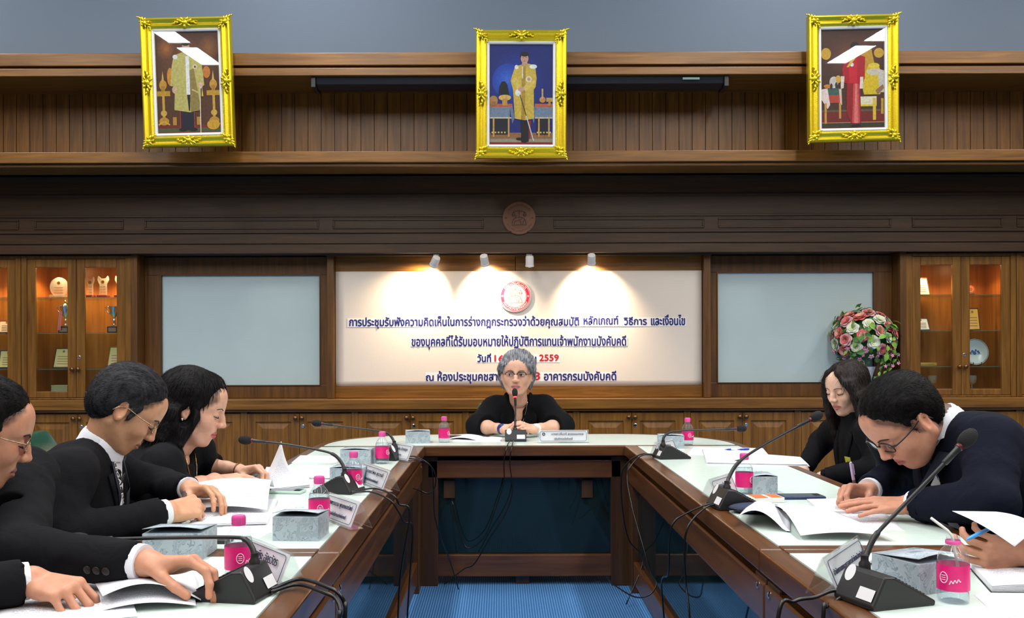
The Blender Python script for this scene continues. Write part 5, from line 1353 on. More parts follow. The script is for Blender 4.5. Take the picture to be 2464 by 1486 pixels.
def pcen(x0, x1, y0, y1): a, b_ = P(x0, y0, YPF), P(x1, y1, YPF); return Vector(((a.x+b_.x)/2, YPF, (a.z+b_.z)/2)), abs(b_.x-a.x), abs(a.z-b_.z)
c_, w_, h_ = pcen(344, 562, 42, 349); portrait('gilt framed portrait of a figure in a long gold coat beside gold stands', c_, w_, h_, math.radians(2.6), math.radians(-1.1), pic_gold)
c_, w_, h_ = pcen(1147, 1365, 74, 380); portrait('gilt framed portrait of a standing figure in gold robe on blue', c_, w_, h_, math.radians(1.2), math.radians(.3), pic_blue)
c_, w_, h_ = pcen(1946, 2164, 41, 342); portrait('gilt framed portrait of a figure in red dress beside a golden chair', c_, w_, h_, math.radians(2.6), math.radians(-1.1), pic_red)

# ------------------------------------------------------------------ chairs
M_GREEN = mat('green_leather', srgb(22, 66, 52), .32, bump=.2, bscale=90)
def office_chair(x, y, rz, label, bh=0):
    """faces local +x"""
    t = thing('office_chair', label, 'chair', (x, y, 0), rz, 'green office chairs')
    def pad(name, prof, w_, th, r):
        b = MB(); n = len(prof); m = 9
        vs_ = []
        for i, (px_, pz) in enumerate(prof):
            p0, p1 = prof[max(i-1, 0)], prof[min(i+1, n-1)]; d = Vector((p1[0]-p0[0], p1[1]-p0[1])).normalized(); nn = Vector((-d.y, d.x))
            for k in range(m):
                v_ = -1+2*k/(m-1); ww = w_*(1-.10*(abs(i/(n-1)-.5)*2)**4); e = th*(1-abs(v_)**6*.7)*(1-.6*(abs(i/(n-1)-.5)*2)**8)
                for s_ in (1, -1): vs_.append((px_+nn.x*e*s_*.5, v_*ww/2, pz+nn.y*e*s_*.5))
        fs = []; q_ = lambda i, k, s_: (i*m+k)*2+s_
        for i in range(n-1):
            for k in range(m-1):
                fs.append((q_(i, k, 0), q_(i+1, k, 0), q_(i+1, k+1, 0), q_(i, k+1, 0))); fs.append((q_(i, k, 1), q_(i, k+1, 1), q_(i+1, k+1, 1), q_(i+1, k, 1)))
            for k in (0, m-1): fs.append((q_(i, k, 0), q_(i, k, 1), q_(i+1, k, 1), q_(i+1, k, 0)))
        for k in range(m-1):
            for i in (0, n-1): fs.append((q_(i, k, 0), q_(i, k+1, 0), q_(i, k+1, 1), q_(i, k, 1)))
        b.add(vs_, fs); o = b.build(name, M_GREEN, t, smooth=True); md = o.modifiers.new('sub', 'SUBSURF'); md.levels = md.render_levels = 1
    pad('seat', [(-.22, .44), (-.15, .435), (0, .44), (.15, .445), (.24, .43)], .50, .08, .03)
    pad('backrest', [(-.22, .46), (-.245, .56), (-.25, .68), (-.265, .80-bh*.6), (-.30, .90-bh), (-.325, .95-bh)], .48, .07, .03)
    for sy in (-1, 1):
        b = MB(); b.tube(rbez([(.10, sy*.26, .42), (.14, sy*.29, .52), (.12, sy*.29, .62), (.0, sy*.29, .64), (-.16, sy*.28, .63), (-.24, sy*.26, .60)], 5), .016, 8); b.build('armrest', M_BLACK, t, smooth=True)
    b = MB(); b.lathe([(.03, .1), (.03, .25), (.02, .25), (.02, .40)], n=14); b.box(-.1, .1, -.09, .09, .385, .405); b.build('column', M_BLACK, t)
    for k in range(5):
        a = 2*PI*k/5; d = Vector((math.cos(a), math.sin(a), 0))
        b = MB(); b.tube([d*.02+V(0, 0, .13), d*.16+V(0, 0, .105), d*.28+V(0, 0, .075)], [.024, .020, .014], 8); l = b.build('leg', M_BLACK, t, smooth=True)
        b = MB(); b.ell(d*.28+V(0, 0, .03), (.028, .02, .03), 10, 8, Matrix.Rotation(a, 4, 'Z')); b.build('caster', M_BLACK, l, smooth=True)
    return t
for (x, y, rz, *lb) in ((-1.30, 2.76, .05, 'green leather office chair behind the lanyard man'), (-1.36, 3.36, .05, 'green leather office chair of the woman in the black dress'), (-1.05, 4.25, .25, 'empty green leather office chair beyond the black-dressed woman'),
                       (-1.40, 2.10, .0, 'green leather office chair of the man reaching for the microphone'), (.07, 6.05, -PI/2, 'green leather office chair of the grey-haired woman', .06), (1.72, 4.42, PI, 'green leather office chair of the long-haired young woman'),
                       (1.62, 2.82, PI, 'green leather office chair of the writing man'), (1.82, 1.92, PI, 'green leather office chair of the person holding the sheet')):
    office_chair(x, y, rz, *lb)

# ------------------------------------------------------------------ gooseneck microphones
M_STICK = mat('white_sticker', srgb(226, 226, 228), .4); M_RED = mat('red_ring', srgb(84, 16, 20), .4); M_REDLIT = mat('lit_red_ring', srgb(230, 30, 40), .3, emit=(1, .05, .08), estr=2.5)
M_FOAM_B = mat('black_foam', srgb(22, 22, 24), .95, bump=.8, bscale=700)
def microphone(label, base, face, neck, lit=False, stick=True):
    """base: contact point centre, face: direction towards the speaker; neck: world points from the base up to the windscreen"""
    f = Vector(face).normalized(); M = Matrix((f, Vector((-f.y, f.x, 0)), Vector((0, 0, 1)))).transposed().to_4x4(); M.translation = base
    t = thing('gooseneck_microphone', label, 'microphone', M=M, group='gooseneck conference microphones')
    b = MB(); hw = .058
    b.prism([(-.068, 0), (.078, 0), (.080, .010), (-.018, .062), (-.040, .064), (-.070, .008)], -hw, hw, 'y'); b.build('base', M_BLACK, t, bevel=.006, seg=3)
    for k in range(9):
        u = k/8; x0 = .062-.066*u; z0 = .0195+.0355*u
        MB().box(x0-.0022, x0+.0022, -.044, .044, z0+.0005, z0+.0028).build('speaker_slat', M_BLACKM, t)
    for k in range(2): MB().box(.066, .074, -.03+.03*k, -.012+.03*k, .0125, .0185).build('button', M_BLACKM, t, bevel=.001)
    if stick:
        A = Matrix.Rotation(math.radians(-118), 4, 'Y')
        b = MB(); b.lathe([(0, 0), (.0135, 0)], (-.0455, .036, .0545), 18, Matrix.Rotation(math.radians(-61), 4, 'Y') @ Matrix.Scale(1.3, 4, (1, 0, 0)), cap=False); b.build('round_sticker', M_STICK, t)
        n = Vector((-.056, 0, .030)).normalized(); nn = Vector((-n.z, 0, n.x)); nn = Vector((-.88, 0, .47)); c = Vector((-.0605, -.028, .0268))+nn*.0012; up_ = Vector((.47, 0, .88))
        b = MB(); b.add([c+V(0, s1*.022, 0)+up_*s2*.012 for s1, s2 in ((-1, -1), (1, -1), (1, 1), (-1, 1))], [(0, 1, 2, 3)]); b.build('serial_label', M_STICK, t)
    Mi = M.inverted(); pts = [Mi @ Vector(p) for p in neck]
    b = MB(); b.lathe([(.012, .056), (.012, .068), (.008, .074), (.008, .085)], (pts[0].x, pts[0].y, 0), 14); b.build('neck_socket', M_BLACK, t, smooth='auto')
    p0 = Vector((pts[0].x, pts[0].y, .07)); L_ = rbez([p0]+pts[1:], 8); n = len(L_)
    b = MB(); b.tube(L_, [.0062 if i < n*.42 else .0042 for i in range(n)], 10); b.build('gooseneck', M_BLACK, t, smooth=True)
    e = L_[-1]; d = (L_[-1]-L_[-3]).normalized(); R = d.to_track_quat('Z', 'Y').to_matrix().to_4x4()
    b = MB(); b.lathe([(.0045, -.05), (.0065, -.047), (.0065, -.008), (.008, .0)], e, 12, R); b.build('capsule', M_BLACK, t, smooth='auto')
    b = MB(); b.lathe([(.0080, -.004), (.0086, -.003), (.0086, .004), (.0080, .005)], e, 16, R); b.build('light_ring', M_REDLIT if lit else M_RED, t, smooth=True)
    b = MB(); b.lathe([(.009, .004), (.0135, .010), (.016, .022), (.0155, .034), (.011, .045), (.005, .0495), (0, .050)], e, 18, R); b.build('windscreen', M_FOAM_B, t, smooth=True)
    return t
def neckp(pts, Y0, Y1=None):
    Y1 = Y0 if Y1 is None else Y1; n = len(pts)
    return [P(p[0], p[1], Y0+(Y1-Y0)*i/(n-1)) for i, p in enumerate(pts)]
microphone('near gooseneck microphone under the reaching hand, its stem running level over the grey box', T(566, 1432), (-.93, .18, 0), neckp([(611, 1366), (606, 1318), (588, 1296), (552, 1290), (400, 1291), (215, 1295)], 1.96, 2.0))
microphone('gooseneck microphone pointing at the black-dressed woman, behind the name plate of the lanyard man', T(818, 1182), (-.9, .3, 0), neckp([(828, 1152), (823, 1115), (802, 1092), (762, 1080), (680, 1066), (606, 1058)], 3.34, 3.4))
microphone('gooseneck microphone at the table corner pointing at the empty green chair', T(932, 1104), (-.9, .3, 0), neckp([(948, 1078), (944, 1054), (930, 1040), (900, 1034), (830, 1025), (775, 1018)], 4.36, 4.42))
microphone('upright gooseneck microphone with lit red ring before the grey-haired woman', T(1240, 1060), (0, 1, 0), neckp([(1239, 1042), (1239, 1015), (1240, 985), (1239, 955)], 5.20, 5.26), True)
microphone('gooseneck microphone with level stem at the head table corner near the blue pens', T(1612, 1103), (.92, .15, 0), neckp([(1595, 1076), (1597, 1052), (1611, 1041), (1640, 1037), (1700, 1035), (1770, 1033)], 4.34, 4.38))
microphone('slanting gooseneck microphone beside the pink bottle and the blue pouch', T(1764, 1222), (.92, .12, 0), neckp([(1748, 1186), (1753, 1150), (1775, 1115), (1820, 1082), (1890, 1043), (1948, 1012)], 3.0, 3.1))
microphone('nearest gooseneck microphone, large black base beside the bottle with the straw', T(2120, 1450), (.90, .30, 0), neckp([(2079, 1385), (2084, 1335), (2106, 1290), (2150, 1242), (2240, 1150), (2308, 1078)], 1.92, 1.98))

# ------------------------------------------------------------------ bottles
M_PET = clear('clear_bottle_plastic', (.96, .98, 1.0), .03, 1.42, body=.05, bodycol=(.9, .95, 1)); M_WATER = clear('water', (.90, .95, .97), .02, 1.33)
M_PINK = mat('magenta_label', srgb(222, 24, 118), .4, var=.1, vscale=40); M_CAP = mat('pink_cap', srgb(236, 90, 168), .4); M_LOGO = mat('pale_pink_print', srgb(252, 214, 232), .5)
BPROF = [(.0, .004), (.018, .003), (.026, 0), (.0295, .006), (.030, .02), (.030, .078), (.0285, .090), (.023, .101), (.0155, .110), (.0125, .116), (.0122, .128)]
def bottle(label, loc, rz=0, cap=True):
    t = thing('water_bottle', label, 'bottle', loc, rz, 'small water bottles with pink labels')
    b = MB(); b.lathe(BPROF, n=28, cap=False); b.build('shell', M_PET, t, smooth=True)
    lv = .094 if cap else .060
    b = MB(); b.lathe([(r*.95, z+.001) for r, z in BPROF if z <= lv]+[(.0, BPROF[[z for _, z in BPROF].index(max(z for _, z in BPROF if z <= lv))][1]+.001)], n=24); b.build('water', M_WATER, t, smooth=True)
    b = MB(); b.lathe([(.0304, .026), (.0306, .028), (.0306, .074), (.0304, .076)], n=28, cap=False); lb = b.build('label_sleeve', M_PINK, t, smooth=True)
    b = MB(); ring_pts = [(.0311*math.cos(.25*math.cos(a)), .0311*math.sin(.25*math.cos(a)), .052+.0105*math.sin(a)) for a in [2*PI*i/20 for i in range(21)]]; b.tube(ring_pts, .0009, 5)
    for k in (-1, 0, 1):
        for (a0, a1) in ((-.14, .14),): b.tube([(.0311*math.cos(a), .0311*math.sin(a), .052+.0042*k) for a in [a0+(a1-a0)*i/6 for i in range(7)]], .0007, 5)
    b.tube([(.0311*math.cos(a), .0311*math.sin(a), .044+.022*(a-.45)*.4+.003*math.sin(a*30)) for a in [.34+.03*i for i in range(24)]], .0009, 5); b.build('printed_mark', M_LOGO, lb)
    if cap:
        b = MB(); b.lathe([(.0145, .119), (.0148, .121), (.0148, .137), (.0135, .1405), (0, .141)], n=24)
        for k in range(24):
            a = 2*PI*k/24; b.box(-.0006, .0006, .0142, .0154, .122, .137, M=Matrix.Rotation(a, 4, 'Z'))
        b.build('cap', M_CAP, t, smooth='auto')
    else:
        b = MB(); b.lathe([(.0140, .114), (.0148, .116), (.0148, .120), (.0136, .122)], n=24, cap=False); b.build('cap_ring', M_CAP, t, smooth='auto')
        for z in (.124, .128):
            b = MB(); b.lathe([(.0124, z), (.0131, z+.001), (.0124, z+.002)], n=24, cap=False); b.build('screw_thread', M_PET, t, smooth=True)
    return t
bottle('pink-label water bottle behind the near microphone stem, beside a name plate', T(573, 1392), -1.2)
bottle('pink-label water bottle between the grey box and the lanyard man\'s name plate', T(767, 1262), -1.3)
bottle('pink-label water bottle just behind the second microphone base', T(850, 1180), -.9)
bottle('pink-label water bottle by the corner microphone on the lanyard man\'s side', T(919, 1114), -.6)
bottle('pink-label water bottle on the head table next to the grey box', T(1068, 1064), -.6)
bottle('pink-label water bottle at the far end of the head table beside the pens', T(1654, 1071), -1.4)
bottle('pink-label water bottle behind the slanting microphone near the blue phone', T(1790, 1190), -.9)
bottle('open water bottle with a white straw, nearest the camera', T(2292, 1450), -2.6, False)
b = MB(); c = T(2292, 1450); b.tube([c+V(.012, .0, .055), c+V(-.003, -.004, .125), c+V(-.0045, -.005, .131), c+V(-.014, -.005, .142), c+V(-.046, -.006, .166)], .0028, 10)
tag(b.build('drinking_straw', M_WHITE, smooth=True), 'bent white drinking straw standing in the open bottle', 'straw')

# ------------------------------------------------------------------ snack boxes
def marble():
    m, nt, b = new_mat('grey_marbled_card'); N = nt.nodes; L = nt.links; tc = N.new('ShaderNodeTexCoord')
    n = N.new('ShaderNodeTexNoise'); n.inputs['Scale'].default_value = 22; n.inputs['Detail'].default_value = 3; n.inputs['Distortion'].default_value = 2.5; L.new(tc.outputs['Object'], n.inputs['Vector'])
    r = N.new('ShaderNodeValToRGB'); cr = r.color_ramp; cr.elements[0].position = .40; cr.elements[0].color = col4(srgb(168, 180, 190)); cr.elements[1].position = .60; cr.elements[1].color = col4(srgb(150, 164, 176))
    e = cr.elements.new(.505); e.color = col4(srgb(118, 130, 142)); e2 = cr.elements.new(.47); e2.color = col4(srgb(172, 184, 194)); e3 = cr.elements.new(.54); e3.color = col4(srgb(172, 184, 194))
    L.new(n.outputs['Fac'], r.inputs['Fac']); L.new(r.outputs['Color'], b.inputs['Base Color']); b.inputs['Roughness'].default_value = .45; return m
M_BOX = marble(); M_BOXP = mat('dark_box_print', srgb(70, 80, 92), .5)
def snack_box(label, loc, rz, lw=.128, ld=.125, lh=.064, lid=.10):
    t = thing('snack_box', label, 'box', loc, rz, 'grey marbled snack boxes')
    MB().box(-lw/2, lw/2, -ld/2, ld/2, 0, lh).build('carton', M_BOX, t, bevel=.0012)
    M = Matrix.Translation((0, ld/2, lh+.0008)) @ Matrix.Rotation(-lid, 4, 'X')
    b = MB(); n = 8
    for i in range(n+1):
        u = i/n; z = .006*math.sin(PI*u)*(1 if lid else 0)
        b.v += [tuple(M @ Vector((-lw/2+lw*u, -ld*1.0, z-.002))), tuple(M @ Vector((-lw/2+lw*u, 0, 0)))]
    b.f += [(2*i, 2*i+2, 2*i+3, 2*i+1) for i in range(n)]; b.m += [0]*n
    o = b.build('lid', M_BOX, t, smooth=True); md = o.modifiers.new('thickness', 'SOLIDIFY'); md.thickness = .0012; md.offset = -1
    for k, (x, w_) in enumerate(((-.014, .006), (-.004, .003), (.004, .006), (.014, .002))):
        b = MB(); b.add([M @ Vector((x-w_/2, -ld*.5+a, .0085)) for a in (-.008, .008)]+[M @ Vector((x+w_/2, -ld*.5+a, .0085)) for a in (.008, -.008)], [(0, 1, 2, 3)]); b.build('box_print', M_BOXP, o)
    return t
snack_box('grey snack box behind the level microphone stem, nearest the lanyard man', T(413, 1345)+V(0, .06, 0), .0, .142)
snack_box('grey snack box in front of the pink bottle at the lanyard man\'s papers', T(713, 1300)+V(0, .055, 0), -.06, .122, .115)
snack_box('grey snack box mostly hidden behind the second microphone and bottle', T(836, 1166)+V(0, .05, 0), -.1, .125, .11, lid=.02)
snack_box('grey snack box behind the corner bottle on the black-dressed woman\'s wing', T(856, 1116)+V(0, .06, 0), -.05, .135, lid=.02)
snack_box('grey snack box on the head table beside the upright bottle', T(1002, 1066)+V(.0, .06, 0), .1, .13, lid=.02)
snack_box('grey snack box at the far end of the head table beside the end bottle', T(1618, 1080)+V(0, .06, 0), -.12, .128, lid=.02)
snack_box('grey snack box beside the bottle near the blue phone', T(1838, 1192)+V(0, .05, 0), .0, .085, .125, lid=.02)
snack_box('grey snack box next to the open bottle with the straw', T(2226, 1432)+V(.01, .065, 0), .42, .125, .125)

# ------------------------------------------------------------------ acrylic name plates
M_BORD = mat('navy_print_line', srgb(52, 56, 84), .6)
def name_plate(label, top0, top1, lines, seal=False, hh=.075, foot=.032):
    """tent of two acrylic sheets; top0 -> top1 is the ridge, read from the side where top0 is on the left"""
    a, b_ = Vector(top0), Vector(top1); mid = (a+b_)/2; L_ = (b_-a).length; d = (b_-a).normalized(); n = Vector((d.y, -d.x, 0))    # n: towards the reader
    M = Matrix((d, -n, Vector((0, 0, 1)))).transposed().to_4x4(); M.translation = (mid.x, mid.y, TZ+.001)
    t = thing('name_plate', label, 'name plate', M=M, group='acrylic name plates'); h = L_/2
    sl = math.hypot(hh, foot)
    for s_, nm in ((1, 'front_sheet'), (-1, 'back_sheet')):
        b = MB(); th = .0022; y0 = -foot*s_
        b.prism([(y0, 0), (y0-th*s_, 0), (-th*s_, hh), (0, hh)], -h, h, 'x'); b.build(nm, M_ACRYL, t, bevel=.0004)
    MB().prism([(-foot, 0), (foot*.2, 0), (foot*.2, .0022), (-foot, .0022)], -h, h, 'x').build('bottom_sheet', M_ACRYL, t)
    A = Matrix.Translation((0, -foot+.0012, 0)) @ Matrix.Rotation(-math.atan2(foot, hh), 4, 'X')      # x along, z up the slope, -y to the reader
    MB().box(-h+.008, h-.008, -.0002, .0006, .006, sl-.005).build('paper_insert', M_PAPER2, t, M=A)
    # rounded border line
    b = MB(); r = .010; x1, z0, z1 = h-.013, .011, sl-.010; pts = []
    for cx_, cz, a0 in ((x1-r, z1-r, 0), (-x1+r, z1-r, PI/2), (-x1+r, z0+r, PI), (x1-r, z0+r, 1.5*PI)):
        for i in range(6): q_ = a0+PI/2*i/5; pts.append((cx_+r*math.cos(q_), -.0036, cz+r*math.sin(q_)))
    n_ = len(pts); b.tube(pts+[pts[0]], .0008, 4, cap=False); b.build('border_line', M_BORD, t, M=A)
    for (body, wd, ht, z, ox) in lines:
        text(body, L_*wd, ht, M_BORD, 'lettering', A @ Matrix.Translation((-L_*wd/2+ox, -.0034, z)), t, bold=.00025)
    if seal:
        b = MB(); ring(b, .004, .0085, -.0035, 20, c=(-h+.032, sl*.66)); b.build('printed_seal', M_BORD, t, M=A)
    return t
zt = TZ+.075
def TT(px, py): return T(px, py, zt)
name_plate('acrylic name plate beside the bottle behind the near microphone', TT(600, 1289), TT(702, 1330), [('นายพีระ อัครวัตร', .62, .020, .044, .0), ('รองอธิบดีราชการกรม', .5, .012, .020, .0)], True)
name_plate('acrylic name plate by the grey box in front of the lanyard man', TT(790, 1182), TT(868, 1207), [('นายพวรธรรม พูนเกษมทรัพย์', .74, .018, .045, .0), ('รองอธิบดีกรมบังคับคดี', .55, .011, .021, .0)], True)
name_plate('acrylic name plate behind the second bottle, facing the black-dressed woman', TT(877, 1110), TT(940, 1131), [('นายทวีพล ชุมวรดี', .6, .018, .044, .012), ('รองอธิบดีกรมบังคับคดี', .5, .011, .021, .0)], True)
name_plate('acrylic name plate by the corner microphone at the empty chair', TT(935, 1060), TT(996, 1070), [('นายธวัชชัย ดำรงกูล', .6, .018, .044, .01), ('ผู้อำนวยการ', .35, .011, .021, .0)], True)
name_plate('wide name plate on the head table in front of the grey-haired woman', P(1293, 1037, 5.10), P(1416, 1037, 5.10), [('นางสาวรื่นวดี สุวรรณมงคล', .62, .016, .040, .022), ('อธิบดีกรมบังคับคดี', .36, .011, .018, .0)], True, .07, .02)
name_plate('acrylic name plate behind the level microphone at the head table corner', V(.702, 4.36, zt), V(.814, 4.53, zt), [('ผู้แทน', .4, .018, .044, .0), ('กรมบังคับคดี', .5, .011, .021, .0)])
name_plate('acrylic name plate beside the slanting microphone base', V(.672, 3.10, zt), V(.785, 3.27, zt), [('ผู้แทนสำนักงาน', .6, .018, .042, .0)])
name_plate('nearest acrylic name plate, leaning behind the large black microphone base', TT(1977, 1346), TT(2062, 1291), [('สำนักงานคณะกรรมการกำกับหลักทรัพย์', .84, .012, .040, .0)])
# ------------------------------------------------------------------ papers, pens, phones
def printed():
    """white sheet with rows of small print (uv: u across, v up)"""
    m, nt, b = new_mat('printed_sheet'); N = nt.nodes; L = nt.links
    uv = N.new('ShaderNodeUVMap'); sp = N.new('ShaderNodeSeparateXYZ'); L.new(uv.outputs[0], sp.inputs[0])
    def math_(op, a, b_=None, c=None):
        n = N.new('ShaderNodeMath'); n.operation = op
        for i, x in enumerate((a, b_, c)):
            if x is None: continue
            if isinstance(x, (int, float)): n.inputs[i].default_value = x
            else: L.new(x, n.inputs[i])
        return n.outputs[0]
    row = math_('FRACT', math_('MULTIPLY', sp.outputs[1], 26.0)); inrow = math_('MULTIPLY', math_('GREATER_THAN', row, .34), math_('LESS_THAN', row, .66))
    mp = N.new('ShaderNodeMapping'); mp.inputs['Scale'].default_value = (90, 26, 1); L.new(uv.outputs[0], mp.inputs[0])
    wn = N.new('ShaderNodeTexNoise'); wn.inputs['Scale'].default_value = 1.0; wn.inputs['Detail'].default_value = 2; L.new(mp.outputs[0], wn.inputs['Vector'])
    ink = math_('MULTIPLY', inrow, math_('GREATER_THAN', wn.outputs['Fac'], .47))
    for ch, lo, hi in ((0, .12, .88), (1, .08, .86)):
        ink = math_('MULTIPLY', ink, math_('MULTIPLY', math_('GREATER_THAN', sp.outputs[ch], lo), math_('LESS_THAN', sp.outputs[ch], hi)))
    mx = N.new('ShaderNodeMix'); mx.data_type = 'RGBA'; L.new(math_('MULTIPLY', ink, .55), mx.inputs[0]); mx.inputs[6].default_value = col4(srgb(240, 241, 246)); mx.inputs[7].default_value = col4(srgb(70, 80, 130))
    L.new(mx.outputs[2], b.inputs['Base Color']); b.inputs['Roughness'].default_value = .65; return m
M_PRINT = printed()
def sheet_mesh(name, grid, m, th=.0006):
    """grid[i][j] of world points (i along v, j along u)"""
    nv, nu = len(grid), len(grid[0]); me = bpy.data.meshes.new(name)
    me.from_pydata([tuple(p) for r in grid for p in r], [], [(i*nu+j, i*nu+j+1, (i+1)*nu+j+1, (i+1)*nu+j) for i in range(nv-1) for j in range(nu-1)])
    u = me.uv_layers.new(name='uv')
    for lp in me.loops: i, j = divmod(lp.vertex_index, nu); u.data[lp.index].uv = (j/(nu-1), i/(nv-1))
    me.polygons.foreach_set('use_smooth', [True]*len(me.polygons)); me.materials.append(m); me.update()
    o = link(me, name); md = o.modifiers.new('thickness', 'SOLIDIFY'); md.thickness = th; md.offset = 0
    return o
def quad_grid(a, b_, c, d, bend=None, nu=14, nv=14):
    """a,b,c,d: corners anticlockwise from the reader's lower left; bend(u,v) lifts in z (or returns a vector)"""
    a, b_, c, d = map(Vector, (a, b_, c, d)); g = []
    for i in range(nv+1):
        v_ = i/nv; r = []
        for j in range(nu+1):
            u = j/nu; p = (a*(1-u)+b_*u)*(1-v_)+(d*(1-u)+c*u)*v_
            k = bend(u, v_) if bend else 0
            r.append(p+(Vector((0, 0, k)) if not isinstance(k, Vector) else k))
        g.append(r)
    return g
def sheet(label, corners, bend=None, m=None, name='paper_sheet', cat='paper', th=.0006, z=.0012):
    cs = [Vector(c)+V(0, 0, z) for c in corners]
    return tag(sheet_mesh(name, quad_grid(*cs, bend=bend), m or M_PRINT, th), label, cat, 'papers on the tables')
def stack(label, corners, n, th, bend=None, top=None, name='paper_stack'):
    """stapled set: a block of pages and a top page of its own"""
    cs = [Vector(c) for c in corners]; c0 = sum(cs, Vector())/4
    t = thing(name, label, 'papers', (c0.x, c0.y, TZ), 0, 'papers on the tables')
    for k in range(n):
        o = sheet_mesh('page', quad_grid(*[c+(c-c0)*random.uniform(-.03, .02)+V(0, 0, .0015+th*k/n) for c in cs], nu=2, nv=2), M_PAPER, th/n*.8); o.parent = t; o.matrix_parent_inverse = t.matrix_basis.inverted()
    o = sheet_mesh('top_page', quad_grid(*[c+V(0, 0, .002+th) for c in cs], bend=bend), M_PRINT); o.parent = t; o.matrix_parent_inverse = t.matrix_basis.inverted()
    return t
# lanyard man's documents: flat stack plus the page he holds up and over
stack('stapled document stack lying before the lanyard man', [T(455, 1268), T(640, 1262), T(668, 1205), T(470, 1200)], 5, .008)
a = T(448, 1240); b_ = T(642, 1240); c = T(660, 1182); d = T(475, 1178)
sheet('curled document page turned over by the lanyard man', [a, b_, c, d], lambda u, v: .018+.055*math.sin(PI*min(1, v*1.05))*(.75+.25*u)+.012*math.sin(PI*u))
sheet('single printed sheet under the lanyard man\'s document, by the grey box', [T(520, 1290), T(652, 1282), T(664, 1215), T(560, 1225)])
# black-dressed woman's documents
stack('document stack lying under the page held up by the black-dressed woman', [T(618, 1185), T(745, 1172), T(740, 1130), T(640, 1128)], 5, .010)
sheet('upright curling page held by the black-dressed woman', [T(628, 1166), T(750, 1172), T(752, 1162)+V(0, 0, .006), P(676, 1060, 3.52)], lambda u, v: Vector((-.02*math.sin(PI*u)*v, .012*math.sin(PI*v), -.035*math.sin(PI*min(1, u*1.1))*v)))
stack('second stack of papers at the corner bottle of the black-dressed woman', [T(690, 1150), T(800, 1152), T(800, 1122), T(715, 1120)], 4, .005)
sheet('loose sheet near the corner bottle and far grey box', [T(700, 1112), T(812, 1112), T(815, 1096), T(722, 1094)])
# reaching man's documents
stack('open printed document under the reaching man\'s resting hand', [T(-40, 1520), T(330, 1490), T(300, 1405), T(30, 1415)], 4, .006)
sheet('curled white page rising beside the near microphone base', [T(245, 1468), T(482, 1450), T(470, 1392), T(215, 1408)], lambda u, v: .006+.034*math.sin(PI*min(1, (u)*.9+.1))*(1-.35*v)+.012*(1-u), M_PAPER)
sheet('second curled page below the white page near the microphone base', [T(215, 1478), T(470, 1462), T(462, 1405), T(205, 1420)], lambda u, v: .003+.014*math.sin(PI*min(1, u*.95)), M_PRINT)
# head table
sheet('printed sheet on the head table before the grey-haired woman', [T(1085, 1062), T(1205, 1063), T(1208, 1051), T(1105, 1049)])
sheet('folded sheet beside the head table bottle', [T(1078, 1056), T(1148, 1060), T(1165, 1050), T(1088, 1048)], lambda u, v: .012*math.sin(PI*u))
# far corner near the blue pens
stack('wide stack of white papers below the blue pens by the long-haired woman', [T(1700, 1118), T(1945, 1124), T(1925, 1105), T(1690, 1086)], 4, .006)
sheet('large white sheet under the two blue pens', [T(1650, 1096), T(1850, 1098), T(1835, 1080), T(1668, 1077)])
sheet('sheet with a curled grey corner behind the slanting microphone', [T(1700, 1102), T(1790, 1118), T(1800, 1096), T(1745, 1092)], lambda u, v: .03*max(0, u-.6)*2*(1-v), M_PAPER)
# writing man
stack('paper pad under the writing man\'s hands', [T(1975, 1238), T(2165, 1240), T(2150, 1205), T(1940, 1208)], 5, .006)
sheet('printed page lying beneath the large curled sheet of the writing man', [T(1945, 1272), T(2175, 1280), T(2130, 1238), T(1905, 1232)])
def roll(u, v): return .010+.050*max(0, .55-u)**1.2*2*math.sin(PI*min(1, v*.8+.2))+.006*math.sin(PI*u)
sheet('large white curled sheet in front of the writing man', [T(1925, 1302), T(2150, 1306), T(2000, 1240), T(1850, 1228)], lambda u, v: .012+.026*math.sin(PI*v)*(1-u)+.01*math.sin(PI*u), M_PAPER)
sheet('rolled white page end next to the blue pouch', [T(1772, 1268), T(1900, 1284), T(1900, 1240), T(1800, 1232)], lambda u, v: .004+.046*math.sin(PI*min(1, .15+u*.95))*(1-.3*v), M_PAPER)
# near corner by the straw bottle
def nb_(label, cs):
    t = thing('notebook', label, 'notebook', T(2385, 1390)); c0 = sum(cs, Vector())/4
    for k in range(6):
        o = sheet_mesh('leaf', quad_grid(*[c+V(0, 0, .002+.0022*k) for c in cs], bend=lambda u, v, k=k: .004*math.sin(PI*u)*(k/5), nu=6, nv=4), M_PRINT if k == 5 else M_PAPER, .0014); o.parent = t; o.matrix_parent_inverse = t.matrix_basis.inverted()
    o = sheet_mesh('cover', quad_grid(*[c+(c-c0)*.04+V(0, 0, .0012) for c in cs], nu=2, nv=2), M_BLACK, .0012); o.parent = t; o.matrix_parent_inverse = t.matrix_basis.inverted()
nb_('open grey ruled notebook next to the straw bottle', [T(2385, 1428), T(2560, 1430), T(2540, 1368), T(2335, 1372)])
sheet('white sheet behind the notebook under the raised hand', [T(2325, 1378), T(2520, 1372), T(2500, 1345), T(2338, 1348)])
sheet('printed sheet at the table edge in front of the notebook', [T(2400, 1490), T(2560, 1480), T(2540, 1436), T(2340, 1434)])
p0 = P(2275, 1228, 2.16); p1 = P(2452, 1312, 2.04); p2 = P(2500, 1262, 2.06); p3 = P(2390, 1236, 2.18)
sheet('white sheet held up in the hand near the straw bottle', [P(2290, 1232, 2.14), P(2440, 1318, 2.02), P(2500, 1268, 2.06), P(2395, 1234, 2.18)], lambda u, v: .006*math.sin(PI*u), M_PAPER, z=0)
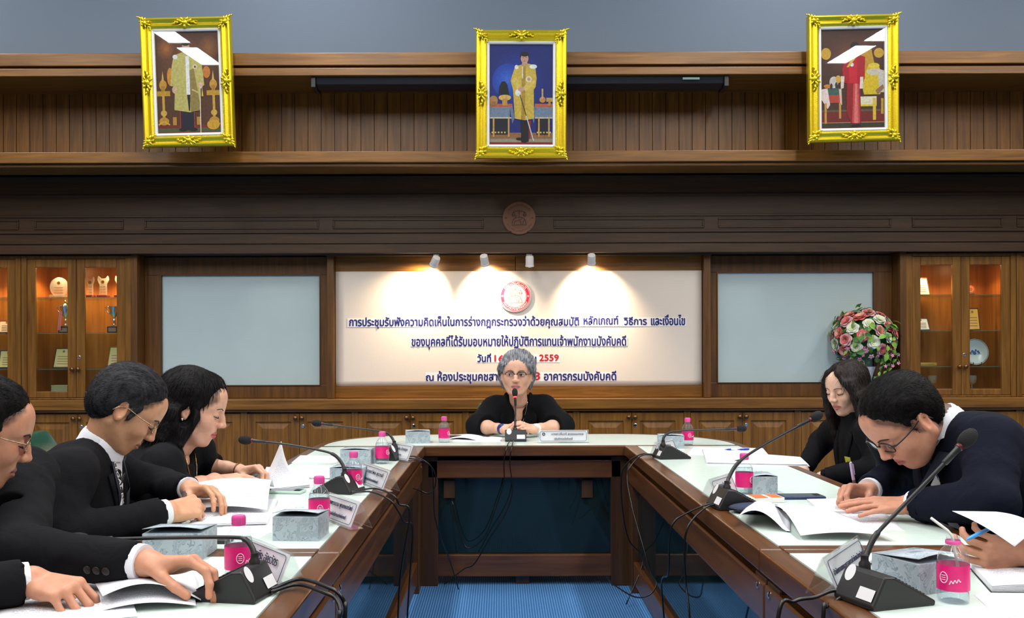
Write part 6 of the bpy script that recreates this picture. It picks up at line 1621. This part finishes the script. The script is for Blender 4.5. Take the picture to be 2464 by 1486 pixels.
# pens
def pen(label, a, b_, body, capm, r=.0042):
    a, b_ = Vector(a), Vector(b_); t = thing('pen', label, 'pen', a, 0, 'pens'); d = (b_-a); L_ = d.length; d.normalize(); R = d.to_track_quat('Z', 'Y').to_matrix().to_4x4()
    b = MB(); b.lathe([(.0008, 0), (.0022, .010), (r, .022), (r, L_*.62)], (0, 0, 0), 14, R); b.build('barrel', body, t, smooth='auto')
    b = MB(); b.lathe([(r*1.12, L_*.60), (r*1.12, L_-.004), (r*.8, L_)], (0, 0, 0), 14, R); k = b.build('cap', capm, t, smooth='auto')
    side = R.to_3x3() @ Vector((r*1.6, 0, 0)); b = MB(); b.tube([d*(L_-.006)+side*.6, d*(L_-.008)+side, d*(L_-.045)+side], .0012, 6); b.build('clip', capm, k)
M_BLUEP = mat('blue_pen', srgb(24, 60, 190), .3); M_LIL = mat('lilac_pen', srgb(196, 176, 214), .25); M_GREYP = mat('grey_pen', srgb(90, 84, 96), .3); M_LBL = mat('light_blue_pen', srgb(60, 150, 220), .3)
pen('blue pen with white band lying on the white sheet, nearer the microphone', T(1742, 1086)+V(0, 0, .007), T(1768, 1085)+V(0, 0, .007), M_BLUEP, M_WHITE)
pen('blue pen lying on the white sheet, nearer the long-haired woman', T(1772, 1086)+V(0, 0, .007), T(1802, 1085)+V(0, 0, .007), M_BLUEP, M_BLUEP)
pen('lilac pen upright in the writing man\'s fist', T(2063, 1224)+V(0, 0, .010), P(2046, 1114, 2.93), M_GREYP, M_LIL)
pen('grey pen held by the lanyard man', P(436, 1254, 2.76), P(442, 1178, 2.74), M_RED, M_GREYP, .0045)
pen('light blue pen in the raised hand near the straw bottle', P(2322, 1302, 2.05), P(2430, 1250, 2.20), M_LBL, M_LBL)
pen('dark pen on the head table papers', T(1180, 1052)+V(0, 0, .007), T(1150, 1049)+V(0, 0, .007), M_BLACK, M_BLACK)
# phones and small things
def phone(label, c, rz, case, l=.145, w_=.074):
    t = thing('phone', label, 'phone', c, rz); MB().box(-l/2, l/2, -w_/2, w_/2, .001, .011).build('case', case, t, bevel=.004, seg=3); MB().box(-l/2+.006, l/2-.006, -w_/2+.005, w_/2-.005, .0108, .0114).build('screen', mat('phone_screen', srgb(20, 26, 44), .12), t)
    MB().box(l/2-.03, l/2-.012, -.012, .012, .0112, .0122).build('camera_slot', M_BLACKM, t); return t
phone('dark blue phone lying near the writing man\'s pen hand', T(1926, 1200), .05, mat('blue_phone_case', srgb(24, 44, 92), .35))
phone('pale phone lying between the two document stacks', T(690, 1184), -.15, mat('pale_green_phone', srgb(186, 214, 200), .3), .12, .06)
phone('small dark phone behind the level microphone stem', T(505, 1302), -.1, M_BLACK, .11, .05)
phone('black phone on the head table beside the bottle', T(1092, 1052), .1, M_BLACK, .12, .06)
t = thing('medicine_carton', 'white and orange carton beside the slanting microphone', 'carton', T(1838, 1208), .1)
MB().box(-.055, .055, -.035, .035, .001, .018).build('carton', M_WHITE, t, bevel=.0015); M_ORG = mat('orange_print', srgb(236, 108, 48), .5)
MB().box(-.045, .0, -.0352, .0352, .0178, .0186).build('orange_panel', M_ORG, t); MB().box(.012, .05, -.034, .034, .0178, .0186).build('orange_panel', M_ORG, t)
b = MB(); c = T(1818, 1236); b.ell((0, 0, .016), (.082, .042, .016), 24, 10); t = thing('glasses_case', 'soft dark blue pouch next to the slanting microphone base', 'pouch', c, -.15)
b.build('pouch', mat('dark_blue_cloth', srgb(30, 42, 74), .7, bump=.3, bscale=300), t, smooth=True); b = MB(); b.tube([(.082*math.cos(a), .042*math.sin(a), .0165) for a in [2*PI*i/40 for i in range(41)]], .0012, 5, cap=False); b.build('zip', M_BLACK, t)
b = MB(); rs = random.Random(5)
c = T(2112, 1362); pts = []
for i in range(9):
    for j in range(9): pts.append(c+V(-.022+.0055*i, -.035+.009*j, .004+.010*abs(math.sin(i*1.3+j*.9))*rs.random()+.006*math.sin(j*.8)))
b.add(pts, [(i*9+j, i*9+j+1, (i+1)*9+j+1, (i+1)*9+j) for i in range(8) for j in range(8)])
o = b.build('tissue', M_PAPER, smooth=True); md = o.modifiers.new('thickness', 'SOLIDIFY'); md.thickness = .0008; tag(o, 'crumpled white tissue behind the nearest name plate', 'tissue')

# ------------------------------------------------------------------ microphone cables
def cable(label, pts, r=.0032):
    b = MB(); b.tube(rbez(pts, 8), r, 8); tag(b.build('microphone_cable', M_RUBBER, smooth=True), label, 'cable', 'microphone cables')
def pl(lst): return [P(*q_) for q_ in lst]
cable('microphone cable hanging from the head table, nearer the lanyard man\'s wing', [T(1228, 1064)+V(0, 0, .015), P(1219, 1074, 4.93), P(1212, 1110, 4.92), P(1211, 1160, 4.94), P(1192, 1220, 4.95), P(1165, 1290, 4.95), P(1125, 1318, 4.97), P(1105, 1280, 4.98), P(1087, 1205, 4.99)])
cable('microphone cable hanging from the head table, nearer the name plate', [T(1236, 1064)+V(0, 0, .015), P(1231, 1074, 4.93), P(1226, 1115, 4.92), P(1232, 1180, 4.92), P(1215, 1235, 4.93), P(1180, 1290, 4.95), P(1140, 1355, 4.98), P(1115, 1368, 5.0), V(-.3, 5.0, .012)])
cable('cable loop hanging at the corner microphone by the empty chair, larger loop', [T(970, 1104)+V(0, 0, .012), T(1000, 1104)+V(0, 0, .012), P(1030, 1115, 4.35), P(1046, 1140, 4.38), P(1046, 1170, 4.4), P(1030, 1186, 4.4), P(1012, 1180, 4.42), P(990, 1172, 4.43)])
cable('cable dropping to the floor at the corner microphone by the empty chair', [T(968, 1106)+V(0, 0, .012), P(1010, 1106, 4.36), P(1036, 1122, 4.38), P(1042, 1170, 4.4), P(1045, 1240, 4.5), P(1062, 1300, 4.6), P(1080, 1345, 4.8), V(-.22, 4.9, .012)])
cable('cable running over the table edge from the second microphone to the rail', [T(845, 1190)+V(0, 0, .012), T(900, 1182)+V(0, 0, .012), P(945, 1190, 3.2), P(960, 1212, 3.2), P(985, 1235, 3.2), V(-.345, 3.25, .45), V(-.36, 3.3, .15), V(-.34, 3.3, .012)])
cable('cable drooping from the second microphone down the wing panel', [T(845, 1192)+V(0, 0, .012), T(890, 1190)+V(0, 0, .012), P(935, 1200, 3.18), P(955, 1225, 3.18), P(972, 1255, 3.2), P(992, 1273, 3.25), V(-.32, 3.3, .4), V(-.34, 3.38, .1), V(-.30, 3.42, .012)])
cable('thick cable loop behind the near microphone base, upper strand', [T(650, 1430)+V(0, 0, .012), T(720, 1412)+V(0, 0, .018), P(790, 1412, 1.92), P(815, 1428, 1.9), P(828, 1455, 1.9), P(828, 1500, 1.88), V(-.32, 1.88, .3), V(-.30, 1.9, .012)], .004)
cable('thick cable behind the near microphone base, lower strand', [T(650, 1434)+V(0, 0, .010), T(715, 1418)+V(0, 0, .012), P(780, 1424, 1.9), P(808, 1440, 1.88), P(818, 1475, 1.86), P(812, 1520, 1.84), V(-.33, 1.84, .3), V(-.28, 1.8, .012)], .004)
cable('cable from the level microphone dropping to the carpet in a wide sweep', [T(1575, 1102)+V(0, 0, .012), T(1545, 1102)+V(0, 0, .012), P(1518, 1120, 4.3), P(1508, 1150, 4.28), P(1520, 1220, 4.2), P(1545, 1310, 4.05), P(1565, 1380, 4.0), P(1578, 1405, 3.98), P(1560, 1432, 3.95), P(1525, 1436, 4.0), P(1480, 1410, 4.2), P(1458, 1390, 4.3)])
cable('thin cable from the level microphone along the post of the wing', [T(1575, 1100)+V(0, 0, .012), T(1540, 1100)+V(0, 0, .012), P(1508, 1116, 4.45), P(1494, 1150, 4.5), P(1497, 1230, 4.6), P(1512, 1300, 4.7), P(1545, 1350, 4.7), V(.60, 4.6, .012)])
cable('cable looping out from the slanting microphone, outer strand', [T(1720, 1222)+V(0, 0, .012), T(1695, 1224)+V(0, 0, .010), P(1650, 1236, 2.98), P(1622, 1255, 2.97), P(1610, 1290, 2.98), P(1606, 1380, 3.05), P(1590, 1405, 3.2), V(.56, 3.3, .2), V(.50, 3.4, .012)])
cable('cable looping out from the slanting microphone, inner strand', [T(1722, 1224)+V(0, 0, .012), T(1700, 1228)+V(0, 0, .010), P(1668, 1248, 2.94), P(1650, 1280, 2.93), P(1645, 1330, 2.94), P(1648, 1400, 2.95), P(1658, 1500, 2.9), V(.57, 2.9, .15), V(.52, 2.8, .012)])
cable('thick cable from the nearest microphone base running off the table edge', [T(2032, 1440)+V(0, 0, .012), T(2000, 1440)+V(0, 0, .014), P(1960, 1438, 1.90), P(1910, 1448, 1.88), P(1870, 1490, 1.86), V(.52, 1.85, .4), V(.5, 1.8, .012)], .004)
cable('second cable of the nearest microphone base bending under the table edge', [T(2035, 1446)+V(0, 0, .012), P(2005, 1450, 1.90), P(1985, 1462, 1.87), P(1978, 1500, 1.85), V(.6, 1.85, .35), V(.58, 1.9, .012)], .004)

# ------------------------------------------------------------------ rose arrangement
M_PET_C = mat('coral_petal', srgb(226, 110, 108), .6); M_PET_W = mat('cream_white_petal', srgb(236, 238, 222), .6); M_PET_P = mat('pale_pink_petal', srgb(232, 176, 176), .6); M_PET_H = mat('pink_blossom', srgb(222, 140, 180), .6); M_LEAF = mat('green_leaf', srgb(66, 116, 52), .5, var=.3, vscale=40); M_LEAF2 = mat('light_green_leaf', srgb(128, 170, 70), .5, var=.3, vscale=40)
def rose_mesh(m, inner):
    b = MB(); rs = random.Random(4)
    for lay, (n, r, tilt, sz) in enumerate(((6, .012, 1.05, .021), (5, .010, .72, .020), (5, .007, .42, .017), (4, .004, .18, .013))):
        for k in range(n):
            a = 2*PI*k/n+lay*.6; R = Matrix.Rotation(a, 4, 'Z'); g = []
            for i in range(6):
                for j in range(5):
                    u = (j/4-.5)*2; w_ = i/5*2-1
                    yy = u*math.sqrt(1-w_*w_/2); vv = (w_*math.sqrt(1-u*u/2)+1)/2          # round petal
                    curl = tilt+.25*vv+.5*max(0, vv-.7)
                    x = r*.3+vv*sz*1.5*math.sin(curl)-.30*sz*yy*yy; z = vv*sz*1.5*math.cos(curl)+.10*sz*yy*yy
                    g.append(R @ Vector((x, yy*sz*1.02, z)))
            b.add(g, [(i*5+j, i*5+j+1, (i+1)*5+j+1, (i+1)*5+j) for i in range(5) for j in range(4)], 0 if lay < 2 else 1)
    me = b.mesh('rose', [m, inner]); me.polygons.foreach_set('use_smooth', [True]*len(me.polygons)); return me
def leaf_mesh(m):
    b = MB(); g = []
    for i in range(6):
        v_ = i/5; wd = .013*math.sin(PI*(v_*.92+.04))
        for u in (-1, 0, 1): g.append((wd*u, v_*.045, .006*math.sin(PI*v_)+abs(u)*.003))
    b.add(g, [(i*3+j, i*3+j+1, (i+1)*3+j+1, (i+1)*3+j) for i in range(5) for j in range(2)]); me = b.mesh('leaf', m); me.polygons.foreach_set('use_smooth', [True]*len(me.polygons)); return me
def blossom_mesh(m):
    b = MB()
    for k in range(5):
        a = 2*PI*k/5; b.ell((.008*math.cos(a), .008*math.sin(a), .002), (.008, .0055, .003), 8, 5, Matrix.Rotation(a, 4, 'Z'))
    me = b.mesh('blossom', m); return me
YF = 6.62
fc = P(2077, 818, YF)
t = thing('rose_arrangement', 'round arrangement of coral and white roses in a white vase on the counter', 'flower arrangement', (fc.x, 6.95, .886))
base = Vector((fc.x, 6.95-.02, .886)); YF = 6.93; fc = P(2077, 815, YF)*1.0
fc = Vector((q(2077, YF), YF, qz(815, YF)))
b = MB(); b.lathe([(.0, 0), (.065, 0), (.07, .01), (.035, .03), (.03, .06), (.055, .12), (.075, .19), (.085, .22), (.078, .22), (.06, .18), (0, .16)], Vector((fc.x+.0, YF, .887)), 28); b.build('vase', M_WHITE, t, smooth='auto', world=True)
RM = [rose_mesh(M_PET_C, mat('peach_petal', srgb(244, 170, 146), .6)), rose_mesh(M_PET_W, mat('green_white_petal', srgb(226, 236, 190), .6)), rose_mesh(M_PET_P, M_PET_C)]
LM = [leaf_mesh(M_LEAF), leaf_mesh(M_LEAF2)]; BM = blossom_mesh(M_PET_H); BM2 = blossom_mesh(M_PET_P)
rs = random.Random(11); Rb = .205
def place(me, name, p, n, s_, roll_=None):
    o = link(me, name, t, True); R = Vector(n).to_track_quat('Z', 'Y').to_matrix().to_4x4(); o.matrix_basis = Matrix.Translation(p) @ R @ Matrix.Rotation(rs.random()*6.28 if roll_ is None else roll_, 4, 'Z') @ Matrix.Scale(s_, 4); return o
fol = MB(); fol.ell(fc, (Rb*.86, Rb*.80, Rb*.78), 20, 14); fol.build('foliage_core', M_LEAF, t, smooth=True, world=True)
N_ = 48; gold = PI*(3-math.sqrt(5))
for i in range(N_):
    y_ = 1-(i+.5)/N_*1.55; r_ = math.sqrt(max(0, 1-y_*y_)); a = i*gold; n = Vector((r_*math.cos(a), r_*math.sin(a), y_))
    k = (0, 1, 2, 1, 0, 2, 1)[i % 7]
    place(RM[k], 'rose', fc+Vector((n.x*Rb, n.y*Rb*.92, n.z*Rb*.9)), n+Vector((rs.uniform(-.2, .2), rs.uniform(-.2, .2), rs.uniform(-.1, .25))), rs.uniform(1.25, 1.6))
for i in range(150):
    n = Vector((rs.gauss(0, 1), rs.gauss(-.3, 1), rs.gauss(.1, .8))).normalized(); n.z = max(n.z, -.75)
    tn = n.cross(Vector((rs.random(), rs.random(), rs.random()))).normalized()
    place(LM[i % 2], 'leaf', fc+n*Rb*rs.uniform(.95, 1.14), (n+tn*.7), rs.uniform(.9, 1.5))
for i in range(34):
    a = rs.uniform(PI*.95, PI*2.05); p = fc+Vector((math.cos(a)*Rb*rs.uniform(.75, 1.18), math.sin(a)*Rb*.8, -Rb*rs.uniform(.25, .75))); place((BM, BM2)[i % 2], 'blossom', p, p-fc, rs.uniform(1.0, 1.5))
def trail(x0, n, ln):
    pts = [fc+Vector((x0+.03*math.sin(k*.8), -Rb*.72-.01*k*.3, -Rb*.45-ln*k/n)) for k in range(n+1)]
    MB().tube(pts, .002, 5).build('trailing_stem', M_LEAF, t, world=True)
    for k, p in enumerate(pts):
        for s_ in (-1, 1): place(LM[(k+1) % 2], 'leaf', p, Vector((s_*.8, -.5, .5)), rs.uniform(.7, 1.0))
        if k % 2: place(BM, 'blossom', p+Vector((.015, -.01, 0)), Vector((0, -1, .2)), .9)
trail(.06, 7, .26); trail(.11, 5, .18); trail(-.10, 3, .10); trail(.15, 4, .12); trail(-.16, 2, .06)

# ------------------------------------------------------------------ things in the display cabinets
def shelfz(k): return {3: .886+.743, 2: .886+.483, 1: .886+.223, 0: .886+.05}[k]+.0005
M_CRY = clear('crystal', (.93, .96, .95), .03, 1.5, body=.10, bodycol=(.9, .95, .9)); M_REDB = mat('dark_red_velvet', srgb(110, 16, 22), .7); M_PAR = mat('parchment', srgb(222, 206, 150), .6); M_FRD = mat('dark_plaque_edge', srgb(70, 60, 60), .4)
YSH = 7.10
def crystal(px, label, h, w_, kind, k=3, base=M_CRY):
    x = q(px, YSH); z = shelfz(k); t = thing('crystal_plaque', label, 'trophy', (x, YSH, z), 0, 'trophies in the display cabinets')
    b = MB()
    if kind == 'disc':
        pts = [(w_/2*math.sin(a)*(1-.12*(1 if math.cos(a) > .85 else 0)), h*.53+h*.47*math.cos(a)) for a in [2*PI*i/28 for i in range(28)]]
    else:
        pts = [(-w_*.32, .02), (w_*.32, .02), (w_*.30, h*.6), (w_*.5, h*.82), (w_*.42, h), (w_*.16, h*.88), (-w_*.16, h*.88), (-w_*.42, h), (-w_*.5, h*.82), (-w_*.30, h*.6)]
    b.prism(pts, -.009, .009, 'y'); b.build('crystal_plate', M_CRY, t, bevel=.003)
    MB().box(-w_*.45, w_*.45, -.035, .035, 0, .022).build('base', base, t, bevel=.004)
    b = MB(); b.lathe([(0, 0), (.012, .0)], (0, -.010, h*.72), 14, Matrix.Rotation(PI/2, 4, 'X'), cap=False)
    for i in range(5): b.box(-w_*.25, w_*.25, -.0105, -.010, h*.50-.02*i, h*.505-.02*i+.002)
    b.build('engraving', M_GOLD, t)
crystal(143, 'round crystal plaque on the top shelf of the trophy cabinet', .155, .135, 'disc')
crystal(218, 'slim crystal award on the top shelf, first beside the door stile', .16, .06, 'hand', base=M_REDB); crystal(249, 'crystal award with flared top on a red base, middle of the top shelf', .165, .085, 'hand', base=M_REDB); crystal(291, 'crystal award cut off by the cabinet edge on the top shelf', .165, .085, 'hand', base=M_REDB)
def cup(px, label, k=2, s_=1.0):
    x = q(px, YSH); t = thing('trophy_cup', label, 'trophy', (x, YSH, shelfz(k)), 0, 'trophies in the display cabinets')
    MB().box(-.038*s_, .038*s_, -.038*s_, .038*s_, 0, .05*s_).build('plinth', mat('plinth_black', srgb(36, 38, 46), .3), t, bevel=.002)
    MB().box(-.028*s_, .028*s_, -.0392*s_, -.0384*s_, .01*s_, .04*s_).build('plate', M_SILVER, t)
    b = MB(); b.lathe([(.030, .05), (.030, .055), (.014, .062), (.009, .085), (.013, .095), (.008, .105), (.010, .118), (.026, .135), (.034, .165), (.038, .195), (.041, .198), (.036, .197), (.0, .16)], n=28, M=Matrix.Scale(s_, 4)); b.build('cup_bowl', M_SILVER, t, smooth='auto')
    for sx in (-1, 1):
        b = MB(); b.tube([Vector((sx*x_*s_, 0, z_*s_)) for x_, z_ in ((.034, .192), (.052, .200), (.062, .190), (.058, .170), (.044, .152), (.030, .142))], .0035*s_, 7); b.build('handle', M_SILVER, t, smooth=True)
    return t
CUP1 = cup(158, 'silver trophy cup with a ribbon on the second shelf'); b = MB(); x = q(146, YSH-.05)
for i, (dx, m_) in enumerate(((-.006, 0), (.006, 0))):
    b.add([(x+dx-.004, YSH-.05, shelfz(2)+.16), (x+dx+.004, YSH-.05, shelfz(2)+.16), (x+dx-.006, YSH-.055, shelfz(2)+.02), (x+dx-.014, YSH-.055, shelfz(2)+.02)], [(0, 1, 2, 3)])
o = b.build('ribbon', mat('pink_ribbon', srgb(206, 120, 140), .5)); md = o.modifiers.new('thickness', 'SOLIDIFY'); md.thickness = .001; tag(o, 'pale pink ribbon hanging beside the lidded silver cup', 'ribbon')
b = MB(); b.lathe([(.040, 0), (.036, .010), (.016, .022), (.006, .028), (.010, .036), (.006, .046), (0, .05)], (q(158, YSH), YSH, shelfz(2)+.199), 22); b.build('cup_lid', M_SILVER, CUP1, smooth='auto', world=True)
cup(275, 'silver trophy cup with curved handles beside the cabinet side')
def plaque(px, label, k, w_, h, face, edge, lean=.22, Y=YSH, lines=4, trap=True):
    x = q(px, Y); t = thing('award_plaque', label, 'plaque', M=Matrix.Translation((x, Y, shelfz(k))) @ Matrix.Rotation(-lean, 4, 'X'), group='plaques in the display cabinets')
    tp = .84 if trap else 1
    MB().prism([(-w_/2, 0), (w_/2, 0), (w_/2*tp, h), (-w_/2*tp, h)], 0, .012, 'y').build('board', edge, t, bevel=.002)
    MB().prism([(-w_/2+.01, .01), (w_/2-.01, .01), ((w_/2-.01)*tp, h-.01), (-(w_/2-.01)*tp, h-.01)], -.002, .0005, 'y').build('face', face, t)
    b = MB()
    for i in range(lines): b.box(-w_*.28, w_*.28, -.003, -.0021, h*(.2+.12*i), h*(.2+.12*i)+.004)
    b.lathe([(0, 0), (.009, 0)], (0, -.0025, h*.82), 12, Matrix.Rotation(PI/2, 4, 'X'), cap=False); b.build('inscription', M_LINE, t)
    b = MB(); b.box(-.01, .01, .012, .05, .0, .006); b.build('stand', M_FRD, t)
plaque(150, 'tilted parchment plaque on the third shelf behind the door stile', 1, .15, .155, M_PAR, M_FRD); plaque(280, 'cream plaque with a seal on the third shelf beside the cabinet side', 1, .15, .165, M_PAR, M_BRASS)
t = thing('small_box', 'small pale box at the bottom of the trophy cabinet', 'box', (q(148, YSH), YSH, shelfz(0))); MB().box(-.06, .06, -.04, .04, 0, .04).build('carton', mat('pale_green_card', srgb(150, 160, 130), .6), t, bevel=.002); MB().box(-.061, .061, -.041, .041, .04, .048).build('lid', mat('pale_green_card_lid', srgb(170, 178, 150), .6), t, bevel=.002)
# outer cabinet
plaque(14, 'bright framed photograph in the cut-off cabinet', 2, .12, .10, mat('bright_print', srgb(240, 200, 170), .4), M_REDB, trap=False); plaque(16, 'stack of framed certificates in the cut-off cabinet', 1, .13, .14, M_PAR, M_FRD, trap=False)
# plate cabinet
plaque(2216, 'brightly lit gold framed certificate on the top shelf', 3, .15, .14, mat('lit_certificate', srgb(244, 226, 180), .4), M_BRASS, .25); plaque(2218, 'grey framed certificate on the second shelf', 2, .135, .10, M_PAPER2, M_FRD, .3)
x = q(2335, YSH); t = thing('medal_plaque', 'small orange medal plaque on the top shelf above the gold certificate', 'medal', (x, YSH, shelfz(3)))
b = MB(); b.lathe([(.028, 0), (.030, .004), (.030, .008), (0, .008)], (0, 0, .045), 24, Matrix.Rotation(PI/2, 4, 'X')); b.build('medal', mat('orange_bronze', srgb(206, 96, 50), .4), t, smooth='auto'); MB().box(-.025, .025, -.012, .02, 0, .016).build('stand', M_FRD, t, bevel=.002); ring(MB(), .016, .019, -.0085, 20, c=(0, .045)).build('medal_ring', M_PAR, t)
plaque(2342, 'tall gold certificate plaque leaning on the second shelf', 2, .115, .17, mat('gold_parchment', srgb(236, 184, 84), .5), M_BRASS, .12)
x = q(2347, YSH); t = thing('display_plate', 'blue and white china plate standing on its rim', 'plate', M=Matrix.Translation((x, YSH, shelfz(1)+.004)) @ Matrix.Rotation(-.15, 4, 'X'))
M_CHINA = mat('white_china', srgb(214, 224, 232), .2); b = MB(); b.lathe([(0, .004), (.055, .004), (.068, .012), (.097, .016), (.097, .019), (.066, .016), (.05, .010), (0, .010)], (0, 0, .097), 36, Matrix.Rotation(PI/2, 4, 'X')); b.build('plate', M_CHINA, t, smooth='auto')
b = MB(); ring(b, .090, .093, -.0192, 40, c=(0, .097))
for (x0, z0, r0) in ((-.02, .10, .018), (.005, .108, .014), (.022, .098, .016), (-.005, .088, .022), (.03, .09, .01), (-.035, .09, .012)): ring(b, 0, r0*.6, -.0115, 12, c=(x0, z0))
b.box(-.045, .045, -.0118, -.0112, .080, .083); b.build('blue_decoration', mat('cobalt_blue', srgb(70, 104, 168), .3), t)
b = MB()
for sx in (-1, 1): b.tube([(sx*.03, .03, .0), (sx*.03, -.03, .0), (sx*.03, -.034, .016)], .003, 6)
b.build('plate_stand', M_BRASS, t)
t = thing('nameplate_block', 'small yellow nameplate block on the lower shelf of the plate cabinet', 'block', (q(2227, YSH), YSH, shelfz(1))); MB().box(-.08, .08, -.01, .01, 0, .022).build('block', mat('yellow_brass_plate', srgb(206, 172, 80), .4), t, bevel=.002); MB().box(-.06, .06, -.0108, -.0102, .008, .012).build('inscription', M_LINE, t)
for px_, lb in ((2243, 'clear glass goblet at the bottom of the plate cabinet, nearer the roses'), (2338, 'clear glass bowl at the bottom of the plate cabinet, below the plate')):
    t = thing('glass_goblet', lb, 'glass', (q(px_, YSH), YSH, shelfz(0))); b = MB(); b.lathe([(.03, 0), (.03, .003), (.005, .006), (.005, .03), (.028, .045), (.036, .075), (.034, .10), (.032, .10), (.033, .075), (.0, .045)], n=24); b.build('bowl', M_CRY, t, smooth='auto')

# ------------------------------------------------------------------ the people
PEOPLE = {k: f() for k, f in (('lanyard', man_lanyard), ('dress', woman_dress), ('chair', chairwoman), ('young', young_woman), ('writing', man_writing), ('reaching', man_reaching), ('edge', person_edge))}
# lettering along the lanyard
def lanyard_text():
    root, Mh, B = PEOPLE['lanyard']; me = text('LEGAL EXECUTION DEPARTMENT', 1.0, .011, M_WHITE, 'lanyard_lettering'); m = me.data
    path = [(-.062, -.03), (-.058, -.1), (-.046, -.18), (-.03, -.26), (-.016, -.33), (-.008, -.40)]
    def at(u):
        k = min(int(u*5), 4); f = u*5-k; a, b_ = path[k], path[k+1]; d = Vector((b_[0]-a[0], b_[1]-a[1])).normalized(); return Vector((a[0]+(b_[0]-a[0])*f, a[1]+(b_[1]-a[1])*f)), d
    pts = []
    for v in m.vertices:
        c, d = at(min(max(v.co.x, 0), .999)); n = Vector((d.y, -d.x))*(-(v.co.z-.0055)); pts.append((c.x+n.x, c.y+n.y))
    for v, p in zip(m.vertices, on_front(B, pts, .0125)): v.co = p
    me.parent = root; me.matrix_parent_inverse = root.matrix_basis.inverted()
lanyard_text()
